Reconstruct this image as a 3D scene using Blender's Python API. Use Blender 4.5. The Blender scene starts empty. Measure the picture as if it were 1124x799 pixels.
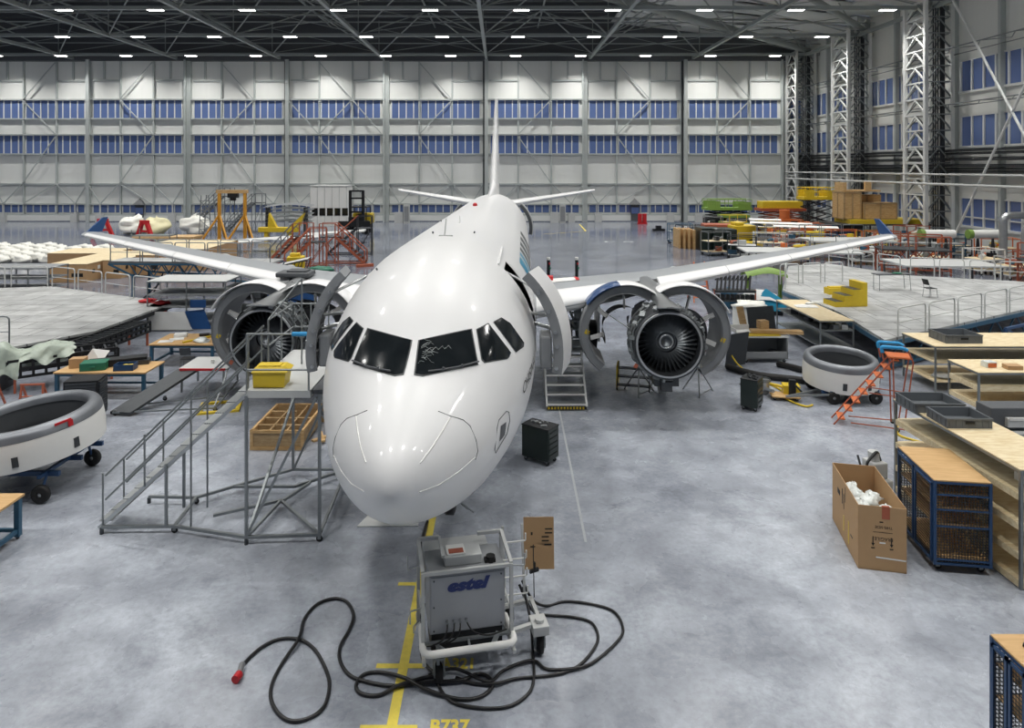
import bpy, math, random
from mathutils import Vector, Matrix
PI = math.pi
R = math.radians
C = bpy.context.scene.collection
rng = random.Random(7)

# ---------------------------------------------------------------- survey of the photograph (camera at x=0,y=0)
FOC, CAMH, VX, VY = 762.2, 7.351, 550.0, 184.0
def at(px, py, h=0.0):
    """floor point (height h) seen at a photo pixel"""
    s = (py - VY) / (CAMH - h)
    return ((px - VX) / s, FOC / s)
def atY(px, py, Y):
    s = FOC / Y
    return ((px - VX) / s, CAMH - (py - VY) / s)

# ---------------------------------------------------------------- mesh builder
class MB:
    def __init__(s):
        s.v = []; s.f = []; s.sm = []; s.mi = []
    def add(s, vs, fs, smooth=False, mi=0):
        b = len(s.v)
        s.v += [tuple(v) for v in vs]
        for f in fs:
            s.f.append([b + i for i in f]); s.sm.append(smooth); s.mi.append(mi)
        return s
    def box(s, c, d, rz=0, mi=0, tilt=None):
        x, y, z = d[0] / 2, d[1] / 2, d[2] / 2
        m = Matrix.Rotation(rz, 3, 'Z')
        if tilt: m = m @ Matrix.Rotation(tilt[1], 3, tilt[0])
        vs = [Vector(c) + m @ Vector((a * x, b * y, e * z)) for e in (-1, 1) for a, b in ((-1, -1), (1, -1), (1, 1), (-1, 1))]
        return s.add(vs, [(3, 2, 1, 0), (4, 5, 6, 7), (0, 1, 5, 4), (1, 2, 6, 5), (2, 3, 7, 6), (3, 0, 4, 7)], mi=mi)
    def b2(s, lo, hi, mi=0):
        return s.box([(a + b) / 2 for a, b in zip(lo, hi)], [abs(b - a) for a, b in zip(lo, hi)], mi=mi)
    def bar(s, p, q, w, h=None, mi=0):
        h = h or w
        p = Vector(p); q = Vector(q); d = (q - p).normalized()
        up = Vector((0, 0, 1)) if abs(d.z) < .95 else Vector((0, 1, 0))
        a = d.cross(up).normalized(); b = a.cross(d)
        vs = [o + a * i * w / 2 + b * j * h / 2 for o in (p, q) for i, j in ((-1, -1), (1, -1), (1, 1), (-1, 1))]
        return s.add(vs, [(3, 2, 1, 0), (4, 5, 6, 7), (0, 1, 5, 4), (1, 2, 6, 5), (2, 3, 7, 6), (3, 0, 4, 7)], mi=mi)
    def path(s, pts, r, n=8, closed=False, mi=0, caps=True):
        P = [Vector(p) for p in pts]; N = len(P); rings = []
        t0 = None; a = None
        for i in range(N):
            if closed: t = (P[(i + 1) % N] - P[i - 1])
            else: t = P[min(i + 1, N - 1)] - P[max(i - 1, 0)]
            t = t.normalized()
            if a is None:
                up = Vector((0, 0, 1)) if abs(t.z) < .9 else Vector((1, 0, 0))
                a = t.cross(up).normalized()
            else:
                a = (a - t * a.dot(t)).normalized()
            b = t.cross(a)
            rr = r[i] if isinstance(r, (list, tuple)) else r
            rings.append([P[i] + (a * math.cos(2 * PI * k / n) + b * math.sin(2 * PI * k / n)) * rr for k in range(n)])
        vs = [v for g in rings for v in g]; fs = []
        for i in range(N if closed else N - 1):
            j = (i + 1) % N
            for k in range(n):
                l = (k + 1) % n
                fs.append((i * n + k, j * n + k, j * n + l, i * n + l))
        s.add(vs, fs, True, mi)
        if caps and not closed:
            s.add(rings[0], [tuple(range(n))], False, mi); s.add(rings[-1], [tuple(reversed(range(n)))], False, mi)
        return s
    def tube(s, p, q, r, r2=None, n=8, mi=0):
        return s.path([p, q], [r, r if r2 is None else r2], n, mi=mi)
    def bent(s, pts, r, n=6, rad=.08, mi=0):
        """tube through corner points with rounded bends"""
        P = [Vector(p) for p in pts]; out = [P[0]]
        for i in range(1, len(P) - 1):
            a = (P[i - 1] - P[i]); b = (P[i + 1] - P[i])
            k = min(rad, a.length * .45, b.length * .45)
            a = P[i] + a.normalized() * k; b = P[i] + b.normalized() * k
            for t in (0, .33, .67, 1):
                out.append(a * (1 - t) ** 2 + P[i] * 2 * t * (1 - t) + b * t * t)
        out.append(P[-1])
        return s.path(out, r, n, mi=mi)
    def lathe(s, prof, c=(0, 0, 0), ax='Z', n=24, a0=0, a1=2 * PI, mi=0, smooth=True):
        """prof: (r, t) pairs along the axis"""
        full = abs(a1 - a0 - 2 * PI) < 1e-6; m = n if full else n + 1
        vs = []
        for r, t in prof:
            for k in range(m):
                a = a0 + (a1 - a0) * k / n; u, w = r * math.cos(a), r * math.sin(a)
                v = {'Z': (u, w, t), 'Y': (u, t, w), 'X': (t, u, w)}[ax]
                vs.append((c[0] + v[0], c[1] + v[1], c[2] + v[2]))
        fs = []
        for i in range(len(prof) - 1):
            for k in range(n):
                l = (k + 1) % m
                fs.append((i * m + k, i * m + l, (i + 1) * m + l, (i + 1) * m + k))
        return s.add(vs, fs, smooth, mi)
    def cyl(s, c, r, h, ax='Z', n=16, mi=0):
        """centred cylinder"""
        s.lathe([(r, -h / 2), (r, h / 2)], c, ax, n, mi=mi)
        s.lathe([(0, -h / 2), (r, -h / 2)], c, ax, n, mi=mi, smooth=False)
        return s.lathe([(r, h / 2), (0, h / 2)], c, ax, n, mi=mi, smooth=False)
    def grid(s, rows, smooth=True, mi=0, closed=False):
        n = len(rows[0]); fs = []
        for i in range(len(rows) - 1):
            for k in range(n if closed else n - 1):
                l = (k + 1) % n
                fs.append((i * n + k, i * n + l, (i + 1) * n + l, (i + 1) * n + k))
        return s.add([v for g in rows for v in g], fs, smooth, mi)
    def prism(s, poly, z0, z1, mi=0, f=None):
        """poly in xy extruded in z; f maps (u,v,w) to world"""
        f = f or (lambda u, v, w: (u, v, w)); n = len(poly)
        vs = [f(u, v, z0) for u, v in poly] + [f(u, v, z1) for u, v in poly]
        fs = [tuple(reversed(range(n))), tuple(range(n, 2 * n))] + [(i, (i + 1) % n, n + (i + 1) % n, n + i) for i in range(n)]
        return s.add(vs, fs, False, mi)
    def blob(s, c, r, n=14, amp=.12, seed=0, flat=None, mi=0):
        q = random.Random(seed); ph = [(q.uniform(1, 4), q.uniform(1, 4), q.uniform(0, 6), q.uniform(.3, 1)) for _ in range(6)]
        rows = []
        for i in range(n + 1):
            t = PI * i / n; row = []
            for k in range(n * 2):
                p = 2 * PI * k / (n * 2)
                d = 1 + amp * sum(w * math.sin(a * 2 * t + o) * math.sin(round(b) * p + o * 2) for a, b, o, w in ph) / 2
                z = c[2] + r[2] * math.cos(t) * d
                if flat is not None: z = max(z, flat)
                row.append((c[0] + r[0] * math.sin(t) * math.cos(p) * d, c[1] + r[1] * math.sin(t) * math.sin(p) * d, z))
            rows.append(row)
        return s.grid(rows, True, mi, closed=True)
    def build(s, name, mat, parent=None, label=None, bevel=0, shade=None):
        me = bpy.data.meshes.new(name)
        me.from_pydata(s.v, [], s.f)
        for i, p in enumerate(me.polygons):
            p.use_smooth = s.sm[i]; p.material_index = s.mi[i]
        for m in (mat if isinstance(mat, (list, tuple)) else [mat]): me.materials.append(m)
        me.update()
        o = bpy.data.objects.new(name, me); C.objects.link(o)
        if parent: o.parent = parent
        if label: o['label'] = label
        if bevel:
            b = o.modifiers.new('bevel', 'BEVEL'); b.width = bevel; b.segments = 2; b.limit_method = 'ANGLE'
        return o

def thing(name, label, cat, loc=(0, 0, 0), rz=0, group=None):
    o = bpy.data.objects.new(name, None); C.objects.link(o)
    if len(loc) == 2: loc = (loc[0], loc[1], 0)
    o.location = loc; o.rotation_euler = (0, 0, rz); o.empty_display_size = .2
    o['label'] = label; o['category'] = cat
    if group: o['group'] = group
    return o
def solo(o, label, cat, loc=None, rz=0, group=None):
    """tag a thing that is a single mesh"""
    o['label'] = label; o['category'] = cat
    if group: o['group'] = group
    if loc is not None:
        o.location = loc if len(loc) == 3 else (loc[0], loc[1], 0); o.rotation_euler = (0, 0, rz)
    return o
def struct(o):
    o['kind'] = 'structure'; return o
def dup(root, loc, rz=0, label=None, group=None):
    def cp(o, parent):
        c = o.copy(); C.objects.link(c)
        if parent: c.parent = parent
        for ch in [x for x in o.children]: cp(ch, c)
        return c
    r = cp(root, None)
    r.location = loc if len(loc) == 3 else (loc[0], loc[1], 0); r.rotation_euler = (0, 0, rz)
    if label: r['label'] = label
    if group: r['group'] = group
    return r

# ---------------------------------------------------------------- materials
def nt(name):
    m = bpy.data.materials.new(name); m.use_nodes = True
    n = m.node_tree.nodes; l = m.node_tree.links
    return m, n, l, n['Principled BSDF']
def srgb(h):
    c = [int(h[i:i + 2], 16) / 255 for i in (0, 2, 4)]
    return tuple((x / 12.92 if x <= .04045 else ((x + .055) / 1.055) ** 2.4) for x in c) + (1,)
def mat(name, col, rough=.5, metal=0, var=.12, scale=3, bump=0, coat=0, rvar=.1, alpha=1, stretch=None):
    m, n, l, b = nt(name)
    if isinstance(col, str): col = srgb(col)
    tc = n.new('ShaderNodeTexCoord'); mp = n.new('ShaderNodeMapping'); l.new(tc.outputs['Object'], mp.inputs[0])
    if stretch: mp.inputs['Scale'].default_value = stretch
    no = n.new('ShaderNodeTexNoise'); no.inputs['Scale'].default_value = scale; no.inputs['Detail'].default_value = 5
    l.new(mp.outputs[0], no.inputs['Vector'])
    mx = n.new('ShaderNodeMix'); mx.data_type = 'RGBA'
    mx.inputs[6].default_value = tuple(c * (1 - var) for c in col[:3]) + (1,)
    mx.inputs[7].default_value = tuple(min(1, c * (1 + var)) for c in col[:3]) + (1,)
    l.new(no.outputs['Fac'], mx.inputs[0]); l.new(mx.outputs[2], b.inputs['Base Color'])
    mr = n.new('ShaderNodeMapRange'); mr.inputs[3].default_value = max(.03, rough - rvar); mr.inputs[4].default_value = min(1, rough + rvar)
    l.new(no.outputs['Fac'], mr.inputs[0]); l.new(mr.outputs[0], b.inputs['Roughness'])
    b.inputs['Metallic'].default_value = metal
    if coat: b.inputs['Coat Weight'].default_value = coat; b.inputs['Coat Roughness'].default_value = .08
    if alpha < 1: b.inputs['Alpha'].default_value = alpha
    if bump:
        bp = n.new('ShaderNodeBump'); bp.inputs['Strength'].default_value = bump; bp.inputs['Distance'].default_value = .02
        l.new(no.outputs['Fac'], bp.inputs['Height']); l.new(bp.outputs[0], b.inputs['Normal'])
    return m
def wood(name, c1, c2, stretch=(1, 8, 8), rough=.55):
    m, n, l, b = nt(name)
    tc = n.new('ShaderNodeTexCoord'); mp = n.new('ShaderNodeMapping'); l.new(tc.outputs['Object'], mp.inputs[0]); mp.inputs['Scale'].default_value = stretch
    no = n.new('ShaderNodeTexNoise'); no.inputs['Scale'].default_value = 2.5; no.inputs['Detail'].default_value = 8; no.inputs['Distortion'].default_value = .6
    l.new(mp.outputs[0], no.inputs['Vector'])
    cr = n.new('ShaderNodeValToRGB'); cr.color_ramp.elements[0].position = .35; cr.color_ramp.elements[1].position = .65
    cr.color_ramp.elements[0].color = srgb(c1); cr.color_ramp.elements[1].color = srgb(c2)
    l.new(no.outputs['Fac'], cr.inputs[0]); l.new(cr.outputs[0], b.inputs['Base Color']); b.inputs['Roughness'].default_value = rough
    return m
def emit(name, col, k):
    m, n, l, b = nt(name)
    b.inputs['Base Color'].default_value = (0, 0, 0, 1)
    b.inputs['Emission Color'].default_value = col; b.inputs['Emission Strength'].default_value = k
    return m
def mesh_grille(name, col, cell=.04, wire=.18):
    """expanded metal / wire mesh: real openings through alpha"""
    m, n, l, b = nt(name)
    tc = n.new('ShaderNodeTexCoord'); sp = n.new('ShaderNodeSeparateXYZ'); l.new(tc.outputs['Object'], sp.inputs[0])
    outs = []
    def wire_of(sock):
        a = n.new('ShaderNodeMath'); a.operation = 'DIVIDE'; a.inputs[1].default_value = cell; l.new(sock, a.inputs[0])
        f = n.new('ShaderNodeMath'); f.operation = 'FRACT'; l.new(a.outputs[0], f.inputs[0])
        g = n.new('ShaderNodeMath'); g.operation = 'LESS_THAN'; g.inputs[1].default_value = wire; l.new(f.outputs[0], g.inputs[0])
        return g
    ws = [wire_of(sp.outputs[i]) for i in range(3)]
    # combine: for a face, the axis normal to it is constant; use x+y diagonal trick
    ad = n.new('ShaderNodeMath'); ad.operation = 'ADD'; l.new(sp.outputs[0], ad.inputs[0]); l.new(sp.outputs[1], ad.inputs[1])
    w1 = wire_of(ad.outputs[0]); w2 = ws[2]
    mx = n.new('ShaderNodeMath'); mx.operation = 'MAXIMUM'; l.new(w1.outputs[0], mx.inputs[0]); l.new(w2.outputs[0], mx.inputs[1])
    l.new(mx.outputs[0], b.inputs['Alpha'])
    b.inputs['Base Color'].default_value = srgb(col) if isinstance(col, str) else col; b.inputs['Roughness'].default_value = .5
    return m

M = {}
M['white'] = mat('aircraft_white_paint', (.80, .805, .80, 1), .40, var=.012, coat=.22, rvar=.04, scale=1)
M['steel'] = mat('galvanised_steel', '8f9495', .42, .75, .15, 14)
M['alu'] = mat('bare_aluminium', 'b9bcbd', .32, .85, .1, 6)
M['dsteel'] = mat('dark_steel', '4a4d50', .45, .6, .2, 8)
M['black'] = mat('black_rubber', '141414', .6, 0, .3, 6)
M['cable'] = mat('cable_rubber', '1c1c1d', .38, 0, .3, 6)
M['cartgrey'] = mat('cart_panel_grey', 'a3a6aa', .45, 0, .05, 4)
M['dark'] = mat('dark_equipment', '1d1f21', .5, .2, .4, 9)
M['grey'] = mat('grey_paint', '8d9092', .5, 0, .08, 5)
M['lgrey'] = mat('light_grey_paint', 'c3c5c3', .5, 0, .06, 3)
M['dgrey'] = mat('dark_grey_paint', '55585b', .5, 0, .1, 5)
M['yellow'] = mat('yellow_paint', 'd6b92c', .45, 0, .1, 5)
M['orange'] = mat('orange_paint', 'cf6f3c', .5, 0, .15, 6)
M['redorange'] = mat('red_orange_paint', 'a85a40', .5, 0, .2, 6)
M['red'] = mat('red_paint', 'c01f26', .5, 0, .15, 6)
M['blue'] = mat('blue_paint', '23446b', .45, 0, .1, 6)
M['lblue'] = mat('light_blue_foam', '2f95cc', .6, 0, .08, 9)
M['petrol'] = mat('petrol_blue_paint', '2a5670', .45, 0, .12, 6)
M['teal'] = mat('teal_paint', '2a93b8', .35, 0, .05, 4)
M['green'] = mat('dark_green_paint', '14241f', .4, 0, .15, 5, coat=.3)
M['lgreen'] = mat('lime_green_paint', '7b9a48', .5, 0, .12, 6)
M['mgreen'] = mat('green_plastic', '1f6b52', .5, 0, .15, 6)
M['ply'] = wood('plywood', 'd3be93', 'e6d8b6', (1.5, 6, 6))
M['worktop'] = wood('beech_worktop', 'c09a66', 'd0ab78', (1, 7, 7))
M['pine'] = wood('pine_boards', '9c8058', 'b39a74', (2, 2, 9))
M['crate'] = wood('crate_wood', 'b8935f', 'cfae7e', (1, 1, 6))
M['card'] = mat('corrugated_cardboard', 'b4926a', .75, 0, .07, 6)
M['cardd'] = mat('cardboard_inside', '8a6a48', .8, 0, .1, 6)
M['plastic'] = mat('clear_plastic_film', 'dfe5e2', .25, 0, .25, 7, bump=.8)
M['whitefab'] = mat('white_wrap', 'e4e4dc', .5, 0, .1, 5, bump=.6)
M['cream'] = mat('cream_wrap', 'd8d2a8', .5, 0, .12, 5, bump=.6)
M['gplas'] = mat('pale_green_film', 'c3cfc0', .3, 0, .22, 6, bump=.9, alpha=.72)
M['ink'] = mat('black_print', '1e1c1a', .6, 0, .1, 5)
M['linepaint'] = mat('yellow_floor_paint', 'e6d25a', .45, 0, .2, 12)
M['linewhite'] = mat('white_floor_paint', 'a9adb0', .45, 0, .2, 12)
M['paper'] = mat('white_paper', 'e6e6e2', .6, 0, .04, 5)
M['fanm'] = mat('fan_metal', '74797d', .35, .7, .2, 9)
M['glassdark'] = mat('cockpit_glass', '171c1f', .12, 0, .5, 2.2)
M['seal'] = mat('window_seal', '4b4e4f', .5, 0, .1, 4)
def deck_material():
    m, n, l, b = nt('deck_panels')
    tc = n.new('ShaderNodeTexCoord'); br = n.new('ShaderNodeTexBrick'); l.new(tc.outputs['Object'], br.inputs['Vector'])
    br.inputs['Scale'].default_value = .5; br.inputs['Mortar Size'].default_value = .012; br.inputs['Brick Width'].default_value = 1.2; br.inputs['Row Height'].default_value = .6
    br.inputs['Color1'].default_value = (.49, .50, .49, 1); br.inputs['Color2'].default_value = (.41, .42, .415, 1); br.inputs['Mortar'].default_value = (.14, .14, .14, 1)
    no = n.new('ShaderNodeTexNoise'); no.inputs['Scale'].default_value = 1.4; no.inputs['Detail'].default_value = 8; l.new(tc.outputs['Object'], no.inputs['Vector'])
    mr = n.new('ShaderNodeMapRange'); mr.inputs[1].default_value = .3; mr.inputs[2].default_value = .7; mr.inputs[3].default_value = .7; mr.inputs[4].default_value = 1.15; l.new(no.outputs['Fac'], mr.inputs[0])
    mx = n.new('ShaderNodeMix'); mx.data_type = 'RGBA'; mx.blend_type = 'MULTIPLY'; mx.inputs[0].default_value = 1
    l.new(br.outputs['Color'], mx.inputs[6]); l.new(mr.outputs[0], mx.inputs[7]); l.new(mx.outputs[2], b.inputs['Base Color']); b.inputs['Roughness'].default_value = .5
    return m
M['deckgrey'] = deck_material()
M['bin'] = mat('grey_plastic_bin', '63686c', .5, 0, .1, 7)
M['lamp'] = emit('lamp_glow', (1, .98, .94, 1), 12)
M['grille'] = mesh_grille('wire_mesh', '24282c', .05, .16)
M['tread'] = mesh_grille('open_grating', '9a9e9f', .045, .55)
M['wingblue'] = mat('wingtip_blue', '234c80', .35, 0, .05, 4)

def text_mesh(txt, size, depth, f, name, mt, parent, shear=0, bold=0, sx=1.0, label=None):
    """lettering as a mesh; f maps (u, v, w) to the place"""
    cu = bpy.data.curves.new(name, 'FONT'); cu.body = txt; cu.size = size; cu.extrude = 0; cu.offset = bold
    cu.shear = shear; cu.align_x = 'CENTER'; cu.align_y = 'CENTER'; cu.resolution_u = 4
    ob = bpy.data.objects.new(name, cu); C.objects.link(ob)
    bpy.context.view_layer.update()
    me0 = bpy.data.meshes.new_from_object(ob)
    m = MB(); m.add([f(v.co.x * sx, v.co.y, depth) for v in me0.vertices], [tuple(p.vertices) for p in me0.polygons])
    bpy.data.objects.remove(ob); bpy.data.curves.remove(cu); bpy.data.meshes.remove(me0)
    return m.build(name, mt, parent, label)
# ================================================================ HALL
YB = FOC * CAMH / 59.0            # back doors
SB = FOC / YB
XW = 41.7                         # right wall
LEFT, NEAR = -84.0, -14.0
ZR = 22.2                         # roof truss bottom chord

# ---- floor
def floor_material():
    m, n, l, b = nt('polished_concrete')
    tc = n.new('ShaderNodeTexCoord')
    def noise(sc, det, dist=0, rough=.55):
        x = n.new('ShaderNodeTexNoise'); x.inputs['Scale'].default_value = sc; x.inputs['Detail'].default_value = det
        x.inputs['Distortion'].default_value = dist; x.inputs['Roughness'].default_value = rough
        l.new(tc.outputs['Object'], x.inputs['Vector']); return x
    def ramp(src, p0, c0, p1, c1):
        r = n.new('ShaderNodeValToRGB'); e = r.color_ramp.elements
        e[0].position = p0; e[1].position = p1; e[0].color = c0; e[1].color = c1
        l.new(src.outputs['Fac'], r.inputs[0]); return r
    big = ramp(noise(.24, 7, .3, .6), .36, (.275, .298, .345, 1), .66, (.52, .56, .62, 1))
    mid = ramp(noise(1.1, 9, .35, .62), .36, (.74, .74, .75, 1), .64, (1.1, 1.1, 1.09, 1))
    fine = ramp(noise(9, 7, .2, .7), .28, (.72, .72, .73, 1), .62, (1.02, 1.02, 1.02, 1))
    def mul(a, c):
        x = n.new('ShaderNodeMix'); x.data_type = 'RGBA'; x.blend_type = 'MULTIPLY'; x.inputs[0].default_value = 1
        l.new(a, x.inputs[6]); l.new(c, x.inputs[7]); return x.outputs[2]
    c = mul(mul(big.outputs[0], mid.outputs[0]), fine.outputs[0])
    # floor gets darker and glossier with distance down the hall, along an irregular edge
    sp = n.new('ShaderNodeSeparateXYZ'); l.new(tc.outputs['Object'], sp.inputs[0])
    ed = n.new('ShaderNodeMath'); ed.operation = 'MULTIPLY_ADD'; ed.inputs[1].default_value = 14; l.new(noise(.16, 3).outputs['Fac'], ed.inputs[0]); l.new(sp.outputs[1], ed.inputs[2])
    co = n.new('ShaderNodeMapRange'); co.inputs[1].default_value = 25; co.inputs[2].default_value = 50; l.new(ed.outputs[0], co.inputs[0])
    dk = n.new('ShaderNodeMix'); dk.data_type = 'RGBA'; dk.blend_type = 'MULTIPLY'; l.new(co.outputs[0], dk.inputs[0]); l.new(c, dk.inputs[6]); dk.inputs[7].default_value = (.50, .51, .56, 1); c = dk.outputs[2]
    l.new(c, b.inputs['Base Color'])
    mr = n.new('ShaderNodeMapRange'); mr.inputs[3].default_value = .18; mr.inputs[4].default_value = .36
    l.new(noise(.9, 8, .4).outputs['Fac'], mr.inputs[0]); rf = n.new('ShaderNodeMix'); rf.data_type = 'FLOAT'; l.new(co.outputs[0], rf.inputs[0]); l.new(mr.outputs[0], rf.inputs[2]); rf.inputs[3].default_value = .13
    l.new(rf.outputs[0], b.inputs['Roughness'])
    bp = n.new('ShaderNodeBump'); bp.inputs['Strength'].default_value = .04; bp.inputs['Distance'].default_value = .02
    l.new(noise(3, 4).outputs['Fac'], bp.inputs['Height']); l.new(bp.outputs[0], b.inputs['Normal'])
    b.inputs['Specular IOR Level'].default_value = .6
    return m
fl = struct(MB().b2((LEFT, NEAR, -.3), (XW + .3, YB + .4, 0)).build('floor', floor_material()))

def strip(p, q, w, name, mt, zz=.003):
    p = Vector((p[0], p[1], zz)); q = Vector((q[0], q[1], zz)); d = (q - p).normalized(); s = Vector((-d.y, d.x, 0)) * w / 2
    return MB().add([p - s, q - s, q + s, p + s], [(0, 1, 2, 3)]).build(name, mt, fl)
# centre line runs from in front of the camera to far under the aircraft
strip((-1.44, 4.5), (-1.42, 60), .14, 'yellow_line', M['linepaint'])
strip(at(437, 641), at(478, 641), .10, 'yellow_line', M['linepaint'], .0035)
strip(at(413, 731), at(466, 731), .10, 'yellow_line', M['linepaint'], .0035)
strip(at(395, 798.5), at(458, 798.5), .08, 'yellow_line', M['linepaint'], .0035)
def floor_text(t, px, py, size, mt=M['linepaint']):
    x, y = at(px, py)
    text_mesh(t, size, .004, lambda u, v, w: (x + u, y + v * 1.25, w), 'floor_lettering', mt, fl, bold=.009)
floor_text('B737', 493, 798.5, .25)
floor_text('A321', 503, 729, .24)
strip(at(612, 440), at(643, 595), .05, 'white_line', M['linewhite'])
strip(at(636, 246), at(643, 253.5), .16, 'yellow_line', M['linepaint'])
strip(at(596, 257), at(643, 253.7), .12, 'yellow_line', M['linepaint'])
strip(at(0, 283), at(60, 271), .12, 'yellow_line', M['linepaint'])
x, y = at(679, 265.5); text_mesh('P 8', 1.5, .004, lambda u, v, w: (x + u, y + v, w), 'floor_lettering', M['linewhite'], fl, sx=1.6)

# ---- sliding hangar door leaves across the back
M['doorpanel'] = mat('door_panel_sheet', 'e0e2de', .6, 0, .03, .6, stretch=(4, 1, .15))
M['doorpost'] = mat('door_post', 'b4bab8', .5, .1, .05, 1)
M['doordark'] = mat('door_gap', '3a3d3f', .7, 0, .1, 1)
M['pane'] = mat('blue_window_pane', (.12, .18, .38, 1), .18, 0, .18, .12, coat=.3)
M['curb'] = mat('white_curb', 'dcdedb', .5, 0, .04, 1)
LW = 108.3 / SB
def leaf(i, x0, off, kind, wicket=False):
    """one door leaf: x0 left edge, off how far it stands in front of the next track"""
    y = YB - off; w = LW
    o = struct(MB().b2((x0, y, .9), (x0 + w, y + .12, ZR - .25)).build('door_%d' % i, M['doorpanel']))
    t = w / 3
    fr = MB()
    for z in (19.2,):
        fr.b2((x0 + .6, y - .18, z - .1), (x0 + t, y, z + .1)); fr.b2((x0 + 2 * t, y - .18, z - .1), (x0 + w - .4, y, z + .1))
    for z in (16.62, 14.0, 11.85, 9.2, 5.15, 2.38, .95):
        fr.b2((x0 + .4, y - .35, z - .09), (x0 + w - .3, y, z + .09))
    for k in (1, 2):
        fr.b2((x0 + k * t - .1, y - .3, .9), (x0 + k * t + .1, y, ZR - .4))
    for xx in (.5, 2.5):
        fr.b2((x0 + xx * t - .12, y - .25, 19.4), (x0 + xx * t + .12, y, ZR - .4))
    fr.build('door_frame', M['doorpost'], o)
    br = MB(); Y = y - .45; q = .06
    def dg(a, za, b, zb): br.bar((x0 + a * t, Y, za), (x0 + b * t, Y, zb), .13, .13)
    if kind == 0:
        dg(2, ZR - .5, 1, 16.6); dg(1, 16.6, 2, 11.85); dg(2, 11.6, 1, 5.2)
    else:
        dg(1, ZR - .5, 2, 16.6); dg(2, 16.6, 1, 11.85); dg(1, 11.6, 2, 5.2)
    if kind == 2: dg(0.05, 16.6, 1, 11.85); dg(2, 16.6, 2.9, 11.85)
    for a, b in ((.05, .42), (.98, .42), (1.02, 1.98) if i % 2 else (1.98, 1.02), (2.02, 2.6), (2.95, 2.6)):
        dg(a, 5.1, b, 2.45)
    br.build('bracing', M['doorpost'], o)
    for z0, z1, hh in ((14.1, 16.5, 'window'), (9.3, 11.7, 'window'), (1.25, 2.25, 'window')):
        pn = MB(); ml = MB()
        pn.b2((x0 + .7, y - .05, z0), (x0 + w - .7, y - .02, z1))
        k = 12
        for j in range(k + 1):
            xx = x0 + .7 + (w - 1.4) * j / k
            ml.b2((xx - .07, y - .12, z0), (xx + .07, y, z1))
        p = pn.build('window_pane', M['pane'], o); ml.build('mullion', M['curb'], p)
    # posts at the leaf edges, curb and wheel box
    MB().b2((x0 - .05, y - .6, 0), (x0 + .42, y + .1, ZR - .2)).b2((x0 + w - .32, y - .5, 0), (x0 + w - .08, y + .1, ZR - .2)).build('edge_post', M['doorpost'], o)
    MB().b2((x0 - .28, y - .2, 0), (x0 - .06, y + .3, ZR - .2)).build('edge_seal', M['doordark'], o)
    MB().b2((x0 + .42, y - .4, .12), (x0 + w - .34, y + .1, .85)).build('bottom_beam', M['curb'], o)
    for a in (.42, 2.6):
        MB().b2((x0 + a * t - .45, y - .9, 0), (x0 + a * t + .45, y - .3, 1.2)).b2((x0 + a * t - .06, y - .6, 1.2), (x0 + a * t + .06, y - .4, 2.4)).build('wheel_box', M['lgrey'], o)
    if wicket:
        a = wicket
        d = MB().b2((x0 + a - .55, y - .5, .1), (x0 + a + .55, y - .4, 2.25)).build('wicket_door', M['dgrey'], o)
        MB().b2((x0 + a - .48, y - .55, 1.1), (x0 + a + .48, y - .5, 1.95)).build('window_pane', M['pane'], d)
        MB().add([(x0 + a - .75, y - .9, 2.35), (x0 + a + .75, y - .9, 2.35), (x0 + a, y - .3, 3.2), (x0 + a - .75, y - .1, 2.35), (x0 + a + .75, y - .1, 2.35)],
                 [(0, 1, 2), (0, 2, 3), (1, 4, 2), (0, 3, 4, 1)]).build('wicket_canopy', M['dgrey'], o)
    return o
first = (-9 - VX) / SB
for i in range(-1, 9):
    kind = {-1: 1, 0: 0, 1: 0, 2: 1, 3: 2}.get(i, 1)
    leaf(i + 2, first + (i) * LW, .5 if i % 2 else 0, kind, {1: 7.2, 6: 6.9}.get(i, False))
struct(MB().b2((LEFT, YB + .15, ZR - .5), (XW, YB + .45, ZR + 8)).build('wall_back', M['dgrey']))
struct(MB().b2((LEFT, YB - .9, ZR - .35), (XW - 1.2, YB + .2, ZR + .3)).build('trim_1', M['dgrey']))
# ---- right wall with window bands, wind girders and cable trays
M['wallsheet'] = mat('wall_sheet', 'dedfda', .6, 0, .03, .6, stretch=(1, 4, .15))
wr = struct(MB().b2((XW, NEAR, 0), (XW + .3, YB, ZR + 2.2)).build('wall_right', M['wallsheet']))
k = 0
for (ya, yb) in ((83, 93), (67.6, 78), (52.4, 62.8), (37.4, 47.8)):
    for z0, z1, sub in ((14.2, 16.9, 0), (9.3, 11.9, 0), (2.2, 4.6, 1)):
        k += 1
        w = struct(MB().b2((XW - .04, ya, z0), (XW - .02, yb, z1)).build('window_%d' % k, M['pane']))
        f = MB()
        for j in range(8):
            yy = ya + (yb - ya) * j / 7
            f.b2((XW - .16, yy - .09, z0), (XW, yy + .09, z1))
        f.b2((XW - .2, ya - .2, z0 - .2), (XW, yb + .2, z0)); f.b2((XW - .16, ya - .2, z1), (XW, yb + .2, z1 + .12))
        if sub: f.b2((XW - .12, ya, z0 + .7), (XW, yb, z0 + .82))
        f.build('window_frame', M['curb'], w)
post = MB()
for yy in (94, 88, 82.3, 78.6, 72.8, 67.2, 63.4, 57.5, 51.9, 48, 42, 36):
    post.b2((XW - .45, yy - .16, 0), (XW, yy + .16, ZR + 2))
post.build('wall_post', M['doorpost'], wr)
g = MB()
for z in (5.9, 8.0, 12.9, 17.6):
    g.tube((XW - .5, NEAR, z), (XW - .5, YB, z), .05, n=6)
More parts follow.
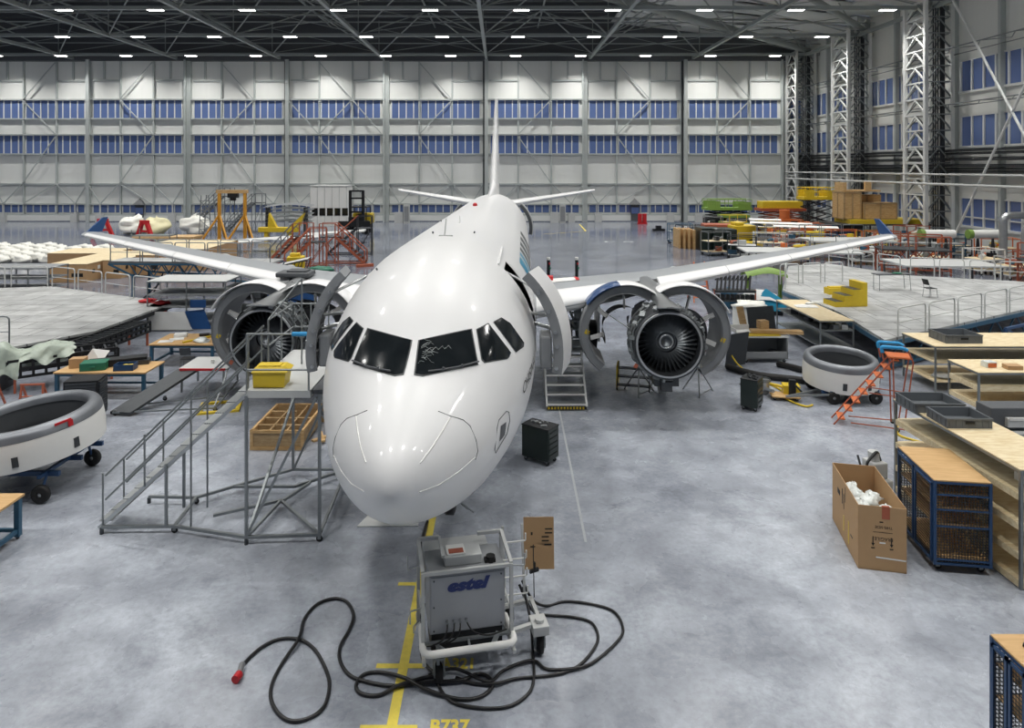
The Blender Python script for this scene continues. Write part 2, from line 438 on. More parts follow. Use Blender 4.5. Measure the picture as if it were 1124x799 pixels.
for z in (12.9, 17.9):
    for y0 in range(36, 94, 4):
        g.tube((XW - .5, y0, z), (XW - 1.7, y0 + 2, z + .1), .045, n=5); g.tube((XW - 1.7, y0 + 2, z + .1), (XW - .5, y0 + 4, z), .045, n=5)
    g.tube((XW - 1.7, 30, z + .1), (XW - 1.7, YB, z + .1), .06, n=6)
g.build('wind_girder', M['steel'], wr)
tr = MB()
for z in (8.85, 8.55, 8.1, 7.5, 7.2, 6.95):
    tr.b2((XW - 1.1, 30, z - .06), (XW - .5, YB, z + .03))
    tr.tube((XW - .8, 30, z + .1), (XW - .8, YB, z + .1), .06, n=6)
tr.build('cable_tray', M['dsteel'], wr)
MB().tube((38.2, 30, 5.9), (38.2, YB - 2, 5.9), .11).tube((38.6, 30, 6.75), (38.6, YB, 6.75), .09).build('fire_pipe', M['lgrey'], wr)

# ---- lattice towers standing along the right wall
def lattice(m, p, q, u, w, step, r=.06, zig=True):
    """laced face: two chords p->q (vertical) with a second chord offset u"""
    p = Vector(p); q = Vector(q); u = Vector(u); L = (q - p).length; d = (q - p) / L; n = max(1, round(L / step)); s = L / n
    for i in range(n):
        a = p + d * s * i; b = p + d * s * (i + 1)
        m.bar(b, b + u, r, r)
        if zig:
            mid = b + u * .5 - d * s * .08
            m.bar(a, mid, r, r); m.bar(a + u, mid, r, r)
        else:
            if i % 2: m.bar(a, b + u, r, r)
            else: m.bar(a + u, b, r, r)
def tower(ya, yb, idx):
    x0, x1 = 38.7, XW - .6
    o = struct(MB().b2((x0 - .3, ya - .3, 0), (x1 + .2, yb + .3, .25)).build('trim_%d' % (idx + 1), M['lgrey']))
    m = MB()
    for x in (x0, x1):
        for y in (ya, yb): m.b2((x - .16, y - .16, .25), (x + .16, y + .16, ZR + .6))
    m.build('tower_leg', M['curb'], o)
    a = MB()
    lattice(a, (x0, ya, .4), (x0, ya, ZR + .4), (0, yb - ya, 0), 1, 1.45, .13)
    a.build('side_lacing', M['curb'], o)
    b = MB()
    lattice(b, (x0, ya, .4), (x0, ya, ZR + .4), (x1 - x0, 0, 0), 1, 1.45, .10)
    lattice(b, (x0, yb, .4), (x0, yb, ZR + .4), (x1 - x0, 0, 0), 1, 1.45, .10)
    lattice(b, (x1, ya, .4), (x1, ya, ZR + .4), (0, yb - ya, 0), 1, 1.45, .10)
    b.build('front_lacing', M['steel'], o)
    c = MB()
    for k in range(5):
        c.tube((x0 + 1.0 + k * .22, ya + .5, .3), (x0 + 1.0 + k * .22, ya + .5, ZR), .06, n=6)
    c.b2((x1 - .7, ya + .3, .3), (x1 - .45, ya + .55, ZR))
    c.build('riser_pipe', M['dsteel'], o)
tower(65.6 * FOC / 790, 68.9 * FOC / 790, 1)
tower(80.2 * FOC / 790, 84.0 * FOC / 790, 2)
tower(YB - 4.0, YB - 1.0, 3)
# X brace rods between towers
xb = MB()
for a, b in (((60.0 , 21.6), (45.5, 1.0)), ((60.2, 1.0), (46, 21.6))):
    xb.tube((38.7, a[0] * .965 + 1.5, a[1]), (38.7, b[0] * .965 + 1.5, b[1]), .10, n=8)
struct(xb.build('trim_5', M['curb']))

# ---- roof
M['roofdark'] = mat('roof_deck', '5c605f', .8, 0, .15, .5, stretch=(6, .3, 1))
M['rooflight'] = mat('roof_deck_light', 'd2d5d3', .7, 0, .08, .4)
M['truss'] = mat('roof_truss_steel', '9aa09e', .45, .2, .06, 1)
ceil = struct(MB().b2((LEFT, NEAR, ZR + 5.6), (XW, YB, ZR + 5.9)).build('ceiling', M['roofdark']))
rib = MB()
for y in range(-10, 95, 3): rib.b2((LEFT, y - .12, ZR + 5.1), (XW, y + .12, ZR + 5.6))
rib.build('purlin', M['dgrey'], ceil)
rl = MB()
for y in range(28, 94, 5):
    rl.add([(15, y, ZR + 5.0), (XW, y, ZR + 1.9), (XW, y + 4.2, ZR + 1.9), (15, y + 4.2, ZR + 5.0)], [(0, 1, 2, 3)])
    rl.add([(15, y, ZR + 5.12), (15, y + 4.2, ZR + 5.12), (XW, y + 4.2, ZR + 2.02), (XW, y, ZR + 2.02)], [(0, 1, 2, 3)])
    for xx in (17, 24, 31, 37):
        z = ZR + 5.0 - (xx - 15) * 3.1 / (XW - 15)
        rl.b2((xx, y + 4.2, z - .15), (xx + 4.4, y + 5, z + .1))
rl.build('roof_panel', M['rooflight'], ceil)
ROWS = [YB - 1.2, 80.6 * FOC / 790 * 1.0, 67.2 * FOC / 790, 50.5, 36, 21.5, 7]
ROWS = [91.0, 77.8, 64.6, 50, 36, 21.5, 7]
COLS = [-72 + 14.05 * k for k in range(9)]
COLS = [c for c in [-86, -72, -58, -44, -30, -16, -2, 12, 26, 40]]
bc = MB(); tc_ = MB(); dg_ = MB()
for y in ROWS:
    if y < 40: continue
    bc.bar((LEFT, y, ZR), (XW, y, ZR), .34, .34)
for x in COLS:
    bc.bar((x, 40, ZR), (x, YB, ZR), .36, .36)
for i, y in enumerate(ROWS[:4]):
    yt = y - 7
    tc_.bar((LEFT, yt, ZR + 4.3), (XW, yt, ZR + 4.3 - 1.4), .22)
    tc_.bar((LEFT, y - .3, ZR + 1.5), (XW, y - .3, ZR + 1.3), .12)
    for x in COLS:
        for xt in (x - 7, x + 7):
            if xt < LEFT or xt > XW: continue
            for yy in (yt, y + 7):
                if yy < YB: dg_.tube((x, y, ZR), (xt, yy, ZR + 4.3), .085, n=6)
        dg_.tube((x, y, ZR), (x, y, ZR + 4.4), .06, n=5)
        dg_.tube((x, y, ZR + .2), (x + 14, y + .2, ZR + 2.2), .045, n=5)
        dg_.tube((x + 14, y, ZR + .2), (x, y + .2, ZR + 3.4), .035, n=5)
for x in COLS:
    tc_.bar((x + 7, 40, ZR + 4.3), (x + 7, YB, ZR + 4.3), .18)
bc.build('bottom_chord', M['truss'], ceil); tc_.build('top_chord', M['truss'], ceil); dg_.build('truss_diagonal', M['truss'], ceil)
MB().tube((7.5, 63.4, ZR + 1.3), (XW - 1, YB - 3, ZR + .7), .38, n=12).tube((5.5, 61, ZR + 1.6), (XW - 4, YB - 2, ZR + 1.9), .28, n=12)\
    .tube((14, 48, ZR + 1.3), (XW - 1, 78, ZR + .7), .34, n=12).build('hip_girder', M['truss'], ceil)

# ---- lamps
lamp0 = None
def lamp(x, y):
    global lamp0
    if lamp0 is None:
        t = thing('ceiling_lamp', 'x', 'ceiling light', (x, y, ZR - .22), 0, 'ceiling lights')
        MB().b2((-.75, -.28, 0), (.75, .28, .16)).b2((-.05, -.05, .16), (.05, .05, .3)).build('lamp_housing', M['lgrey'], t)
        MB().b2((-.7, -.24, -.03), (.7, .24, -.001)).build('lamp_glass', M['lamp'], t)
        lamp0 = t
        ld = bpy.data.lights.new('lamp_light', 'AREA'); ld.shape = 'RECTANGLE'; ld.size = 1.35; ld.size_y = .46; ld.energy = 500; ld.spread = R(122); ld.color = (1, .98, .95)
        lo = bpy.data.objects.new('lamp_light', ld); C.objects.link(lo); lo.parent = t; lo.location = (0, 0, -.04)
    else: t = dup(lamp0, (x, y, ZR - .22))
    return t
for r, y in enumerate(ROWS):
    for k in range(-9, 5):
        t = lamp(1.9 + 8.5 * k, y - .1)
        seen = [q for q in range(-9, 5) if 0 < VX + (1.9 + 8.5 * q) * FOC / y < 1124]
        ORD = ['first', 'second', 'third', 'fourth', 'fifth', 'sixth', 'seventh', 'eighth', 'ninth', 'tenth', 'eleventh', 'twelfth', 'thirteenth', 'fourteenth']
        if r < 3 and k in seen:
            t['label'] = 'white ceiling light, %s from the photo left on the %s roof truss line' % (ORD[seen.index(k)], ['farthest', 'middle', 'nearest visible'][r])
        else:
            t['label'] = 'white ceiling light outside the photo, overhead or to the side'
        t['group'] = ['lights along the far truss', 'lights along the middle truss', 'lights along the near truss'][r] if r < 3 and k in seen else 'lights overhead'

# ---- camera, world
cd = bpy.data.cameras.new('camera'); cam = bpy.data.objects.new('camera', cd); C.objects.link(cam)
cam.location = (0, 0, CAMH); cam.rotation_euler = (PI / 2, 0, 0)
cd.sensor_width = 36; cd.sensor_fit = 'HORIZONTAL'; cd.lens = FOC / 1124 * 36
cd.shift_x = (562 - VX) / 1124; cd.shift_y = -(399.5 - VY) / 1124; cd.clip_end = 500
bpy.context.scene.camera = cam
w = bpy.data.worlds.new('world'); bpy.context.scene.world = w; w.use_nodes = True
w.node_tree.nodes['Background'].inputs[0].default_value = (.72, .8, 1, 1)
w.node_tree.nodes['Background'].inputs[1].default_value = .14
vs = bpy.context.scene.view_settings
bpy.context.scene.display_settings.display_device = 'sRGB'
vs.view_transform = 'Standard'; vs.look = 'None'; vs.gamma = 1; vs.use_curve_mapping = False; vs.exposure = 0
# ================================================================ AIRLINER (local: y aft from the nose, x to the photo's right, z up)
ST = [(0.0,3.22,3.22,0),(.05,3.04,3.40,.17),(.2,2.84,3.58,.37),(.5,2.60,3.80,.63),(1,2.34,4.04,.93),(1.5,2.15,4.24,1.17),(2,2.01,4.50,1.37),(2.5,1.91,4.87,1.55),(3,1.84,5.18,1.70),(3.5,1.79,5.41,1.81),(4,1.77,5.58,1.88),(5,1.745,5.78,1.95),(6,1.73,5.86,1.975),(7,1.73,5.87,1.975),(16,1.73,5.87,1.975),(26,1.73,5.87,1.975),(27.5,1.80,5.87,1.97),(30,2.35,5.85,1.80),(33,3.3,5.75,1.32),(35,3.95,5.6,.85),(37,4.65,5.2,.38),(37.57,4.8,5.05,.12)]
def pchip(xs, ys):
    n = len(xs); h = [xs[i + 1] - xs[i] for i in range(n - 1)]; d = [(ys[i + 1] - ys[i]) / h[i] for i in range(n - 1)]
    m = [d[0]] + [0 if d[i - 1] * d[i] <= 0 else 2 * d[i - 1] * d[i] / (d[i - 1] + d[i]) for i in range(1, n - 1)] + [d[-1]]
    def f(x):
        i = 0
        while i < n - 2 and x > xs[i + 1]: i += 1
        t = (x - xs[i]) / h[i]
        return ys[i] * (1 + 2 * t) * (1 - t) ** 2 + h[i] * m[i] * t * (1 - t) ** 2 + ys[i + 1] * t * t * (3 - 2 * t) + h[i] * m[i + 1] * t * t * (t - 1)
    return f
_u = [math.sqrt(s[0]) for s in ST]
_b, _t, _w = (pchip(_u, [s[k] for s in ST]) for k in (1, 2, 3))
def surf(y, deg, off=0.0):
    u = math.sqrt(max(y, 0)); b, t, w = _b(u), _t(u), _w(u); a = R(deg)
    hw, hz = max(w, .0), (t - b) / 2
    nx, nz = math.cos(a) / max(hw, .05), math.sin(a) / max(hz, .05); L = math.hypot(nx, nz)
    return ((hw * math.cos(a)) + off * nx / L, y, (b + t) / 2 + hz * math.sin(a) + off * nz / L)
plane = thing('airliner', 'white twin-engined passenger jet facing the camera with both front doors open', 'airplane', (-1.413, 8.727, 0.02), -.031)

DY0, DY1, DA0, DA1 = 5.28, 6.12, -11.0, 48.0
RY0, RY1 = 29.4, 30.2
ys = [(i / 26) ** 2 * 3.2 for i in range(27)] + [3.2 + (DY0 - 3.2) * i / 8 for i in range(1, 9)] + [DY0 + (DY1 - DY0) * i / 4 for i in range(1, 5)] \
    + [DY1 + (RY0 - DY1) * i / 30 for i in range(1, 31)] + [RY0 + .4, RY1] + [RY1 + (37.57 - RY1) * i / 18 for i in range(1, 19)]
angs = sorted(set([-90 + 5 * i for i in range(17)] + [DA0, 0, 5, 10, 15, 20, 25, 30, 35, 40, 44, DA1, 52, 57, 62, 67, 72, 78, 84, 90]))
angs = [a for a in angs if not (DA0 < a < 0 and a > DA0) or a in (-5,)]
full = angs + [180 - a for a in reversed(angs[1:-1])]
m = MB(); N = len(full)
vs = [surf(y, a) for y in ys for a in full]; fs = []
for i in range(len(ys) - 1):
    ym = (ys[i] + ys[i + 1]) / 2
    for k in range(N):
        l = (k + 1) % N
        a = full[k]; b = full[l] if l else 270
        am = (a + b) / 2; am = am if am <= 90 else 180 - am
        if DA0 < am < DA1 and (DY0 < ym < DY1 or RY0 < ym < RY1): continue
        fs.append((i * N + k, i * N + l, (i + 1) * N + l, (i + 1) * N + k))
m.add(vs, fs, True)
m.grid([[surf(37.57, a) for a in full], [(0, 37.6, 4.92)] * N], True, closed=True)
# belly fairing between the wings
rows = []
for i in range(17):
    y = 10.6 + 9.6 * i / 16; k = math.sin(PI * i / 16) ** .6
    rows.append([((1.0 + 1.25 * k) * math.cos(R(a)), y, 2.55 + (.55 + .72 * k) * math.sin(R(a))) for a in range(180, 361, 12)])
m.grid(rows)
m.build('fuselage', M['white'], plane)

def patch(m, poly, off=.012, n=5, d=4, mi=0, straight=False):
    """polygon in (y, deg) laid on the skin"""
    cy = sum(p[0] for p in poly) / len(poly); ca = sum(p[1] for p in poly) / len(poly); P = []
    for i in range(len(poly)):
        a, b = poly[i], poly[(i + 1) % len(poly)]
        for k in range(d): P.append((a[0] + (b[0] - a[0]) * k / d, a[1] + (b[1] - a[1]) * k / d))
    if straight:
        V = [Vector(surf(*p)) for p in poly]; P = []
        for i in range(len(V)):
            for k in range(d): P.append(V[i].lerp(V[(i + 1) % len(V)], k / d))
        c = sum(V, Vector()) / len(V)
        def back(q):
            u = math.sqrt(q.y); b, t, w = _b(u), _t(u), _w(u)
            return surf(q.y, math.degrees(math.atan2((q.z - (b + t) / 2) / ((t - b) / 2), q.x / w)), off)
        return m.grid([[back(c.lerp(q, max(r, .01) / n)) for q in P] for r in range(n + 1)], True, mi, closed=True)
    rows = [[surf(cy + (p[0] - cy) * r / n, ca + (p[1] - ca) * r / n, off) for p in P] for r in range(n + 1)]
    return m.grid(rows, True, mi, closed=True)
def rounded(poly, r=.12):
    """cut the corners of a polygon a little"""
    out = []
    for i, p in enumerate(poly):
        a = poly[i - 1]; b = poly[(i + 1) % len(poly)]
        for q in (a, b):
            out.append((p[0] + (q[0] - p[0]) * r, p[1] + (q[1] - p[1]) * r))
    return out
def grown(poly, k):
    cy = sum(p[0] for p in poly) / len(poly); ca = sum(p[1] for p in poly) / len(poly)
    return [(cy + (p[0] - cy) * k[0], ca + (p[1] - ca) * k[1]) for p in poly]
PANES = [[(2.165, 87.3), (2.205, 82.2), (2.254, 77.2), (2.313, 72.3), (2.385, 67.5), (2.473, 62.7), (2.579, 57.9), (2.459, 55.5), (2.35, 52.9), (2.251, 50.2), (2.155, 47.3), (2.051, 51.9), (1.951, 56.3), (1.858, 60.8), (1.774, 65.3), (1.697, 69.9), (1.629, 74.6), (1.57, 79.4), (1.577, 85.6), (1.734, 86.2), (1.886, 86.7), (2.033, 87.1)],
         [(2.648, 54.2), (2.769, 51.3), (2.905, 48.5), (2.872, 43.8), (2.855, 38.9), (2.859, 33.7), (2.888, 28.1), (2.78, 28.0), (2.703, 29.0), (2.536, 33.6), (2.395, 38.2), (2.278, 42.7), (2.282, 45.2), (2.363, 47.6), (2.451, 49.9), (2.546, 52.1)],
         [(3.041, 45.5), (3.291, 41.7), (3.401, 35.5), (3.412, 31.0), (3.453, 26.2), (3.534, 20.9), (3.452, 20.1), (3.068, 24.3), (3.019, 30.2), (3.002, 35.6), (3.01, 40.7)]]
for s in (1, -1):
    for k, p in enumerate(PANES):
        q = [(a, b if s > 0 else 180 - b) for a, b in p]
        fr = patch(MB(), grown(q, (1.07, 1.05)), .006, d=1).build('window_seal', M['seal'], plane)
        patch(MB(), q, .014, d=1).build('cockpit_window', M['glassdark'], plane,
              'front windshield pane with white crazing' if (k == 0 and s > 0) else None)
# cracked laminate marks on the image-right pane
cr = MB(); rr = random.Random(3)
for k in range(16):
    y0, a0 = rr.uniform(1.75, 2.25), 85.5 - rr.uniform(0, 7) * rr.random(); pts = [(y0, a0)]
    for j in range(3): pts.append((pts[-1][0] + rr.uniform(-.04, .05), pts[-1][1] - rr.uniform(.3, 2.6)))
    cr.path([surf(a, b, .018) for a, b in pts], .0016, 4)
pts = [(1.98, 84)]
for j in range(9): pts.append((1.98 + .05 * (j % 2) + .02 * j, 84 - 1.9 * (j + 1)))
cr.path([surf(a, b, .018) for a, b in pts], .0025, 4)
cr.build('windshield_crack', M['plastic'], plane)
# wipers
for s in (1, -1):
    f = lambda a: a if s > 0 else 180 - a
    MB().path([surf(y, f(a), .05) for y, a in ((1.60, 77), (1.72, 67.5), (1.86, 59.5), (2.02, 53), (2.16, 47.5))], .014, 6)\
        .tube(surf(1.72, f(68), .02), surf(1.72, f(68), .075), .022).tube(surf(1.92, f(57), .02), surf(1.92, f(57), .075), .02).build('wiper', M['dgrey'], plane)
# radome joint and lightning strips, raised seams of their own
for s in (1, -1):
    f = lambda a: a if s > 0 else 180 - a
    j = MB()
    j.path([surf(y, f(a), .002) for y, a in ((1.02, 58), (1.075, 46.8), (1.2, 36), (1.244, 28), (1.24, 15), (1.232, 5.5), (1.16, 0))], .006, 5)
    j.build('radome_joint', M['seal'], plane)
    j = MB()
    j.path([surf(y, f(a), .004) for y, a in ((1.06, 46), (.8, 44.5), (.5, 42), (.29, 40))], .009, 5)
    j.path([surf(y, f(a), .004) for y, a in ((1.16, 2), (.74, -1.5), (.43, -5), (.19, -6.3))], .009, 5)
    j.build('lightning_strip', M['paper'], plane)
# service hatch, lettering, antenna, beacon
h = MB()
h.path([surf(y, a, .003) for y, a in ((2.28, 6), (2.29, 0), (2.2, -6), (1.80, -10), (1.74, -6), (1.84, 8), (1.93, 11), (2.2, 9), (2.28, 6))], .006, 5)
hj = h.build('hatch_outline', M['seal'], plane)
patch(MB(), [(1.95, 6), (2.15, 3.4), (2.09, -4), (1.89, -3.6)], .006).build('hatch_window', M['dgrey'], plane)
text_mesh('CHISINAU', .30, .008, lambda u, v, w: surf(3.62 + u, 3.2 + v * 28, w), 'hull_lettering', M['ink'], plane, shear=.1)
MB().tube((0, 6.25, 5.86), (0.02, 6.4, 6.22), .014).b2((-.12, 6.2, 5.85), (.18, 6.3, 5.88)).build('antenna', M['lgrey'], plane)
MB().add([(-.02, 9.5, 5.85), (.02, 9.5, 5.85), (.02, 9.9, 5.85), (-.02, 9.9, 5.85), (0, 9.8, 6.05), (0, 9.95, 6.05)], [(0, 1, 4), (1, 2, 5, 4), (2, 3, 5), (3, 0, 4, 5)]).build('antenna', M['white'], plane)
MB().blob((-.14, 17.9, 5.9), (.09, .14, .09), 8, 0).build('beacon', M['red'], plane)
for a, b in ((125, 4.6), (100, 7), (74, 7.6), (112, 12)):
    MB().tube(surf(b, a, 0), surf(b, a, .05), .018).build('probe', M['dgrey'], plane)
MB().path([surf(y, 52.5, .02) for y in (5.2, 6, 6.9, 7.7)], .025, 6).build('rain_gutter', M['white'], plane)
# livery bars behind the door
cols = ['teal', 'teal', 'dgrey', 'dgrey', 'dgrey', 'dgrey']
for k, (y0, y1) in enumerate(((8.3, 9.5), (9.9, 10.5), (11.0, 11.7), (12.3, 13.2), (13.9, 14.9), (15.7, 16.9))):
    patch(MB(), [(y0, 35.5), (y1, 35.5), (y1 + .7, 12), (y0 + .7, 12)], .006, d=8).build('livery_bar', M[cols[k]], plane)
for k in range(26):
    y = 7.2 + k * .533
    if 11.9 < y < 17.2: continue
    patch(MB(), rounded([(y, 14), (y + .23, 14), (y + .23, 5), (y, 5)], .25), .008, d=2).build('cabin_window', M['glassdark'], plane)

# cabin seen through the front doors
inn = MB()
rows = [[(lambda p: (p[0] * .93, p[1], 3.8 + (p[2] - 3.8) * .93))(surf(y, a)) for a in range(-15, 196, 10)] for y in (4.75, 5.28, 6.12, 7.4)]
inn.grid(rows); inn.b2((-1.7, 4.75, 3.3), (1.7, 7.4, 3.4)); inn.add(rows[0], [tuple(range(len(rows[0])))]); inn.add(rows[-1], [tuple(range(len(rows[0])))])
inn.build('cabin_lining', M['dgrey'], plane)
gl = MB(); rr = random.Random(5)
for s in (1, -1):
    for k in range(26):
        x = s * rr.uniform(.9, 1.72); y = rr.uniform(5.35, 6.05); z = rr.uniform(3.5, 5.0)
        if abs(x) > 1.5 and z > 4.8: continue
        if k % 2: gl.tube((x, y, z), (x + rr.uniform(-.3, .1) * s, y + rr.uniform(-.3, .3), z + rr.uniform(-.4, .4)), .025, n=5)
        else: gl.box((x, y, z), (rr.uniform(.05, .2), rr.uniform(.05, .2), rr.uniform(.05, .25)), rr.random())
gl.build('exposed_wiring', M['dark'], plane)
# front doors: curved shells swung out and forward
for s in (1, -1):
    f = (lambda a: a) if s > 0 else (lambda a: 180 - a)
    y0, y1 = 4.42, 5.26
    aa = [DA0 + (DA1 - DA0) * i / 14 for i in range(15)]
    def sh(y, a, o):
        p = surf(5.7, f(a), 0); return (p[0] + s * (.46 + (y - 4.42) * (.25 if s > 0 else .12) + o * math.cos(R(a))), y + (o * -.3 if s > 0 else 0), p[2] + o * math.sin(R(a)) + .03)
    m = MB()
    m.grid([[sh(y, a, .02) for a in aa] for y in (y0, y0 + .28, y0 + .56, y1)])
    d = m.build('cabin_door', M['white'], plane); m = MB()
    for (ya, yb) in ((y0, y0), (y1, y1)): m.grid([[sh(ya, a, .02) for a in aa], [sh(ya, a, -.14) for a in aa]], False)
    for a in (aa[0], aa[-1]): m.grid([[sh(y0, a, .02), sh(y1, a, .02)], [sh(y0, a, -.14), sh(y1, a, -.14)]], False)
    m.build('door_edge', M['grey'], d)
    m = MB()
    for yy in (y0 + .02, y1 - .08): 
        m.grid([[sh(yy, a, -.02) for a in aa], [sh(yy, a, -.17) for a in aa], [sh(yy + .07, a, -.17) for a in aa], [sh(yy + .07, a, -.02) for a in aa]], False)
    for k in range(1, 8):
        a = DA0 + (DA1 - DA0) * k / 8; m.grid([[sh(y0 + .05, a, -.0), sh(y1 - .05, a, -.0)], [sh(y0 + .05, a, -.16), sh(y1 - .05, a, -.16)], [sh(y0 + .05, a + 1.5, -.16), sh(y1 - .05, a + 1.5, -.16)]], False)
    m.build('door_frame_rib', M['grey'], d)
    m = MB(); zl = 3.46
    p = sh(y0, 2, -.17)
    m.b2((p[0] - s * .02, y0 + .12, 3.5), (p[0] - s * .24, y1 - .12, 4.12)); m.build('door_lining', M['grey'], d, bevel=.04)
    m = MB()
    for a in (-8, 4, 12, 24, 36):
        q = sh(y0 + .02, a, -.1); m.cyl((q[0], q[1] - .03, q[2]), .035, .06, 'Y', 8)
    m.build('latch_roller', M['alu'], d)
    for pa, pb, r_ in ((sh(y0 + .3, 20, -.16), (s * 1.62, 5.5, 4.4), .035), (sh(y0 + .5, 34, -.16), (s * 1.3, 5.6, 5.2), .03), (sh(y0 + .5, 10, -.16), (s * 1.75, 5.55, 4.2), .04)):
        MB().tube(pa, pb, r_).build('door_hinge_arm', M['alu'], d)
# rear doors
for s in (1, -1):
    f = (lambda a: a) if s > 0 else (lambda a: 180 - a)
    aa = [-11 + 59 * i / 10 for i in range(11)]
    def sh(y, a, o):
        p = surf(29.8, f(a), 0); return (p[0] + s * (.42 + o * math.cos(R(a))), y, p[2] + o * math.sin(R(a)))
    m = MB(); m.grid([[sh(y, a, .02) for a in aa] for y in (28.5, 29.3)]); m.grid([[sh(28.5, a, .02) for a in aa], [sh(28.5, a, -.15) for a in aa]], False)
    d = m.build('cabin_door', M['lgrey'], plane)
    m = MB(); m.grid([[sh(28.48, a, -.03) for a in aa], [sh(28.48, a, -.2) for a in aa], [sh(28.6, a, -.2) for a in aa]], False)
    for k in range(9): q = sh(28.46, -8 + 6.5 * k, -.08); m.box(q, (.07, .05, .07))
    m.build('door_frame_rib', M['dgrey'], d)

# ---- wings
def af(c, t, cam=.02):
    """thickness and camber height at chord fraction c"""
    th = 5 * t * (.2969 * math.sqrt(c) - .126 * c - .3516 * c * c + .2843 * c ** 3 - .1015 * c ** 4)
    return th, cam * 4 * c * (1 - c)
def wsec(x):
    le = 12.3 + (x - 1.98) * .516
    te = 18.45 if x < 6.4 else 18.4 + (x - 6.4) * 3.0 / 10.5
    z = 2.95 + (x - 2) * .094 if x < 5.75 else 3.30 + (x - 5.75) * .1076
    t = .15 - .04 * min(1, (x - 1.5) / 8)
    return le, te - le, z, t
def wpt(x, c, up, s, grow=0):
    le, ch, z, t = wsec(x); th, cm = af(c, t)
    return (s * x, le + c * ch, z + (cm + (th if up else -th)) * ch + (grow if up else -grow) - math.sin(R(1.5)) * c * ch)
CS = [1, .9, .8, .7, .6, .5, .4, .3, .22, .15]
CF = [.15, .12, .09, .06, .035, .018, .006, 0]
for s in (1, -1):
    xs = [1.3, 2.5, 4, 5.2, 6.4, 8, 10, 12, 14, 15.5, 16.9]
    m = MB(); rows = []
    for x in xs:
        rows.append([wpt(x, c, True, s) for c in CS] + [wpt(x, c, True, s) for c in CF[1:]] + [wpt(x, c, False, s) for c in reversed(CF[:-1])] + [wpt(x, c, False, s) for c in reversed(CS[:-1])])
    m.grid(rows); m.add(rows[-1], [tuple(range(len(rows[-1])))])
    w = m.build('wing', mat('wing_grey_%d' % s, 'a2a6a9', .4, .1, .05, 1, coat=.1), plane)
    for xa, xb in ((2.1, 5.15), (6.25, 8.9), (8.93, 11.6), (11.63, 14.3), (14.33, 16.7)):
        m = MB(); rows = []
        for i in range(5):
            x = xa + (xb - xa) * i / 4
            rows.append([wpt(x, .155, True, s, .0)] + [wpt(x, c, True, s, .016) for c in CF] + [wpt(x, c, False, s, .016) for c in reversed(CF[:-1])])
        m.grid(rows)
        for r in (rows[0], rows[-1]): m.add(r, [tuple(range(len(r)))])
        m.build('slat', M['white'], w)
    m = MB()
    for xx in (7.6, 10.6, 13.4):   # flap track fairings
        le, ch, z, t = wsec(xx); m.blob((s * xx, le + ch * .88, z - .22), (.16, 1.3 - xx * .04, .2), 8, 0)
    m.build('flap_track_fairing', M['lgrey'], w)
    m = MB(); le, ch, z, t = wsec(16.9)
    poly = [(le + .25, z + .02), (le + 1.45, z + .02), (le + 2.0, z + .62), (le + 1.62, z + .62)]
    pol2 = [(le + .3, z - .02), (le + 1.35, z - .02), (le + 1.75, z - .3), (le + 1.45, z - .3)]
    for pl in (poly, pol2): m.prism(pl, 16.88, 16.94, f=lambda u, v, q: (s * (q + abs(v - z) * .12), u, v))
    m.build('wingtip_fence', M['wingblue'], w)
    # lifted panel / walkway patch
    if s > 0:
        m = MB(); m.grid([[wpt(x, c, True, s, .012) for c in (.34, .42, .5, .6, .7)] for x in (2.1, 2.6, 3.1, 3.5)]); m.build('walkway_patch', M['paper'], w)
        m = MB(); m.grid([[wpt(x, c, True, s, .014) for c in (.34, .42, .5, .6, .7)] for x in (3.5, 3.62)]); m.build('red_edge_line', M['red'], w)
        m = MB(); m.box(wpt(2.6, .45, True, s, .1), (.25, .35, .12)); m.build('red_tag', M['red'], w)
        m = MB(); m.grid([[wpt(x, c, True, s, .03) for c in (.02, .05, .1)] for x in (5.2, 5.7, 6.2)]); m.build('open_panel', M['dark'], w)
    else:
        p = wpt(6.1, .1, True, s, .12); m = MB().box((p[0], p[1] + .1, p[2] + .02), (1.15, .8, .16)); m.box((p[0] + .1, p[1] + .1, p[2] + .13), (.7, .5, .08)); m.build('rubber_mat', M['dgrey'], w, 'dark rubber mat over the leading edge', bevel=.04)
# ---- fin and tailplane
m = MB(); rows = []
for i in range(9):
    k = i / 8; z = 5.7 + (11.76 - 5.7) * k; le = 30.6 + 4.9 * k; ch = 5.9 - 3.9 * k
    r = []
    for c in (1, .8, .6, .4, .25, .12, .04, 0): r.append((af(c, .10)[0] * ch, le + c * ch, z))
    for c in (.04, .12, .25, .4, .6, .8, 1): r.append((-af(c, .10)[0] * ch, le + c * ch, z))
    rows.append(r)
m.grid(rows); m.add(rows[-1], [tuple(range(15))])
rows = []
for i in range(9):   # dorsal fillet
    k = i / 8; y = 25.5 + 5.8 * k; h = .02 + .75 * k * k; wd = .05 + .28 * k
    rows.append([(-wd, y, 5.78), (-wd * .5, y, 5.86 + h * .5), (0, y, 5.88 + h), (wd * .5, y, 5.86 + h * .5), (wd, y, 5.78)])
m.grid(rows)
m.build('tail_fin', M['white'], plane)
for s in (1, -1):
    m = MB(); rows = []
    for i in range(6):
        k = i / 5; x = .4 + 5.85 * k; le = 31.8 + 3.5 * k; ch = 3.7 - 2.3 * k; z = 5.1 + .8 * k
        rows.append([(s * x, le + c * ch, z + af(c, .11)[0] * ch) for c in (1, .7, .4, .2, .08, .02, 0)] + [(s * x, le + c * ch, z - af(c, .11)[0] * ch) for c in (.02, .08, .2, .4, .7, 1)])
    m.grid(rows); m.add(rows[-1], [tuple(range(13))])
    m.build('tailplane', M['white'], plane)
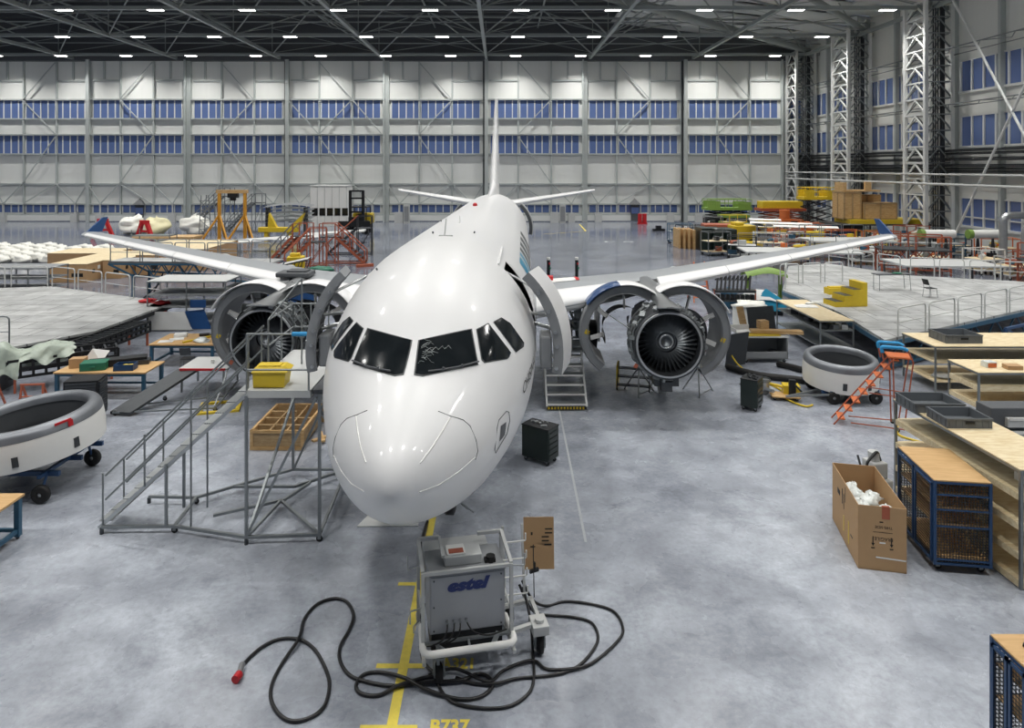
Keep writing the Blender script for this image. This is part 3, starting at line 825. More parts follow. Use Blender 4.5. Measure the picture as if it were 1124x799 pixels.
# ---- engines with cowls swung open
for s in (1, -1):
    ex, ez = s * 5.84, 2.3; rr = random.Random(11 + s)
    m = MB(); m.lathe([(.90, 11.15), (.99, 11.15), (1.0, 11.22), (.97, 11.3), (.97, 12.5), (.93, 12.55), (.86, 12.55), (.87, 11.5), (.865, 11.2), (.90, 11.15)], (ex, 0, ez), 'Y', 48)
    e = m.build('engine', M['dsteel'], plane)
    MB().lathe([(.885, 11.13), (.935, 11.12), (.955, 11.17), (.875, 11.24)], (ex, 0, ez), 'Y', 48).build('inlet_flange', M['alu'], e)
    m = MB()
    for k in range(36):
        a = 2 * PI * k / 36; rw = []
        for i in range(5):
            r = .30 + .55 * i / 4; tw = R(25 + 38 * i / 4); cw = .085 + .035 * i / 4
            ca, sa = math.cos(a), math.sin(a)
            for sg in (-1, 1):
                du, dy = sg * cw * math.cos(tw) * 1.0, sg * cw * math.sin(tw)
                rw.append((ex + r * ca - du * sa, 11.5 + dy, ez + r * sa + du * ca))
        m.add(rw, [(2 * i, 2 * i + 1, 2 * i + 3, 2 * i + 2) for i in range(4)], True)
    m.build('fan_blades', M['fanm'], e)
    MB().lathe([(.0, 12.3), (.88, 12.3)], (ex, 0, ez), 'Y', 36).build('fan_duct_back', M['dark'], e)
    MB().lathe([(.0, 11.66), (.07, 11.66), (.08, 11.6), (.12, 11.6), (.13, 11.56), (.17, 11.55), (.18, 11.62), (.25, 11.62), (.26, 11.58), (.30, 11.58), (.34, 11.66), (.34, 11.9)], (ex, 0, ez), 'Y', 36).build('fan_hub', M['fanm'], e)
    MB().lathe([(.34, 11.60), (.36, 11.57), (.38, 11.60)], (ex, 0, ez), 'Y', 36).lathe([(.17, 11.54), (.19, 11.52), (.21, 11.54)], (ex, 0, ez), 'Y', 30).build('hub_ring', M['alu'], e)
    MB().lathe([(.6, 12.55), (.62, 13.2), (.5, 13.6), (.52, 14.6), (.45, 15.2), (.3, 15.8)], (ex, 0, ez), 'Y', 24).build('core', M['dark'], e)
    pi = MB()
    for k in range(54):
        a = rr.uniform(0, 2 * PI); r = 1.0 + rr.uniform(.01, .05); span = rr.uniform(.2, .9); y = rr.uniform(11.25, 12.4)
        pi.path([(ex + r * math.cos(a + span * t / 6), y + .04 * math.sin(3 * t), ez + r * math.sin(a + span * t / 6)) for t in range(7)], rr.choice((.012, .018, .026)), 5)
    for k in range(90):
        a = rr.uniform(-2.9, 1.3) if k < 20 else rr.uniform(0, 2 * PI); y = rr.uniform(11.2, 12.4)
        pi.box((ex + 1.03 * math.cos(a), y, ez + 1.03 * math.sin(a)), (rr.uniform(.05, .14), rr.uniform(.05, .2), rr.uniform(.05, .14)), rr.random(), tilt=('Y', -a))
    pi.build('engine_piping', M['steel'], e)
    pi = MB()
    for k in range(30):
        a = rr.uniform(0, 2 * PI); r = .64 + rr.uniform(0, .12); y = rr.uniform(12.7, 14.8)
        pi.path([(ex + r * math.cos(a + .1 * t), y + .12 * t * (k % 3 - 1), ez + r * math.sin(a + .1 * t)) for t in range(7)], .022, 5)
    pi.b2((ex - .35, 11.5, ez - 1.28), (ex + .35, 12.7, ez - .98)); pi.b2((ex - .18, 11.3, ez - 1.38), (ex + .12, 11.6, ez - 1.1))
    pi.build('gearbox_and_pipes', M['dsteel'], e)
    MB().box((ex - .93, 11.22, ez - .62), (.1, .03, .12), tilt=('Y', .5)).build('red_flag', M['redorange'], e)
    # pylon
    rows = []
    for i in range(11):
        k = i / 10; y = 10.95 + 4.2 * k; hw = .40 - .18 * math.sin(PI * min(1, k * 1.6)) if k < .62 else .36
        zt = 3.42 + .26 * min(k, .75) ** .8; zb = 3.28 + .05 * k
        if k == 0: zb = zt - .05
        rows.append([(ex - hw, y, zb), (ex - hw * .9, y, zt * .6 + zb * .4), (ex - hw * .4, y, zt - .02), (ex, y, zt), (ex + hw * .4, y, zt - .02), (ex + hw * .9, y, zt * .6 + zb * .4), (ex + hw, y, zb)])
    m = MB(); m.grid(rows); m.add(rows[0], [tuple(range(7))]); m.build('pylon', M['alu'], e)
    for q in (1, -1):
        hx, hz, op = ex + q * (.5 if q != s else .40), ez + 1.1, R(48 if q != s else 38)
        def swing(px_, py_, pz_):
            dx, dz = px_ - hx, pz_ - hz; a = q * op
            return (hx + dx * math.cos(a) - dz * math.sin(a), py_, hz + dx * math.sin(a) + dz * math.cos(a))
        def arc(r, y, a0=-104, a1=78, n=22):
            return [swing(ex + q * r * math.cos(R(a0 + (a1 - a0) * i / n)), y, ez + r * math.sin(R(a0 + (a1 - a0) * i / n))) for i in range(n + 1)]
        m = MB(); m.grid([arc(1.16, 14.1), arc(1.3, 14.0), arc(1.45, 12.75), arc(1.42, 12.7), arc(1.17, 12.72), arc(1.16, 12.9), arc(1.14, 14.1)])
        cw = m.build('reverser_cowl', M['grey'], e)
        m = MB(); m.grid([arc(1.42, 12.68), arc(1.17, 12.68)], False); m.grid([arc(1.42, 12.66), arc(1.40, 12.6), arc(1.385, 12.66)]); m.grid([arc(1.20, 12.66), arc(1.185, 12.6), arc(1.17, 12.66)]); m.build('cowl_edge', M['grey'], cw)
        for a in (-60, -10, 40):
            m = MB(); m.bar(swing(ex + q * 1.1 * math.cos(R(a)), 12.9, ez + 1.1 * math.sin(R(a))), swing(ex + q * .68 * math.cos(R(a)), 13.0, ez + .68 * math.sin(R(a))), .05, .14)
            m.build('cowl_strut', M['paper'], cw)
        m = MB(); m.grid([arc(.74, 12.8, -80, 70), arc(.66, 13.3, -80, 70), arc(.6, 14.0, -80, 70)]); m.build('inner_duct_wall', M['dark'], cw)
        lo = 34 if (q < 0 and s > 0) else -12
        m = MB(); m.grid([arc(r_, y_, lo, 84) for r_, y_ in ((1.49, 13.3), (1.51, 12.9), (1.50, 12.45), (1.47, 12.45), (1.47, 13.3))]); m.build('fan_cowl', M['white'], e)
        if lo > 0:
            m = MB(); m.grid([arc(r_, y_, -12, 34) for r_, y_ in ((1.49, 13.3), (1.51, 12.9), (1.50, 12.45), (1.47, 12.45), (1.47, 13.3))]); m.build('fan_cowl', mat('fan_cowl_blue', '2b4a78', .3, 0, .1, 3), e, 'blue painted length of cowl')
        m = MB(); m.box(swing(ex + q * 1.2 * math.cos(R(-48)), 12.66, ez + 1.2 * math.sin(R(-48))), (.13, .02, .13), tilt=('Y', .5)); m.build('yellow_placard', M['yellow'], cw)
        m = MB(); m.tube(swing(ex + q * 1.0, 12.6, ez - .1), (ex + q * .95, 12.3, ez + .2), .018); m.build('hold_open_rod', M['alu'], cw)
# ---- landing gear
for s in (1, -1):
    m = MB(); m.tube((s * 3.8, 17.6, 1.0), (s * 3.7, 17.5, 3.0), .13, .16, 12).tube((s * 3.8, 17.6, 1.1), (s * 3.2, 17.9, 2.6), .05).tube((s * 3.7, 17.4, 1.3), (s * 2.3, 17.4, 2.7), .08)
    g = m.build('main_gear', M['steel'], plane)
    for q in (-.46, .46):
        m = MB(); m.lathe([(.24, -.17), (.42, -.2), (.55, -.18), (.58, -.08), (.58, .08), (.55, .18), (.42, .2), (.24, .17)], (s * 3.8 + q, 17.6, 1.02), 'X', 28)
        wv = m.build('tyre', M['black'], g)
        MB().lathe([(.02, -.12), (.25, -.14), (.26, .14), (.02, .12)], (s * 3.8 + q, 17.6, 1.02), 'X', 20).build('wheel_hub', M['grey'], wv)
    MB().b2((s * 4.45, 16.9, .95), (s * 4.52, 18.3, 2.7)).build('gear_door', M['lgrey'], g)
m = MB(); m.tube((0, 5.1, .84), (0, 5.0, 2.1), .09, .12, 12).tube((0, 5.1, .7), (0, 4.1, 2.0), .05)
g = m.build('nose_gear', M['steel'], plane)
for q in (-.25, .25):
    MB().lathe([(.12, -.1), (.3, -.11), (.38, -.08), (.38, .08), (.3, .11), (.12, .1)], (q, 5.1, .84), 'X', 24).build('tyre', M['black'], g)
for s in (1, -1): MB().b2((s * .42, 4.3, 1.1), (s * .45, 5.4, 1.95)).build('gear_door', M['white'], g)
MB().tube((-.1, 2.6, 1.86), (-.1, 2.6, 1.75), .05).tube((.75, 1.9, 2.2), (.95, 1.8, 2.12), .014).tube((.75, 1.9, 2.2), (.85, 1.75, 2.2), .012).build('pitot_probe', M['steel'], plane)
# ================================================================ FOREGROUND
def smooth(pts, n=6, closed=False):
    P = [Vector(p) for p in pts]; out = []
    for i in range(len(P) - 1):
        a, b, c, d = P[max(i - 1, 0)], P[i], P[i + 1], P[min(i + 2, len(P) - 1)]
        for k in range(n):
            t = k / n
            out.append(.5 * ((2 * b) + (c - a) * t + (2 * a - 5 * b + 4 * c - d) * t * t + (3 * b - a - 3 * c + d) * t ** 3))
    out.append(P[-1]); return out
def castor(par, x, y, r=.06, wname='castor', w=.03):
    m = MB(); m.lathe([(0, -w / 2), (r * .8, -w / 2), (r, -w / 4), (r, w / 4), (r * .8, w / 2), (0, w / 2)], (x, y, r), 'Y', 14)
    c = m.build(wname, M['black'], par)
    MB().b2((x - r * .5, y - w * .9, r * .9), (x + r * .5, y - w * .6, r * 2.2)).b2((x - r * .5, y + w * .6, r * .9), (x + r * .5, y + w * .9, r * 2.2)).b2((x - r * .5, y - w * .9, r * 2.1), (x + r * .5, y + w * .9, r * 2.3)).build('castor_fork', M['steel'], c)
    return c

# ---- ground power cart
t = thing('ground_power_cart', 'grey wheeled power supply cart with a dark blue maker name, under the nose', 'power cart', (-1.03, 10.02, 0), .205)
cb = MB().b2((0, 0, .60), (1.11, .62, 1.44)).build('cabinet', M['cartgrey'], t, bevel=.015)
MB().b2((.02, -.012, .62), (1.09, -.001, 1.42)).build('front_panel', M['cartgrey'], cb, bevel=.006)
for x, z in ((.06, .66), (1.05, .66), (.06, 1.38), (1.05, 1.38), (.06, 1.0), (1.05, 1.0)): MB().cyl((x, -.018, z), .012, .01, 'Y', 8).build('panel_screw', M['dsteel'], cb)
text_mesh('estel', .215, 0, lambda u, v, w: (.535 + u * 1.42, -.018, 1.28 + v * 1.05), 'maker_lettering', mat('navy_lettering', '1d2f6b', .5, 0, .03, 4), t, shear=.28, bold=.013)
MB().b2((.03, .05, .30), (1.08, .58, .60)).build('battery_tray', M['dark'], t)
MB().b2((-.02, .66, 1.42), (.98, .95, 1.47)).b2((-.02, .93, .6), (.98, .97, 1.47)).build('rear_lid', M['lgrey'], t, bevel=.01)
MB().b2((-.01, .0, 1.44), (1.12, .66, 1.46)).build('top_plate', M['grey'], t)
b = MB().b2((.24, .17, 1.46), (.80, .50, 1.60)).build('control_box', M['lgrey'], t, bevel=.015)
MB().b2((.28, .20, 1.60), (.56, .47, 1.625)).build('display_cover', M['paper'], b, bevel=.01)
MB().b2((.31, .22, 1.626), (.53, .34, 1.632)).build('red_label', M['redorange'], b)
MB().cyl((.93, .2, 1.50), .07, .09, 'Z', 10).b2((.84, .15, 1.46), (1.0, .25, 1.51)).build('socket_cap', M['black'], t)
# side frames
for x in (-.10, 1.20):
    m = MB(); m.bar((x, -.05, .38), (x, -.02, 1.52), .05, .05).bar((x, .72, .38), (x, .72, 1.62), .05, .05).bar((x, -.02, 1.52), (x, .72, 1.62), .05, .05).bar((x, -.05, .85), (x, .72, .85), .03, .03)
    m.bar((x, -.25, .36), (x, .9, .36), .05, .05)
    m.build('side_frame', M['lgrey'], t)
MB().bar((-.1, -.02, 1.50), (1.2, -.02, 1.50), .045, .045).build('top_rail', M['lgrey'], t)
MB().bar((-.1, .72, 1.62), (.22, .72, 1.62), .05).bar((.22, .72, 1.62), (.22, .2, 1.6), .04).build('rear_rail', M['lgrey'], t)
MB().bar((.82, .72, 1.62), (1.2, .72, 1.62), .05).build('rear_rail', M['lgrey'], t)
m = MB(); m.bent([(-.08, .35, .52), (-.12, -.26, .50), (1.22, -.26, .50), (1.18, .35, .52)], .05, 12, .14); m.build('bumper', M['paper'], t)
m = MB(); m.bar((-.08, -.08, .54), (1.18, -.08, .54), .05, .03).bar((.55, -.08, .54), (.55, -.26, .50), .03).bar((.05, -.08, .54), (.22, -.24, .50), .03).bar((.1, -.2, .30), (.1, -.1, .54), .04).bar((1.0, -.06, .56), (.88, -.24, .5), .07, .02).build('bumper_brace', M['steel'], t)
for x in (.25, .35, .44, .53):
    MB().cyl((x, -.04, .78), .022, .06, 'Y', 10).build('cable_gland', M['steel'], t)
    pts = smooth([(x, -.05, .77), (x - .02, -.14, .72), (x - .08, -.16, .62), (x - .22, -.10, .52), (x - .4 * (x < .5), .0, .46)] if x < .5 else [(x, -.05, .77), (x + .08, -.15, .68), (x + .3, -.16, .6), (x + .58, -.12, .62)])
    MB().path(pts, .012, 6).build('lead', M['black'], t)
# hooks and rods
for p, q, r_ in (((-.12, .05, .98), (-.28, .0, .98), (-.28, .0, .80)), ((-.12, .3, 1.45), (-.3, .3, 1.4), (-.3, .3, 1.62)), ((1.22, .1, 1.42), (1.42, .05, 1.42), (1.42, .05, 1.60)), ((-.12, .2, .72), (-.22, .1, .70), (-.22, .1, .60))):
    MB().bent([p, q, r_], .012, 6, .02).build('cable_hook', M['alu'], t)
# outrigger with ladder-like rod rack on the right
m = MB(); m.bar((1.2, .1, .42), (1.72, .2, .45), .07, .05).bar((1.2, .7, .42), (1.72, .75, .45), .07, .05).bar((1.7, .15, .45), (1.7, .8, .45), .06, .05).build('outrigger', M['lgrey'], t)
m = MB(); m.bar((1.60, .78, .45), (1.60, .98, 1.55), .035, .035).bar((1.28, .78, .45), (1.28, .98, 1.55), .035, .035).build('rack_upright', M['lgrey'], t)
for k in range(4):
    z = .62 + .25 * k; y = .78 + .05 * k
    MB().bent([(1.24, y, z), (1.24, y - .12, z), (1.62, y - .12, z), (1.62, y - .12, z + .12)], .013, 6, .02).build('rack_rod', M['paper'], t)
m = MB(); m.b2((1.55, .02, .34), (1.80, .34, .48)).cyl((1.68, .16, .50), .07, .06, 'Z', 14).build('swivel_head', M['lgrey'], t, bevel=.01)
for x, y in ((1.68, .16), (.12, -.12), (.2, .75), (1.35, .85)):
    m = MB(); m.lathe([(0, -.05), (.1, -.05), (.13, -.035), (.135, 0), (.13, .035), (.1, .05), (0, .05)], (x, y, .135), 'X', 20)
    w = m.build('wheel', M['black'], t)
    MB().b2((x - .08, y - .05, .1), (x - .06, y + .05, .36)).b2((x + .06, y - .05, .1), (x + .08, y + .05, .36)).b2((x - .08, y - .06, .34), (x + .08, y + .06, .37)).cyl((x, y, .135), .03, .18, 'X', 10).build('wheel_fork', M['steel'], w)
# clip on a chain
MB().tube((1.72, .7, 1.35), (1.74, .72, .5), .008, n=5).box((1.73, .68, .95), (.16, .04, .05), .3).box((1.73, .66, 1.02), (.03, .04, .14)).build('cable_clamp', M['dark'], t)

# cardboard sheet leaning on the rack
m = MB(); m.box((0, 0, .40), (.50, .012, .80), 0, tilt=('X', -.16))
o = solo(m.build('cardboard_sheet', M['card']), 'flat brown cardboard sheet standing on the power cart rack', 'cardboard', (.62, 11.42, .78), .02)
m = MB(); rr = random.Random(2)
for k in range(7): m.box((.10 + rr.uniform(0, .06), -.012 + (.22 - .07 * k) * -.16 - .012, .66 - .07 * k), (.12, .002, .022), 0, tilt=('X', -.16))
m.box((-.12, -.05, .58), (.03, .002, .05)); m.box((-.10, -.02, .35), (.08, .002, .018))
m.build('printed_marks', M['ink'], o)

# heavy cables
def cable_px(pts, z=.024, lift=0):
    out = []
    for i, p in enumerate(pts):
        x, y = at(p[0], p[1]); zz = z + lift * (i % 3) * .012
        out.append((x, y, p[2] if len(p) > 2 else zz))
    return smooth(out, 6)
A = [(267.8,730),(285,713.7),(305.5,703.5),(328,703.5),(344.4,713.7),(356.6,734),(361.6,754.7),(354.6,779),(334,792),(313.7,791.5),(299.3,775),(298,754.7),(309.6,730),(328,705.5,.07),(334,681),(348.5,664.6),(367,658.5),(381,662.6),(388,677),(383.3,693),(374,709.6),(373,726),(383.3,742.4),(403.7,750.5),(432,754.7),(469,752.6,.05),(506,750.5,.05),(522,742),(535,744),(541,754.7),(526.5,767),(502,769),(469,761,.05),(444.7,750.5,.08),(420,740),(399.6,742),(390.6,754.7),(397.6,763.6),(416,765),(436.5,756.7,.05),(462,751,.08),(480,745,.05),(470,735),(463,722,.05),(462,700,.25),(466,693,.45)]
t = thing('power_cable', 'thick black cable with red plug looping over the floor left of the cart', 'cable', (0, 0, 0))
MB().path(cable_px(A), .026, 8).build('cable', M['cable'], t)
x, y = at(266, 733); x2, y2 = at(261, 748)
m = MB(); m.tube((x, y, .05), (x2, y2 + .06, .06), .045, .05, 12); pl = m.build('plug_body', M['alu'], t)
MB().tube((x2, y2 + .06, .06), (x2 - .02, y2 - .05, .06), .06, .058, 14).build('plug_collar', M['red'], t)
B = [(500,748,.06),(520,752),(545,754,.05),(567.4,746.5),(608.4,742.4),(633,734),(649,718),(656.6,701),(649,685),(629,679),(604,677),(590,680,.1),(580,688,.35),(570,682,.6)]
B2 = [(478,748),(494,771),(526.5,779),(559,777),(580,763),(586,746.5,.04),(585,722,.05),(582,700,.3),(574,685,.6)]
D = [(470,745,.05),(500,740,.08),(535,752,.05),(552,738),(575,730,.05),(588,728,.03),(600,736),(625,738,.05),(649,730),(674,709.6),(684,693),(674,673),(649,664.6),(620.6,661.7),(600,666.6),(585,672,.2),(573,670,.5)]
for pts, lab in ((B, 'black cable making the inner loop right of the power cart'), (B2, 'black cable sagging nearest the camera in front of the power cart'), (D, 'black cable making the widest loop right of the power cart')):
    solo(MB().path(cable_px(pts), .022, 8).build('power_cable', M['cable']), lab, 'cable')
solo(MB().path(smooth([(at(469, 574)[0], at(469, 574)[1], .03), (at(464, 590)[0], at(464, 590)[1], .03), (at(462, 610)[0], at(462, 610)[1], .03), (at(466, 640)[0], at(466, 640)[1], .3)]), .03, 8).build('power_cable', M['cable']), 'black cable running beside the yellow line beneath the nose', 'cable')

# ---- big cardboard box
t = thing('cardboard_box', 'tall open brown cardboard box left of the blue mesh trolley', 'box', (6.55, 12.74, 0), -.215)
W_, L_, H_ = .81, 1.86, 1.17
for nm, lo, hi in (('front_panel', (0, 0, 0), (W_, .012, H_)), ('back_panel', (0, L_ - .012, 0), (W_, L_, H_)), ('side_panel', (0, .012, 0), (.012, L_ - .012, H_)), ('side_panel', (W_ - .012, .012, 0), (W_, L_ - .012, H_)), ('box_bottom', (0, 0, 0), (W_, L_, .02))):
    MB().b2(lo, hi).build(nm, M['card'], t)
f = lambda u, v, w: (.42 + u, -.004, v)
for txt, z, sz in (('THIS SIDE', .80, .07), ('FRAGILE', .585, .085)):
    text_mesh(txt, sz, 0, lambda u, v, w: (.43 - u * 1.0, -.004, z - v), 'box_print', M['ink'], t)
m = MB()
for x in (.25, .56): m.b2((x - .008, -.004, .47), (x + .008, -.001, .62)); m.add([(x - .03, -.004, .50), (x + .03, -.004, .50), (x, -.004, .44)], [(0, 1, 2)]); m.b2((x - .03, -.004, .40), (x + .03, -.001, .42))
m.b2((.25, -.004, .70), (.58, -.001, .706)).b2((.36, -.004, .88), (.42, -.001, .90)); m.build('box_print', M['ink'], t)
MB().b2((.36, -.005, .50), (.46, -.001, .525)).box((.55, -.003, .235), (.5, .004, .022), 0, tilt=('Y', .04)).build('paper_strip', M['paper'], t)
MB().b2((.40, -.006, .95), (.53, -.001, 1.18)).b2((.40, -.004, 1.17), (.53, .05, 1.176)).build('red_tape', M['redorange'], t)
m = MB()
for y, z, a, b in ((1.25, .75, .20, .10), (1.05, .68, .05, .30), (.95, .62, .04, .3), (.85, .80, .03, .3), (.35, .35, .15, .03)): m.b2((-.003, y, z), (-.001, y + a, z + b))
m.build('box_print', M['ink'], t)
MB().b2((-.004, .60, .12), (-.001, .66, .55)).b2((-.004, .95, .2), (-.001, 1.0, .5)).build('yellow_tape', M['yellow'], t)
m = MB()
for k in range(9):
    a = random.Random(k); m.blob((a.uniform(.15, .65), .3 + .14 * k, .80 + a.uniform(-.05, .03)), (a.uniform(.12, .2), a.uniform(.12, .2), .13), 7, .5, k)
solo(m.build('crumpled_film', M['plastic']), 'crumpled clear plastic film inside the tall cardboard box', 'packing film', (6.55, 12.74, 0), -.215)['kind'] = 'stuff'

# ---- blue mesh trolleys
def trolley(label, loc, rz, w, l, h, shelves):
    t = thing('mesh_trolley', label, 'trolley', loc, rz)
    m = MB()
    for x in (0, w):
        for y in (0, l): m.b2((x - .025, y - .025, .15), (x + .025, y + .025, h))
    for z in (.17, h - .03):
        for y in (0, l): m.b2((0, y - .02, z - .02), (w, y + .02, z + .02))
        for x in (0, w): m.b2((x - .02, 0, z - .02), (x + .02, l, z + .02))
    m.build('trolley_frame', M['blue'], t)
    for x in (-.03,):
        for y0, y1 in ((.03, l * .48), (l * .52, l - .03)):
            g = MB().b2((x - .006, y0, .22), (x, y1, h - .08)).build('mesh_door', M['grille'], t)
            MB().b2((x - .02, y0, .2), (x + .01, y0 + .04, h - .06)).b2((x - .02, y1 - .04, .2), (x + .01, y1, h - .06)).b2((x - .02, y0, h - .1), (x + .01, y1, h - .06)).b2((x - .02, y0, .2), (x + .01, y1, .24)).build('door_frame', M['blue'], g)
    MB().b2((.02, -.006, .2), (w - .02, 0, h - .06)).build('mesh_panel', M['grille'], t)
    MB().b2((.02, l, .2), (w - .02, l + .006, h - .06)).build('mesh_panel', M['grille'], t)
    MB().b2((w, .02, .2), (w + .006, l - .02, h - .06)).build('mesh_panel', M['grille'], t)
    for z in shelves:
        MB().b2((.02, .02, z - .012), (w - .02, l - .02, z + .012)).build('shelf', M['worktop'], t)
        MB().b2((.0, -.02, z - .035), (w, .02, z - .012)).b2((.0, l - .02, z - .035), (w, l + .02, z - .012)).build('shelf_rail', M['blue'], t)
    MB().b2((-.02, -.02, h - .01), (w + .02, l + .02, h + .02)).build('trolley_top', M['worktop'], t, bevel=.008)
    for x in (.1, w - .1):
        for y in (.12, l - .12): castor(t, x, y, .065)
    return t
trolley('blue mesh trolley with beech top standing beside the tall cardboard box', (7.88, 12.62, 0), -.14, .93, 1.5, 1.67, (.27, .87, 1.17, 1.44))
trolley('blue mesh trolley cut off by the photo bottom right corner', (6.12, 8.02, 0), .0, .95, .62, 1.52, (.35, .8, 1.2))
m = MB(); m.box((.1, 0, .02), (.5, .4, .03), .4); solo(m.build('binder', M['dark']), 'black folder lying on the corner trolley', 'folder', (6.55, 8.4, 1.54), .3)
solo(MB().box((0, 0, .004), (.3, .22, .006), .5).build('paper_sheet', M['paper']), 'white paper on the front edge of the corner trolley', 'paper', (6.3, 8.14, 1.54), .2)

# ---- portable stairs with platform at the left door
t = thing('access_stairs', 'galvanised mobile stair tower with grating steps at the left front door', 'mobile stairs', (0, 0, 0))
PZ = 3.0
x0, x1, y0, y1 = -4.97, -3.72, 13.55, 16.6
m = MB(); m.b2((x0, y0, PZ - .14), (x1, y0 + .03, PZ)).b2((x0, y1 - .03, PZ - .14), (x1, y1, PZ)).b2((x0, y0, PZ - .14), (x0 + .03, y1, PZ)).b2((x1 - .03, y0, PZ - .14), (x1, y1, PZ)).b2((x0, y0, PZ - .03), (x1, y1, PZ - .005))
m.build('platform', M['lgrey'], t)
MB().b2((x1, y0 + .1, PZ - .10), (x1 + .32, y0 + 1.3, PZ - .02)).build('platform_extension', M['dgrey'], t)
for x, y in ((x0, y0), (x1 + .15, y0 + .1), (x0, y1), (x1 + .02, y1)):
    MB().bar((x, y, .12), (x, y, PZ - .1), .055).build('tower_post', M['steel'], t)
P = lambda px, py: (*at(px, py), .14)
fa, fb, fc, fd = P(111.7, 586), P(191.6, 585), (x0, y0, .14), (x1 + .15, y0 + .1, .14)
ba, bb, bc_, bd = P(163.6, 552), P(215.4, 553), (x0, y1, .14), (x1 + .02, y1, .14)
m = MB()
for p, q in ((fa, fb), (fb, fc), (fc, fd), (ba, bb), (bb, bc_), (bc_, bd), (fb, bb), (fd, bd), (fc, (x0 + .2, y0 + 1.5, .14)), ((x0 + .2, y0 + 1.5, .14), fd), ((x0 - 1, 14.4, .14), (x0 + .2, y0 + 1.5, .14)), ((x0 - 1.1, 15.7, .14), (x0 + .3, y1 - .9, .14)), ((x0 + .3, y1 - .9, .14), bd), ((x0 + .25, y0 + 1.5, .14), (x0 + .6, y1 - .7, .14))):
    m.bar(p, q, .055)
m.build('base_frame', M['steel'], t)
for p, q in (((x0, y0, .16), (x1 + .1, y0 + .05, PZ - .15)), ((x0 + .02, y0, .16), (x0 + .35, y1, PZ - .15)), ((x0 + .02, y1, .16), (x1, y1, PZ - .15)), ((x1 + .15, y0 + .1, PZ - .4), (x1 + .3, y1, .2))):
    MB().bar(p, q, .05).build('diagonal_brace', M['steel'], t)
SX0, SX1, SYa, SYb = -8.1, x0 - .02, 13.98, 14.72
for y in (SYa, SYb):
    MB().bar((SX0, y, .10 if y == SYa else .15), (SX1, y, PZ - .10 if y == SYa else PZ - .05), .035, .07).build('stringer', M['alu'], t)
for k in range(13):
    q = (k + .6) / 13.4; x = SX0 + (SX1 - SX0) * q; z = .12 + (PZ - .1) * q
    MB().b2((x - .12, SYa, z - .012), (x + .12, SYb, z + .012)).build('step', M['tread'], t)
for y, pz in ((SYa - .02, 1), (SYb + .02, 0)):
    for h in (1.0, .52):
        a = (SX0 + .15, y, h + .16); b = (SX1 - .05, y, PZ + h)
        MB().tube(a, b, .02).build('handrail', M['steel'], t)
    for q in (.03, .30, .60, .97):
        x = SX0 + (SX1 - SX0) * q; z = .12 + (PZ - .1) * q
        MB().tube((x, y, z - .05 if q != .6 else .14), (x, y, z + 1.0), .02).build('baluster', M['steel'], t)
    q = .44; x = SX0 + (SX1 - SX0) * q
    MB().bar((x, y, .14), (x, y, .12 + (PZ - .1) * q), .05).build('stair_post', M['steel'], t)
def rail(p, q, hs, posts, z=PZ, par=t, r=.02, mt='steel'):
    for h in hs: MB().tube((p[0], p[1], z + h), (q[0], q[1], z + h), r, n=6).build('handrail', M[mt], par)
    for k in range(posts):
        u = k / (posts - 1); x = p[0] + (q[0] - p[0]) * u; y = p[1] + (q[1] - p[1]) * u
        MB().tube((x, y, z - .05), (x, y, z + hs[0]), r, n=6).build('baluster', M[mt], par)
rail((x0, y0 + .02), (x1 - .04, y0 + .02), (1.1, .4), 2)
rail((x0, SYb + .1), (x0, y1), (1.1, .55), 3)
rail((x0, y1), (x1 - .4, y1), (1.1, .55), 3)
MB().tube((x0, SYb + .1, PZ + 1.1), (x0 + .55, y1 - 1.2, PZ + 1.9), .02, n=6).tube((x0 + .55, y1 - 1.2, PZ), (x0 + .55, y1 - 1.2, PZ + 1.9), .02, n=6).build('raised_rail', M['steel'], t)
MB().tube((x1 - .36, y0 + .02, PZ + 1.1), (x1 - .05, y0 + .02, PZ + 1.1), .045, n=12).build('foam_sleeve', M['lblue'], t)
MB().tube((x1 - .04, y0 + .02, PZ + 1.05), (x1 - .04, y0 + .02, PZ + .62), .05, n=12).build('foam_sleeve', M['lblue'], t)
for p in (fb, bb, fd, bd): castor(t, p[0], p[1], .065)
for p in (fa, fc, ba):
    MB().cyl((p[0], p[1], .06), .04, .12, 'Z', 8).build('levelling_foot', M['dsteel'], t)

t = thing('storage_tub', 'bright yellow plastic tub on the stair platform', 'tub', (-4.90, 13.72, PZ + .0), .03)
m = MB(); m.add([(0, 0, 0), (.60, 0, 0), (.60, .42, 0), (0, .42, 0), (-.01, -.01, .31), (.64, -.01, .31), (.64, .46, .31), (-.01, .46, .31)], [(3, 2, 1, 0), (0, 1, 5, 4), (1, 2, 6, 5), (2, 3, 7, 6), (3, 0, 4, 7)])
m.build('tub_body', M['yellow'], t)
m = MB(); m.add([(-.03, -.03, .31), (.67, -.03, .31), (.67, .48, .31), (-.03, .48, .31), (.02, .04, .39), (.56, .04, .39), (.56, .42, .39), (.02, .42, .39)], [(0, 1, 5, 4), (1, 2, 6, 5), (2, 3, 7, 6), (3, 0, 4, 7), (4, 5, 6, 7)])
m.b2((-.03, -.03, .295), (.67, .48, .312)); m.build('tub_lid', M['yellow'], t)
MB().b2((.08, .1, .391), (.5, .36, .405)).build('lid_panel', M['yellow'], t)

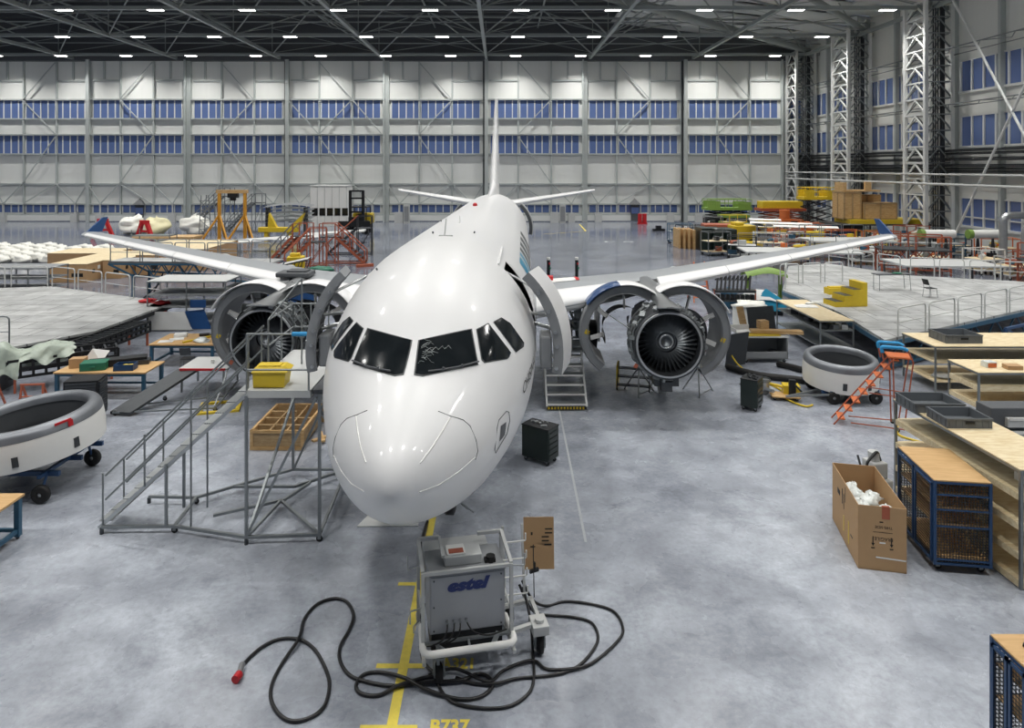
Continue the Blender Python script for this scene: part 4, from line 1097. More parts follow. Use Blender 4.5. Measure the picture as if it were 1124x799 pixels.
# ---- wooden crate under the platform
t = thing('open_crate', 'open pine crate with inner dividers below the stair platform', 'crate', (-6.5, 18.1, 0), -.01)
W_, L_, H_ = 1.33, 2.0, .5
for lo, hi, nm in (((0, 0, .06), (W_, .02, H_), 'crate_panel'), ((0, L_ - .02, .06), (W_, L_, H_), 'crate_panel'), ((0, 0, .06), (.02, L_, H_), 'crate_panel'), ((W_ - .02, 0, .06), (W_, L_, H_), 'crate_panel')):
    MB().b2(lo, hi).build(nm, M['pine'], t)
MB().b2((.02, .02, .05), (W_ - .02, L_ - .02, .08)).build('crate_floor', M['cardd'], t)
m = MB()
for x in (0, W_):
    for y in (0, L_): m.b2((x - .04, y - .03, 0), (x + .04, y + .03, H_ + .02))
for y in (-.02, L_ + .02): m.b2((-.03, y - .02, H_ - .06), (W_ + .03, y + .02, H_ + .02)); m.b2((-.03, y - .02, .0), (W_ + .03, y + .02, .08))
for x in (0, W_): m.b2((x - .03, 0, H_ - .05), (x + .03, L_, H_ + .02))
m.build('crate_frame', M['crate'], t)
for y in (.42, .95, 1.45): MB().b2((.02, y - .03, .3), (W_ * (.98 if y < 1 else .55), y + .03, H_)).build('divider', M['pine'], t)
for x in (.45, .9): MB().b2((x - .02, .05, .34), (x + .02, L_ - .05, H_ - .01)).build('divider', M['pine'], t)
m = MB(); m.bar((0, 0, .03), (.75, 1.1, .03), .12, .05).bar((.35, -.1, .08), (.0, .5, .08), .1, .05).bar((.6, .3, .08), (.25, .9, .08), .1, .05)
solo(m.build('yellow_wood_frame', M['crate']), 'low yellow timber skid just right of the pine crate', 'skid', (-5.05, 18.6, 0), -.15)

# ---- dark green tool cabinets
def toolbox(label, loc, rz, w, d, h, top):
    t = thing('tool_cabinet', label, 'tool cabinet', loc, rz)
    MB().b2((0, 0, .12), (w, d, h - .03)).build('cabinet_body', M['green'], t, bevel=.012)
    MB().b2((-.01, -.01, h - .03), (w + .01, d + .01, h)).build('cabinet_top', M['dark'], t, bevel=.01)
    for k in range(5):
        z0 = .16 + (h - .24) * k / 5; z1 = .16 + (h - .24) * (k + 1) / 5 - .015
        dr = MB().b2((w, .03, z0), (w + .014, d - .03, z1)).build('drawer', M['green'], t, bevel=.004)
        MB().b2((w + .014, .08, z1 - .03), (w + .03, d - .08, z1 - .015)).build('drawer_pull', M['dsteel'], dr)
    MB().bent([(.0, .08, h * .75), (-.05, .08, h * .78), (-.05, d - .08, h * .78), (0, d - .08, h * .75)], .012, 6, .03).build('push_handle', M['dark'], t)
    for x in (.08, w - .08):
        for y in (.08, d - .08): castor(t, x, y, .055)
    m = MB()
    for k in range(7): a = random.Random(k + int(w * 100)); m.box((a.uniform(.1, w - .1), a.uniform(.1, d - .1), h + .02), (a.uniform(.05, .16), a.uniform(.03, .1), .04), a.uniform(0, 3))
    if top: o = m.build('small_part', M[top]); solo(o, label.split(' ')[0] + ' hand tools scattered on the ' + label, 'tools', loc, rz); o['label'] = 'loose hand tools and film on top of the ' + ('green cabinet right of the nose' if top == 'alu' else 'green cabinet by the yellow hose'); o['kind'] = 'stuff'
toolbox('dark green wheeled tool cabinet right of the aircraft nose', (.52, 17.46, 0), -.62, .78, .50, .92, 'alu')
toolbox('dark green wheeled tool cabinet standing by the yellow hose', (7.27, 21.1, 0), -.62, .50, .62, .96, 'dsteel')

# ---- white steel steps beyond the open right door
t = thing('steel_steps', 'grey steel steps with striped lowest edge under the right front door', 'steps', (1.39, 21.0, 0))
for x in (0, 1.2): MB().bar((x, 0, .1), (x, 1.5, 1.4), .05, .14).build('stringer', M['lgrey'], t)
for k in range(6):
    st_ = MB().b2((.02, .25 * k, .18 + .22 * k), (1.18, .25 * k + .24, .21 + .22 * k)).build('step', M['steel'], t)
    MB().b2((.02, .25 * k - .015, .16 + .22 * k), (1.18, .25 * k, .215 + .22 * k)).build('step_nosing', M['paper'], st_)
m = MB()
for k in range(12): m.b2((.03 + .095 * k, -.022, .05), (.08 + .095 * k, -.016, .12))
m.build('yellow_stripe', M['yellow'], t)
MB().b2((0, -.016, .04), (1.2, .02, .13)).build('base_plate', M['dark'], t)
MB().b2((.5, 1.5, 1.36), (1.5, 3.0, 1.42)).build('platform', M['steel'], t)
for x, y in ((.0, 1.45), (1.2, 1.45), (.6, 3), (1.4, 3)): MB().bar((x, y, 0), (x, y, 1.4), .05).build('support_leg', M['lgrey'], t)
for k in range(5): MB().b2((.95, 1.6 + .25 * k, 1.5 + .22 * k), (1.5, 1.84 + .25 * k, 1.53 + .22 * k)).build('step', M['steel'], t)
MB().bar((1.52, 1.6, 1.4), (1.52, 2.9, 2.6), .04, .12).build('stringer', M['paper'], t)
# ================================================================ MIDDLE GROUND
def clutter(par, lo, hi, n, seed, mats=('dark', 'dsteel', 'steel'), name='loose_part', size=(.05, .25)):
    rr = random.Random(seed)
    for k in range(n):
        m = MB(); c = [rr.uniform(a, b) for a, b in zip(lo, hi)]; d = [rr.uniform(*size) for _ in range(3)]
        if k % 3 == 0: m.tube(c, (c[0] + rr.uniform(-.5, .5), c[1] + rr.uniform(-.5, .5), c[2] + rr.uniform(-.1, .1)), rr.uniform(.02, .05), n=6)
        else: m.box(c, d, rr.uniform(0, 3))
        m.build(name, M[mats[k % len(mats)]], par)

# ---- ply-topped racks at the right
def rack(label, x0, y0, x1, y1, h, shelves, edge=.05, posts=None, top='ply', gauge=.05, rz=0, group=None, legm='steel', shelfm='ply'):
    t = thing('rack_bench', label, 'shelf rack', (x0, y0, 0), rz, group)
    w, l = x1 - x0, y1 - y0
    xs = posts or [0, w]
    m = 0
    for x in xs:
        for y in (0, l): MB().b2((x - gauge / 2, y - gauge / 2, .0), (x + gauge / 2, y + gauge / 2, h)).build('leg', M[legm], t)
    MB().b2((-.04, -.04, h - .045), (w + .04, l + .04, h)).build('rack_frame', M[legm], t)
    MB().b2((-.03, -.03, h), (w + .03, l + .03, h + .022)).build('worktop', M[top], t)
    for z in shelves:
        MB().b2((-.02, -.02, z - edge), (w + .02, l + .02, z)).build('shelf', M[shelfm], t)
    return t
rack('plywood topped steel rack behind, carrying one grey bin, by the orange ladder', 14.2, 22.7, 20.8, 24.5, 1.5, (1.0, .38), posts=[0, 3.2, 6.6])
rack('plywood topped rack carrying the orange tray, second from the camera', 13.62, 19.8, 19.2, 21.1, 1.5, (1.12, .62), .14, posts=[0, 2.8, 5.5])
t = rack('long plywood rack with thick shelf edges nearest the camera at right', 9.06, 12.1, 10.2, 15.75, 2.08, (1.66, 1.14, .62, .14), .12, posts=[0, 1.15], rz=.03)
for x, y in ((.1, .1), (1.05, .1), (.1, 3.5)): castor(t, x, y, .06)
m = MB(); m.b2((.35, .3, 1.66), (.62, .6, 1.80)); m.build('paper_pad', M['paper'], t); MB().cyl((.5, .1, 1.18), .04, .08).build('red_cap', M['red'], t)
# grey euro bins
def bin_(label, loc, rz, w=.9, l=.7, h=.2):
    t = thing('stacking_bin', label, 'plastic bin', loc, rz, 'grey bins on the racks')
    e = .03
    m = MB(); m.b2((0, 0, 0), (w, l, .02)).b2((0, 0, .02), (w, e, h)).b2((0, l - e, .02), (w, l, h)).b2((0, e, .02), (e, l - e, h)).b2((w - e, e, .02), (w, l - e, h))
    m.build('bin_body', M['bin'], t)
    MB().b2((-.015, -.015, h - .035), (w + .015, .012, h)).b2((-.015, l - .012, h - .035), (w + .015, l + .015, h)).b2((-.015, 0, h - .035), (.012, l, h)).b2((w - .012, 0, h - .035), (w + .015, l, h)).build('bin_rim', M['bin'], t)
    m = MB()
    for k in range(7): x = .06 + (w - .12) * k / 6; m.b2((x - .01, -.012, .02), (x + .01, 0, h - .035))
    for k in range(5): y = .06 + (l - .12) * k / 4; m.b2((-.012, y - .01, .02), (0, y + .01, h - .035))
    m.build('bin_rib', M['bin'], t)
    MB().b2((w * .4, -.018, h * .45), (w * .6, -.012, h * .7)).build('bin_handle', M['dark'], t)
    return t
bin_('grey plastic bin nearest the camera on the long plywood rack', (8.98, 13.98, 2.103), -.02)
bin_('grey plastic bin behind another on the long plywood rack', (8.86, 14.86, 2.103), -.03, 1.05, .78, .2)
bin_('grey plastic bin on the farthest plywood rack', (14.75, 23.0, 1.523), 0, 1.2, .95, .28)
t = thing('parts_tray', 'small orange and clear tray on the second rack', 'tray', (14.15, 20.2, 1.523), .1)
MB().b2((0, 0, 0), (.3, .25, .16)).build('tray_body', M['plastic'], t); MB().b2((.02, -.01, .01), (.28, .24, .13)).build('tray_load', M['orange'], t)
solo(MB().b2((0, 0, 0), (.42, .3, .12)).build('small_carton', M['card'], bevel=.008), 'small low brown carton right of the orange tray', 'box', (14.6, 20.0, 1.523), -.1)
# louvred tool cabinet with trays
t = thing('tray_cabinet', 'grey steel cabinet with rows of pale trays behind the long rack', 'cabinet', (11.0, 15.6, 0), 0)
MB().b2((0, 0, 0), (3.2, .5, 1.95)).build('cabinet_body', M['dgrey'], t, bevel=.02)
for i in range(5):
    for k in range(2):
        d = MB().b2((.32 + k * .72, -.10, .35 + i * .3), (.95 + k * .72, 0, .55 + i * .3)).build('tray', M['lgrey'], t)
        MB().b2((.35 + k * .72, -.115, .50 + i * .3), (.92 + k * .72, -.10, .57 + i * .3)).build('tray_lip', M['paper'], d)
# items on bench shelves
m = MB(); m.blob((14.7, 23.1, .45), (.35, .3, .10), 8, .3, 2); solo(m.build('rag_bundle', M['lgrey']), 'pale cloth bundle on the low shelf of the farthest rack', 'cloth')

# ---- orange mobile ladder with blue foam rails
t = thing('mobile_ladder', 'orange mobile ladder with blue foam handrail beside the right inlet cowl', 'ladder', (9.62, 20.15, 0), -.34)
H_ = 2.05
for y in (-.28, .28):
    MB().tube((0, y, .0), (1.55, y, H_), .022).build('ladder_rail', M['redorange'], t)
    MB().bent([(1.28, y, H_ - .15), (1.2, y, H_ + .28), (1.85, y, H_ + .28), (2.0, y, H_ - .1)], .022, 8, .12).build('handrail', M['redorange'], t)
    MB().bent([(1.24, y, H_ + .12), (1.2, y, H_ + .28), (1.75, y, H_ + .28), (1.86, y, H_ + .22)], .05, 10, .1).build('foam_sleeve', M['lblue'], t)
    MB().tube((1.5, y, H_), (1.55, y, 0.08), .02).build('rear_leg', M['redorange'], t)
    MB().tube((2.0, y, H_ - .1), (1.75, y * 1.3, .08), .02).build('rear_leg', M['redorange'], t)
    MB().tube((.45, y, .1), (1.75, y * 1.3, .1), .018).build('base_rail', M['redorange'], t)
    MB().tube((.9, y, 1.0), (1.9, y, .95), .015).build('base_rail', M['redorange'], t)
for k in range(8):
    x = 1.55 * (k + .7) / 8; z = H_ * (k + .7) / 8
    MB().b2((x - .02, -.29, z - .015), (x + .16, .29, z + .015)).build('step', M['orange'], t)
MB().b2((1.38, -.3, H_ - .02), (1.98, .3, H_ + .02)).build('platform', M['orange'], t)
for x, y in ((1.6, .36), (1.6, -.36)): castor(t, x, y, .06)

# ---- engine inlet cowls on dollies
def inlet(label, loc, rz, Ro, h, tilt, z0):
    t = thing('inlet_cowl', label, 'engine inlet cowl', (*loc, z0), rz); t.rotation_euler = (tilt[0], tilt[1], rz)
    MB().lathe([(Ro * .985, 0), (Ro * 1.0, h * .35), (Ro * .99, h * .68), (Ro * .985, h * .74)], ax='Z', n=56).build('cowl_skin', M['paper'], t)
    k = Ro * .1
    MB().lathe([(Ro * .99, h * .735), (Ro * .975, h * .86), (Ro * .945, h * .94), (Ro * .895, h * .99), (Ro * .85, h), (Ro * .80, h * .97), (Ro * .775, h * .88), (Ro * .77, h * .76)], ax='Z', n=56).build('lip_ring', mat('lip_metal_' + str(round(Ro, 1)), '83878c', .42, .55, .4, 1.6), t)
    MB().lathe([(Ro * .785, h * .8), (Ro * .80, h * .3), (Ro * .83, .02), (Ro * .98, 0)], ax='Z', n=56).build('inner_barrel', M['dgrey'], t)
    MB().cyl((0, 0, .0), Ro * .83, .03, n=40).build('protective_board', M['dgrey'], t)
    for a in (-1.9, -1.2, -.4):
        MB().box((Ro * .99 * math.cos(a), Ro * .99 * math.sin(a), h * .28), (.05, .12, .22), a).build('latch', M['dsteel'], t)
    return t
i1 = inlet('white inlet cowl with bare metal lip on a dolly behind the orange ladder', (10.95, 22.45), 0, 1.13, .88, (.09, 0), .44)
i2 = inlet('large white inlet cowl with metal lip at the photo left edge', (-10.95, 16.3), 0, 1.50, .86, (.05, -.10), .80)
m = MB(); a = -.55; Ro = 1.52
m.box((Ro * .975 * math.cos(a), Ro * .975 * math.sin(a), .80), (.02, .35, .05), a); m.box((Ro * .985 * math.cos(a + .1), Ro * .985 * math.sin(a + .1), .72), (.02, .1, .14), a)
m.build('red_flag', M['red'], i2)
def dolly(label, loc, r, z, bar_to=None, rz=0):
    t = thing('cowl_dolly', label, 'dolly', loc, rz)
    m = MB()
    for x in (-r * .6, r * .6): m.b2((x - .04, -r * .8, z - .12), (x + .04, r * .8, z - .04))
    for y in (-r * .6, 0, r * .6): m.b2((-r * .8, y - .04, z - .16), (r * .8, y + .04, z - .06))
    m.build('dolly_frame', M['blue'], t)
    for x in (-r * .55, r * .62):
        for y in (-r * .78, r * .6):
            w = MB().lathe([(.05, -.07), (.17, -.07), (.2, -.04), (.2, .04), (.17, .07), (.05, .07)], (x, y, .2), 'Y', 20).build('tyre', M['black'], t)
            MB().lathe([(0, -.06), (.1, -.05), (.1, .05), (0, .06)], (x, y, .2), 'Y', 16).build('wheel_hub', M['alu'], w)
            MB().tube((x, y, .2), (x, y * .8, z - .1), .03).build('axle_arm', M['blue'], t)
    if bar_to: MB().bar((-r * .3, -r * .8, z - .12), bar_to, .05).bar((-r * .6, -r * .3, z - .12), bar_to, .05).build('tow_bar', M['steel'], t)
    return t
dolly('blue wheeled dolly under the right inlet cowl', (10.95, 22.45, 0), 1.12, .44, (-2.1, -.9, .25))
dolly('blue wheeled dolly under the left inlet cowl', (-10.95, 16.3, 0), 1.40, .66, (-1.6, -2.2, .25))

# ---- benches on the left
def bench(label, x0, y0, x1, y1, h, leg='petrol'):
    t = thing('workbench', label, 'workbench', (x0, y0, 0)); w, l = x1 - x0, y1 - y0
    MB().b2((0, 0, h - .05), (w, l, h)).build('worktop', M['worktop'], t, bevel=.006)
    for x in (.08, w - .08):
        for y in (.08, l - .08): MB().b2((x - .05, y - .05, .05), (x + .05, y + .05, h - .05)).build('leg', M[leg], t)
        MB().b2((x - .03, .1, .12), (x + .03, l - .1, .2)).build('cross_rail', M[leg], t)
    MB().b2((.1, l - .12, .14), (w - .1, l - .06, .2)).b2((.1, .05, h - .14), (w - .1, .09, h - .05)).build('cross_rail', M[leg], t)
    return t
bench('beech topped workbench with papers and a yellow level, behind the low ramp', -12.95, 25.5, -10.55, 27.2, .86)
bench('beech topped workbench carrying a black case, left of the low ramp', -14.2, 22.0, -11.28, 23.3, .86)
t = bench('beech topped workbench cut off at the photo left edge', -12.0, 12.6, -9.5, 13.85, .86); castor(t, 2.42, .12, .04); castor(t, 2.42, 1.15, .04)
def put(label, cat, name, m, mt, loc, rz=0, group=None, **k): return solo(m.build(name, M[mt], **k), label, cat, loc, rz, group)
put('long yellow spirit level lying across the papers bench', 'level', 'spirit_level', MB().b2((0, 0, 0), (.09, 1.5, .06)), 'yellow', (-11.8, 25.7, .862), -.6)
put('open white booklet left of the yellow level', 'paper', 'paper_stack', MB().box((0, 0, .01), (.5, .35, .02)).box((.3, .3, .01), (.5, .35, .02), .2), 'paper', (-12.5, 25.9, .862), .2)
put('white box on the back of the papers bench', 'box', 'small_box', MB().b2((0, 0, 0), (.45, .4, .12)), 'paper', (-12.45, 26.4, .862), .3)
put('crumpled white bag right of the yellow level', 'bag', 'plastic_bag', MB().blob((0, 0, .06), (.28, .22, .1), 8, .5, 4), 'plastic', (-11.15, 25.85, .862))
put('dark angle grinder beyond the crumpled bag', 'tool', 'hand_grinder', MB().tube((0, 0, .06), (.35, .1, .06), .06).cyl((.4, .1, .05), .09, .05), 'dark', (-11.6, 26.7, .862))
put('long black instrument case on the second bench', 'case', 'instrument_case', MB().box((0, 0, .11), (1.7, .42, .2)).box((0, 0, .22), (1.72, .44, .03)).box((0, -.22, .12), (.2, .03, .05)), 'dark', (-12.6, 22.85, .862), .42, bevel=.03)
put('blue plastic bin with yellow parts on the bench corner', 'bin', 'parts_bin', MB().b2((0, 0, 0), (.6, .4, .02)).b2((0, 0, 0), (.6, .02, .2)).b2((0, .38, 0), (.6, .4, .2)).b2((0, 0, 0), (.02, .4, .2)).b2((.58, 0, 0), (.6, .4, .2)), 'blue', (-12.35, 22.1, .862), .1)
put('yellow hose pieces inside the blue bin', 'hose', 'hose_piece', MB().bent([(0, 0, .05), (.2, .1, .12), (.3, 0, .12), (.4, .15, .1)], .05), 'yellow', (-12.25, 22.2, .885), .1)
put('white folded sheet standing behind the black case', 'paper', 'folded_sheet', MB().add([(0, 0, 0), (.6, 0, 0), (.3, .1, .45), (.75, .35, .3), (0, .02, 0), (.6, .02, 0), (.3, .12, .45), (.75, .37, .3)], [(0, 1, 2), (1, 3, 2), (4, 6, 5), (5, 6, 7)]), 'paper', (-13.9, 23.0, .862), .2)
put('brown carton left of the black case', 'box', 'small_carton', MB().b2((0, 0, 0), (.45, .35, .3)), 'card', (-13.95, 22.4, .862), .2)
put('dark tray right of the long black case', 'tray', 'tool_tray', MB().b2((0, 0, 0), (.6, .4, .14)), 'dsteel', (-12.2, 22.75, .862), .3)
# moulded chair in front of bench
def chair(label, loc, rz, seat='card', back='card', leg='steel', hb=.42):
    t = thing('chair', label, 'chair', loc, rz)
    MB().grid([[(-.2 + .4 * i / 4, -.2 + .4 * j / 4, .45 - .015 * math.sin(PI * i / 4)) for i in range(5)] for j in range(5)]).b2((-.2, -.2, .42), (.2, .2, .44)).build('seat', M[seat], t)
    MB().grid([[(-.19 + .38 * i / 4, -.2 - .04 * math.sin(PI * i / 4) - .05 * j, .45 + hb * (.35 + .65 * j / 2)) for i in range(5)] for j in range(3)]).grid([[(-.19 + .38 * i / 4, -.215 - .04 * math.sin(PI * i / 4) - .05 * j, .45 + hb * (.35 + .65 * j / 2)) for i in range(5)] for j in range(3)]).build('backrest', M[back], t)
    for x in (-.18, .18):
        MB().tube((x, .17, .43), (x * 1.15, .22, 0), .012).build('leg', M[leg], t)
        MB().tube((x, -.22, .45 + hb * .5), (x, -.19, .42), .012).tube((x, -.19, .42), (x * 1.15, -.24, 0), .012).build('leg', M[leg], t)
    return t
chair('wooden shell chair tucked at the front of the second bench', (-12.9, 21.75, 0), .15)
chair('thin grey legged chair behind the papers bench front', (-11.4, 25.25, 0), .1, 'dsteel', 'dsteel')
# drawer tower
t = thing('drawer_tower', 'black multi-drawer parts tower right of the left inlet cowl', 'drawer cabinet', (-12.55, 19.9, 0), .18)
MB().b2((0, 0, .1), (.92, .7, 1.2)).build('cabinet_body', M['dark'], t)
for k in range(13):
    MB().b2((.05, -.03, .13 + k * .08), (.87, 0, .19 + k * .08)).b2((.92, .05, .13 + k * .08), (.95, .65, .19 + k * .08)).build('drawer', M['dsteel'], t)
for x, y in ((.1, .1), (.82, .1), (.1, .6), (.82, .6)): castor(t, x, y, .05)
put('green hard case on the drawer tower', 'case', 'tool_case', MB().b2((0, 0, 0), (.75, .5, .22)).b2((0, 0, .22), (.76, .51, .25)).b2((.3, -.04, .1), (.45, 0, .16)), 'mgreen', (-13.4, 22.05, .862), .25, bevel=.02)
# low ramp steps
t = thing('low_access_ramp', 'low wheeled access ramp with a white board on top between benches and stairs', 'ramp', (0, 0, 0))
for x, y in ((-8.95, 22.4), (-8.95, 23.6), (-10.3, 22.4), (-10.3, 23.6)): MB().bar((x, y, .1), (x, y, .85), .05).build('leg', M['steel'], t)
MB().b2((-10.35, 22.3, .85), (-8.8, 23.7, .90)).build('platform', M['lgrey'], t)
MB().b2((-10.3, 22.24, .84), (-8.85, 22.29, .91)).build('red_edge', M['red'], t)
m = MB(); m.add([(-11.6, 20.6, .12), (-10.95, 20.5, .12), (-9.75, 22.3, .88), (-10.4, 22.35, .88), (-11.6, 20.6, .04), (-10.95, 20.5, .04), (-9.75, 22.3, .80), (-10.4, 22.35, .80)], [(0, 1, 2, 3), (7, 6, 5, 4), (0, 4, 5, 1), (1, 5, 6, 2), (2, 6, 7, 3), (3, 7, 4, 0)])
m.build('ramp_deck', M['dsteel'], t)
MB().bar((-11.5, 20.55, .1), (-8.6, 20.9, .12), .045).bar((-11.3, 21.2, .1), (-8.7, 22.0, .12), .04).bar((-8.6, 20.9, .12), (-8.95, 23.6, .12), .045).bar((-8.8, 22.4, .85), (-8.65, 20.95, .15), .035).build('base_frame', M['steel'], t)
for x, y in ((-11.45, 20.6), (-10.6, 21.9), (-8.6, 20.9)): castor(t, x, y, .07)
put('white cup on the low ramp platform', 'cup', 'paper_cup', MB().lathe([(.05, 0), (.065, .13)], n=12).cyl((0, 0, .12), .06, .01), 'paper', (-9.5, 22.9, .901))
t = thing('timber_skid', 'square yellow timber frame lying by the left engine', 'frame', (-9.05, 20.6, 0), .25)
for lo, hi in (((0, 0, 0), (1.2, .12, .06)), ((0, .9, 0), (1.2, 1.02, .06)), ((0, .12, 0), (.12, .9, .06)), ((1.08, .12, 0), (1.2, .9, .06))): MB().b2(lo, hi).build('batten', M['yellow'], t)

# ---- guard rail panels
rail0 = None
def guard(label, p, q, z, h=1.05, group=None, mt='steel', mid=1):
    L = math.hypot(q[0] - p[0], q[1] - p[1])
    t = thing('guard_rail', label, 'guard rail', (p[0], p[1], z), math.atan2(q[1] - p[1], q[0] - p[0]), group)
    MB().bent([(.03, 0, 0), (.03, 0, h), (L - .03, 0, h), (L - .03, 0, 0)], .03, 8, .16).build('hoop', M[mt], t)
    for k in range(mid):
        zz = h * (k + 1) / (mid + 1); MB().tube((.03, 0, zz), (L - .03, 0, zz), .018, n=6).build('mid_rail', M[mt], t)
    return t
def deck(name, label, cat, poly, z, th=.12, mt='deckgrey', leg='dark', legs=()):
    t = thing(name, label, cat, (0, 0, 0))
    MB().prism(poly, z - th, z).build('deck_surface', M[mt], t)
    m = MB(); n = len(poly)
    for i in range(n):
        a, b = poly[i], poly[(i + 1) % n]; m.bar((*a, z - th - .08), (*b, z - th - .08), .1, .16)
    m.build('edge_beam', M[leg], t)
    for x, y in legs:
        MB().bar((x, y, 0), (x, y, z - th), .12).build('leg', M[leg], t)
    return t
# left dock
LD = [(-24.3, 37.5), (-15.6, 33.0), (-15.9, 27.2), (-17.6, 24.6), (-24, 24.6), (-34, 31), (-34, 35)]
lt = deck('work_dock', 'wide light grey work dock surface at the photo left edge', 'work dock', LD, .95, .08, legs=((-15.9, 32.6), (-16.1, 27.6), (-24, 36.8), (-18, 25), (-30, 29)))
m = MB()
for k in range(9):
    m.b2((-31 + k * 1.8, 25.5, .951), (-30.97 + k * 1.8, 33.2 , .953))
m.build('panel_joint', M['grey'], lt)
m = MB()
for k in range(8): m.bar((-16.1, 27.2 + k * .7, .7), (-17.2, 27.2 + k * .7, .35), .06)
m.build('underframe', M['dark'], lt)
pts = [(-31, 34.9), (-28.7, 36.1), (-26.4, 37.2), (-24.2, 37.3), (-22.2, 36.3), (-20.2, 35.3), (-18.2, 34.2), (-16.2, 33.2)]
dd = ['leftmost guard rail hoop on the back edge of the left dock', 'guard rail hoop second from left behind the left dock', 'guard rail hoop third from left behind the left dock', 'guard rail hoop at the back corner of the left dock', 'guard rail hoop right of the back corner on the left dock', 'guard rail hoop second from the right end of the left dock', 'rightmost guard rail hoop on the left dock']
for i in range(7):
    p, q = pts[i], pts[i + 1]; v = Vector((q[0] - p[0], q[1] - p[1])).normalized() * .12
    guard(dd[i], (p[0] + v.x, p[1] + v.y), (q[0] - v.x, q[1] - v.y), .95, 1.1, 'rails on the left dock', 'lgrey')
guard('guard rail hoop at the front of the left dock by the photo edge', (-18.6, 24.7), (-17.5, 24.75), .95, 1.1, 'rails on the left dock')
put('red strap heap near the right corner of the left dock', 'strap', 'red_strap', MB().blob((0, 0, .06), (.35, .25, .12), 8, .5, 5), 'red', (-16.8, 33.0, .95))
put('red strap end hanging at the right tip of the left dock', 'strap', 'red_strap', MB().blob((0, 0, .06), (.4, .2, .1), 8, .5, 6).b2((.1, -.3, -.9), (.35, -.2, 0)), 'red', (-15.95, 32.6, .95))
# black lattice rack and film-covered rack
def lattice_rack(label, p, q, w, z0, z1, n):
    t = thing('seat_rail_rack', label, 'rack', (p[0], p[1], 0), math.atan2(q[1] - p[1], q[0] - p[0])); L = math.hypot(q[0] - p[0], q[1] - p[1])
    for y in (0, w):
        m = MB()
        for z in (z0, (z0 + z1) / 2, z1): m.b2((0, y - .04, z - .04), (L, y + .04, z + .04))
        for k in range(n + 1): m.b2((L * k / n - .04, y - .03, z0), (L * k / n + .04, y + .03, z1))
        m.build('lattice_beam', M['dark'], t)
    for k in range(n + 1): MB().b2((L * k / n - .03, 0, z1 - .05), (L * k / n + .03, w, z1)).build('cross_member', M['dsteel'], t)
    for x in (.2, L - .2):
        for y in (0, w): MB().bar((x, y, 0), (x, y, z0), .07).build('leg', M['redorange'], t)
    return t
lattice_rack('long black lattice rack leaving the film cover towards the dock', (-15.0, 25.3), (-14.6, 28.9), .8, .55, .95, 12)
lattice_rack('black lattice rack under the pale green film', (-16.0, 22.5), (-13.4, 24.3), .9, .50, 1.05, 9)
m = MB(); rows = []; rr = random.Random(9)
for i in range(45):
    u = i / 44; row = []
    for j in range(31):
        v = j / 30 * 2 - 1; av = abs(v)
        fold = .10 * math.sin(23 * u + 4 * v) * max(0, av - .45) * 2 + .035 * math.sin(31 * u - 9 * v) + rr.uniform(-.012, .012)
        hump = .32 * math.exp(-((u - .2) / .1) ** 2) + .18 * math.exp(-((u - .75) / .2) ** 2)
        top = 1.24 + hump * 1.3 * (1 - .5 * av)
        drop = (.78 if u < .38 else .32 + .15 * math.sin(11 * u)) if v < 0 else .7
        z = top + fold * .5 if av < .5 else top - ((av - .5) / .5) ** .8 * drop + fold * .3
        y = .5 + (v * .75 if av < .5 else math.copysign(.375 + (av - .5) * .45, v)) + fold * .9
        row.append((-.45 + 2.5 * u + .04 * math.sin(9 * v), y, max(.06, z)))
    rows.append(row)
m.grid(rows)
put('pale green translucent film draped over the black rack', 'plastic film', 'film_cover', m, 'gplas', (-16.1, 22.35, 0), math.atan2(1.8, 2.6))
put('low dark machine on the floor below the left dock front edge', 'machine', 'floor_jack', MB().b2((0, 0, .1), (2.2, 1.0, .5)).b2((.2, .2, .5), (1.4, .8, .8)).tube((2, .5, .5), (3, .4, .7), .05).b2((0, 0, 0), (.3, 1, .1)).b2((1.8, 0, 0), (2.2, 1, .1)), 'dsteel', (-18.6, 22.3, 0), .1)
for k, (x, y) in enumerate(((-15.9, 20.9), (-14.6, 21.0))):
    put(['left orange trestle below the film cover', 'right orange trestle below the film cover'][k], 'trestle', 'trestle', MB().bar((0, 0, 0), (.05, .1, .75), .05).bar((.7, 0, 0), (.65, .1, .75), .05).bar((0, .1, .75), (.7, .1, .75), .05).bar((.02, .05, .4), (.68, .05, .4), .04).bar((.05, .5, 0), (.05, .1, .75), .05).bar((.65, .5, 0), (.65, .1, .75), .05), 'redorange', (x, y, 0), .1)

# ---- three tier table rack and blue boards by the left engine
t = rack('grey steel rack with three tiers left of the left engine', -16.3, 32.0, -12.7, 33.9, 2.1, (1.5, .95, .3), .06, posts=[0, 1.8, 3.6], top='lgrey', shelfm='grey')
t = rack('dark shelving unit behind the three tier rack', -14.0, 35.0, -9.6, 36.6, 1.9, (1.3, .7, .2), .05, top='grey', legm='dsteel', shelfm='dsteel')
for k in range(9):
    put(['black case', 'dark drum', 'steel box'][k % 3] + ' on the dark shelving, ' + ['far left', 'left', 'left of centre', 'centre', 'right of centre', 'right', 'far right', 'lower left', 'lower right'][k], 'box', 'stored_case', MB().b2((0, 0, 0), (.42, .8, .42)) if k % 3 != 1 else MB().cyl((.2, .4, .2), .2, .4), ['dark', 'dsteel', 'steel'][k % 3], (-13.8 + .58 * (k if k < 7 else (k - 6) * 2), 35.3, .72 if k < 7 else 1.32), 0)
t = thing('panel_stand', 'stand of blue and white cowl panels inside the three tier rack', 'panel', (-15.9, 31.2, 0))
MB().add([(0, 0, .1), (2.0, 0, .1), (1.6, .15, .85), (0, .15, .85)], [(0, 1, 2, 3)]).b2((0, .0, .05), (2.0, .3, .12)).build('white_panel', M['paper'], t)
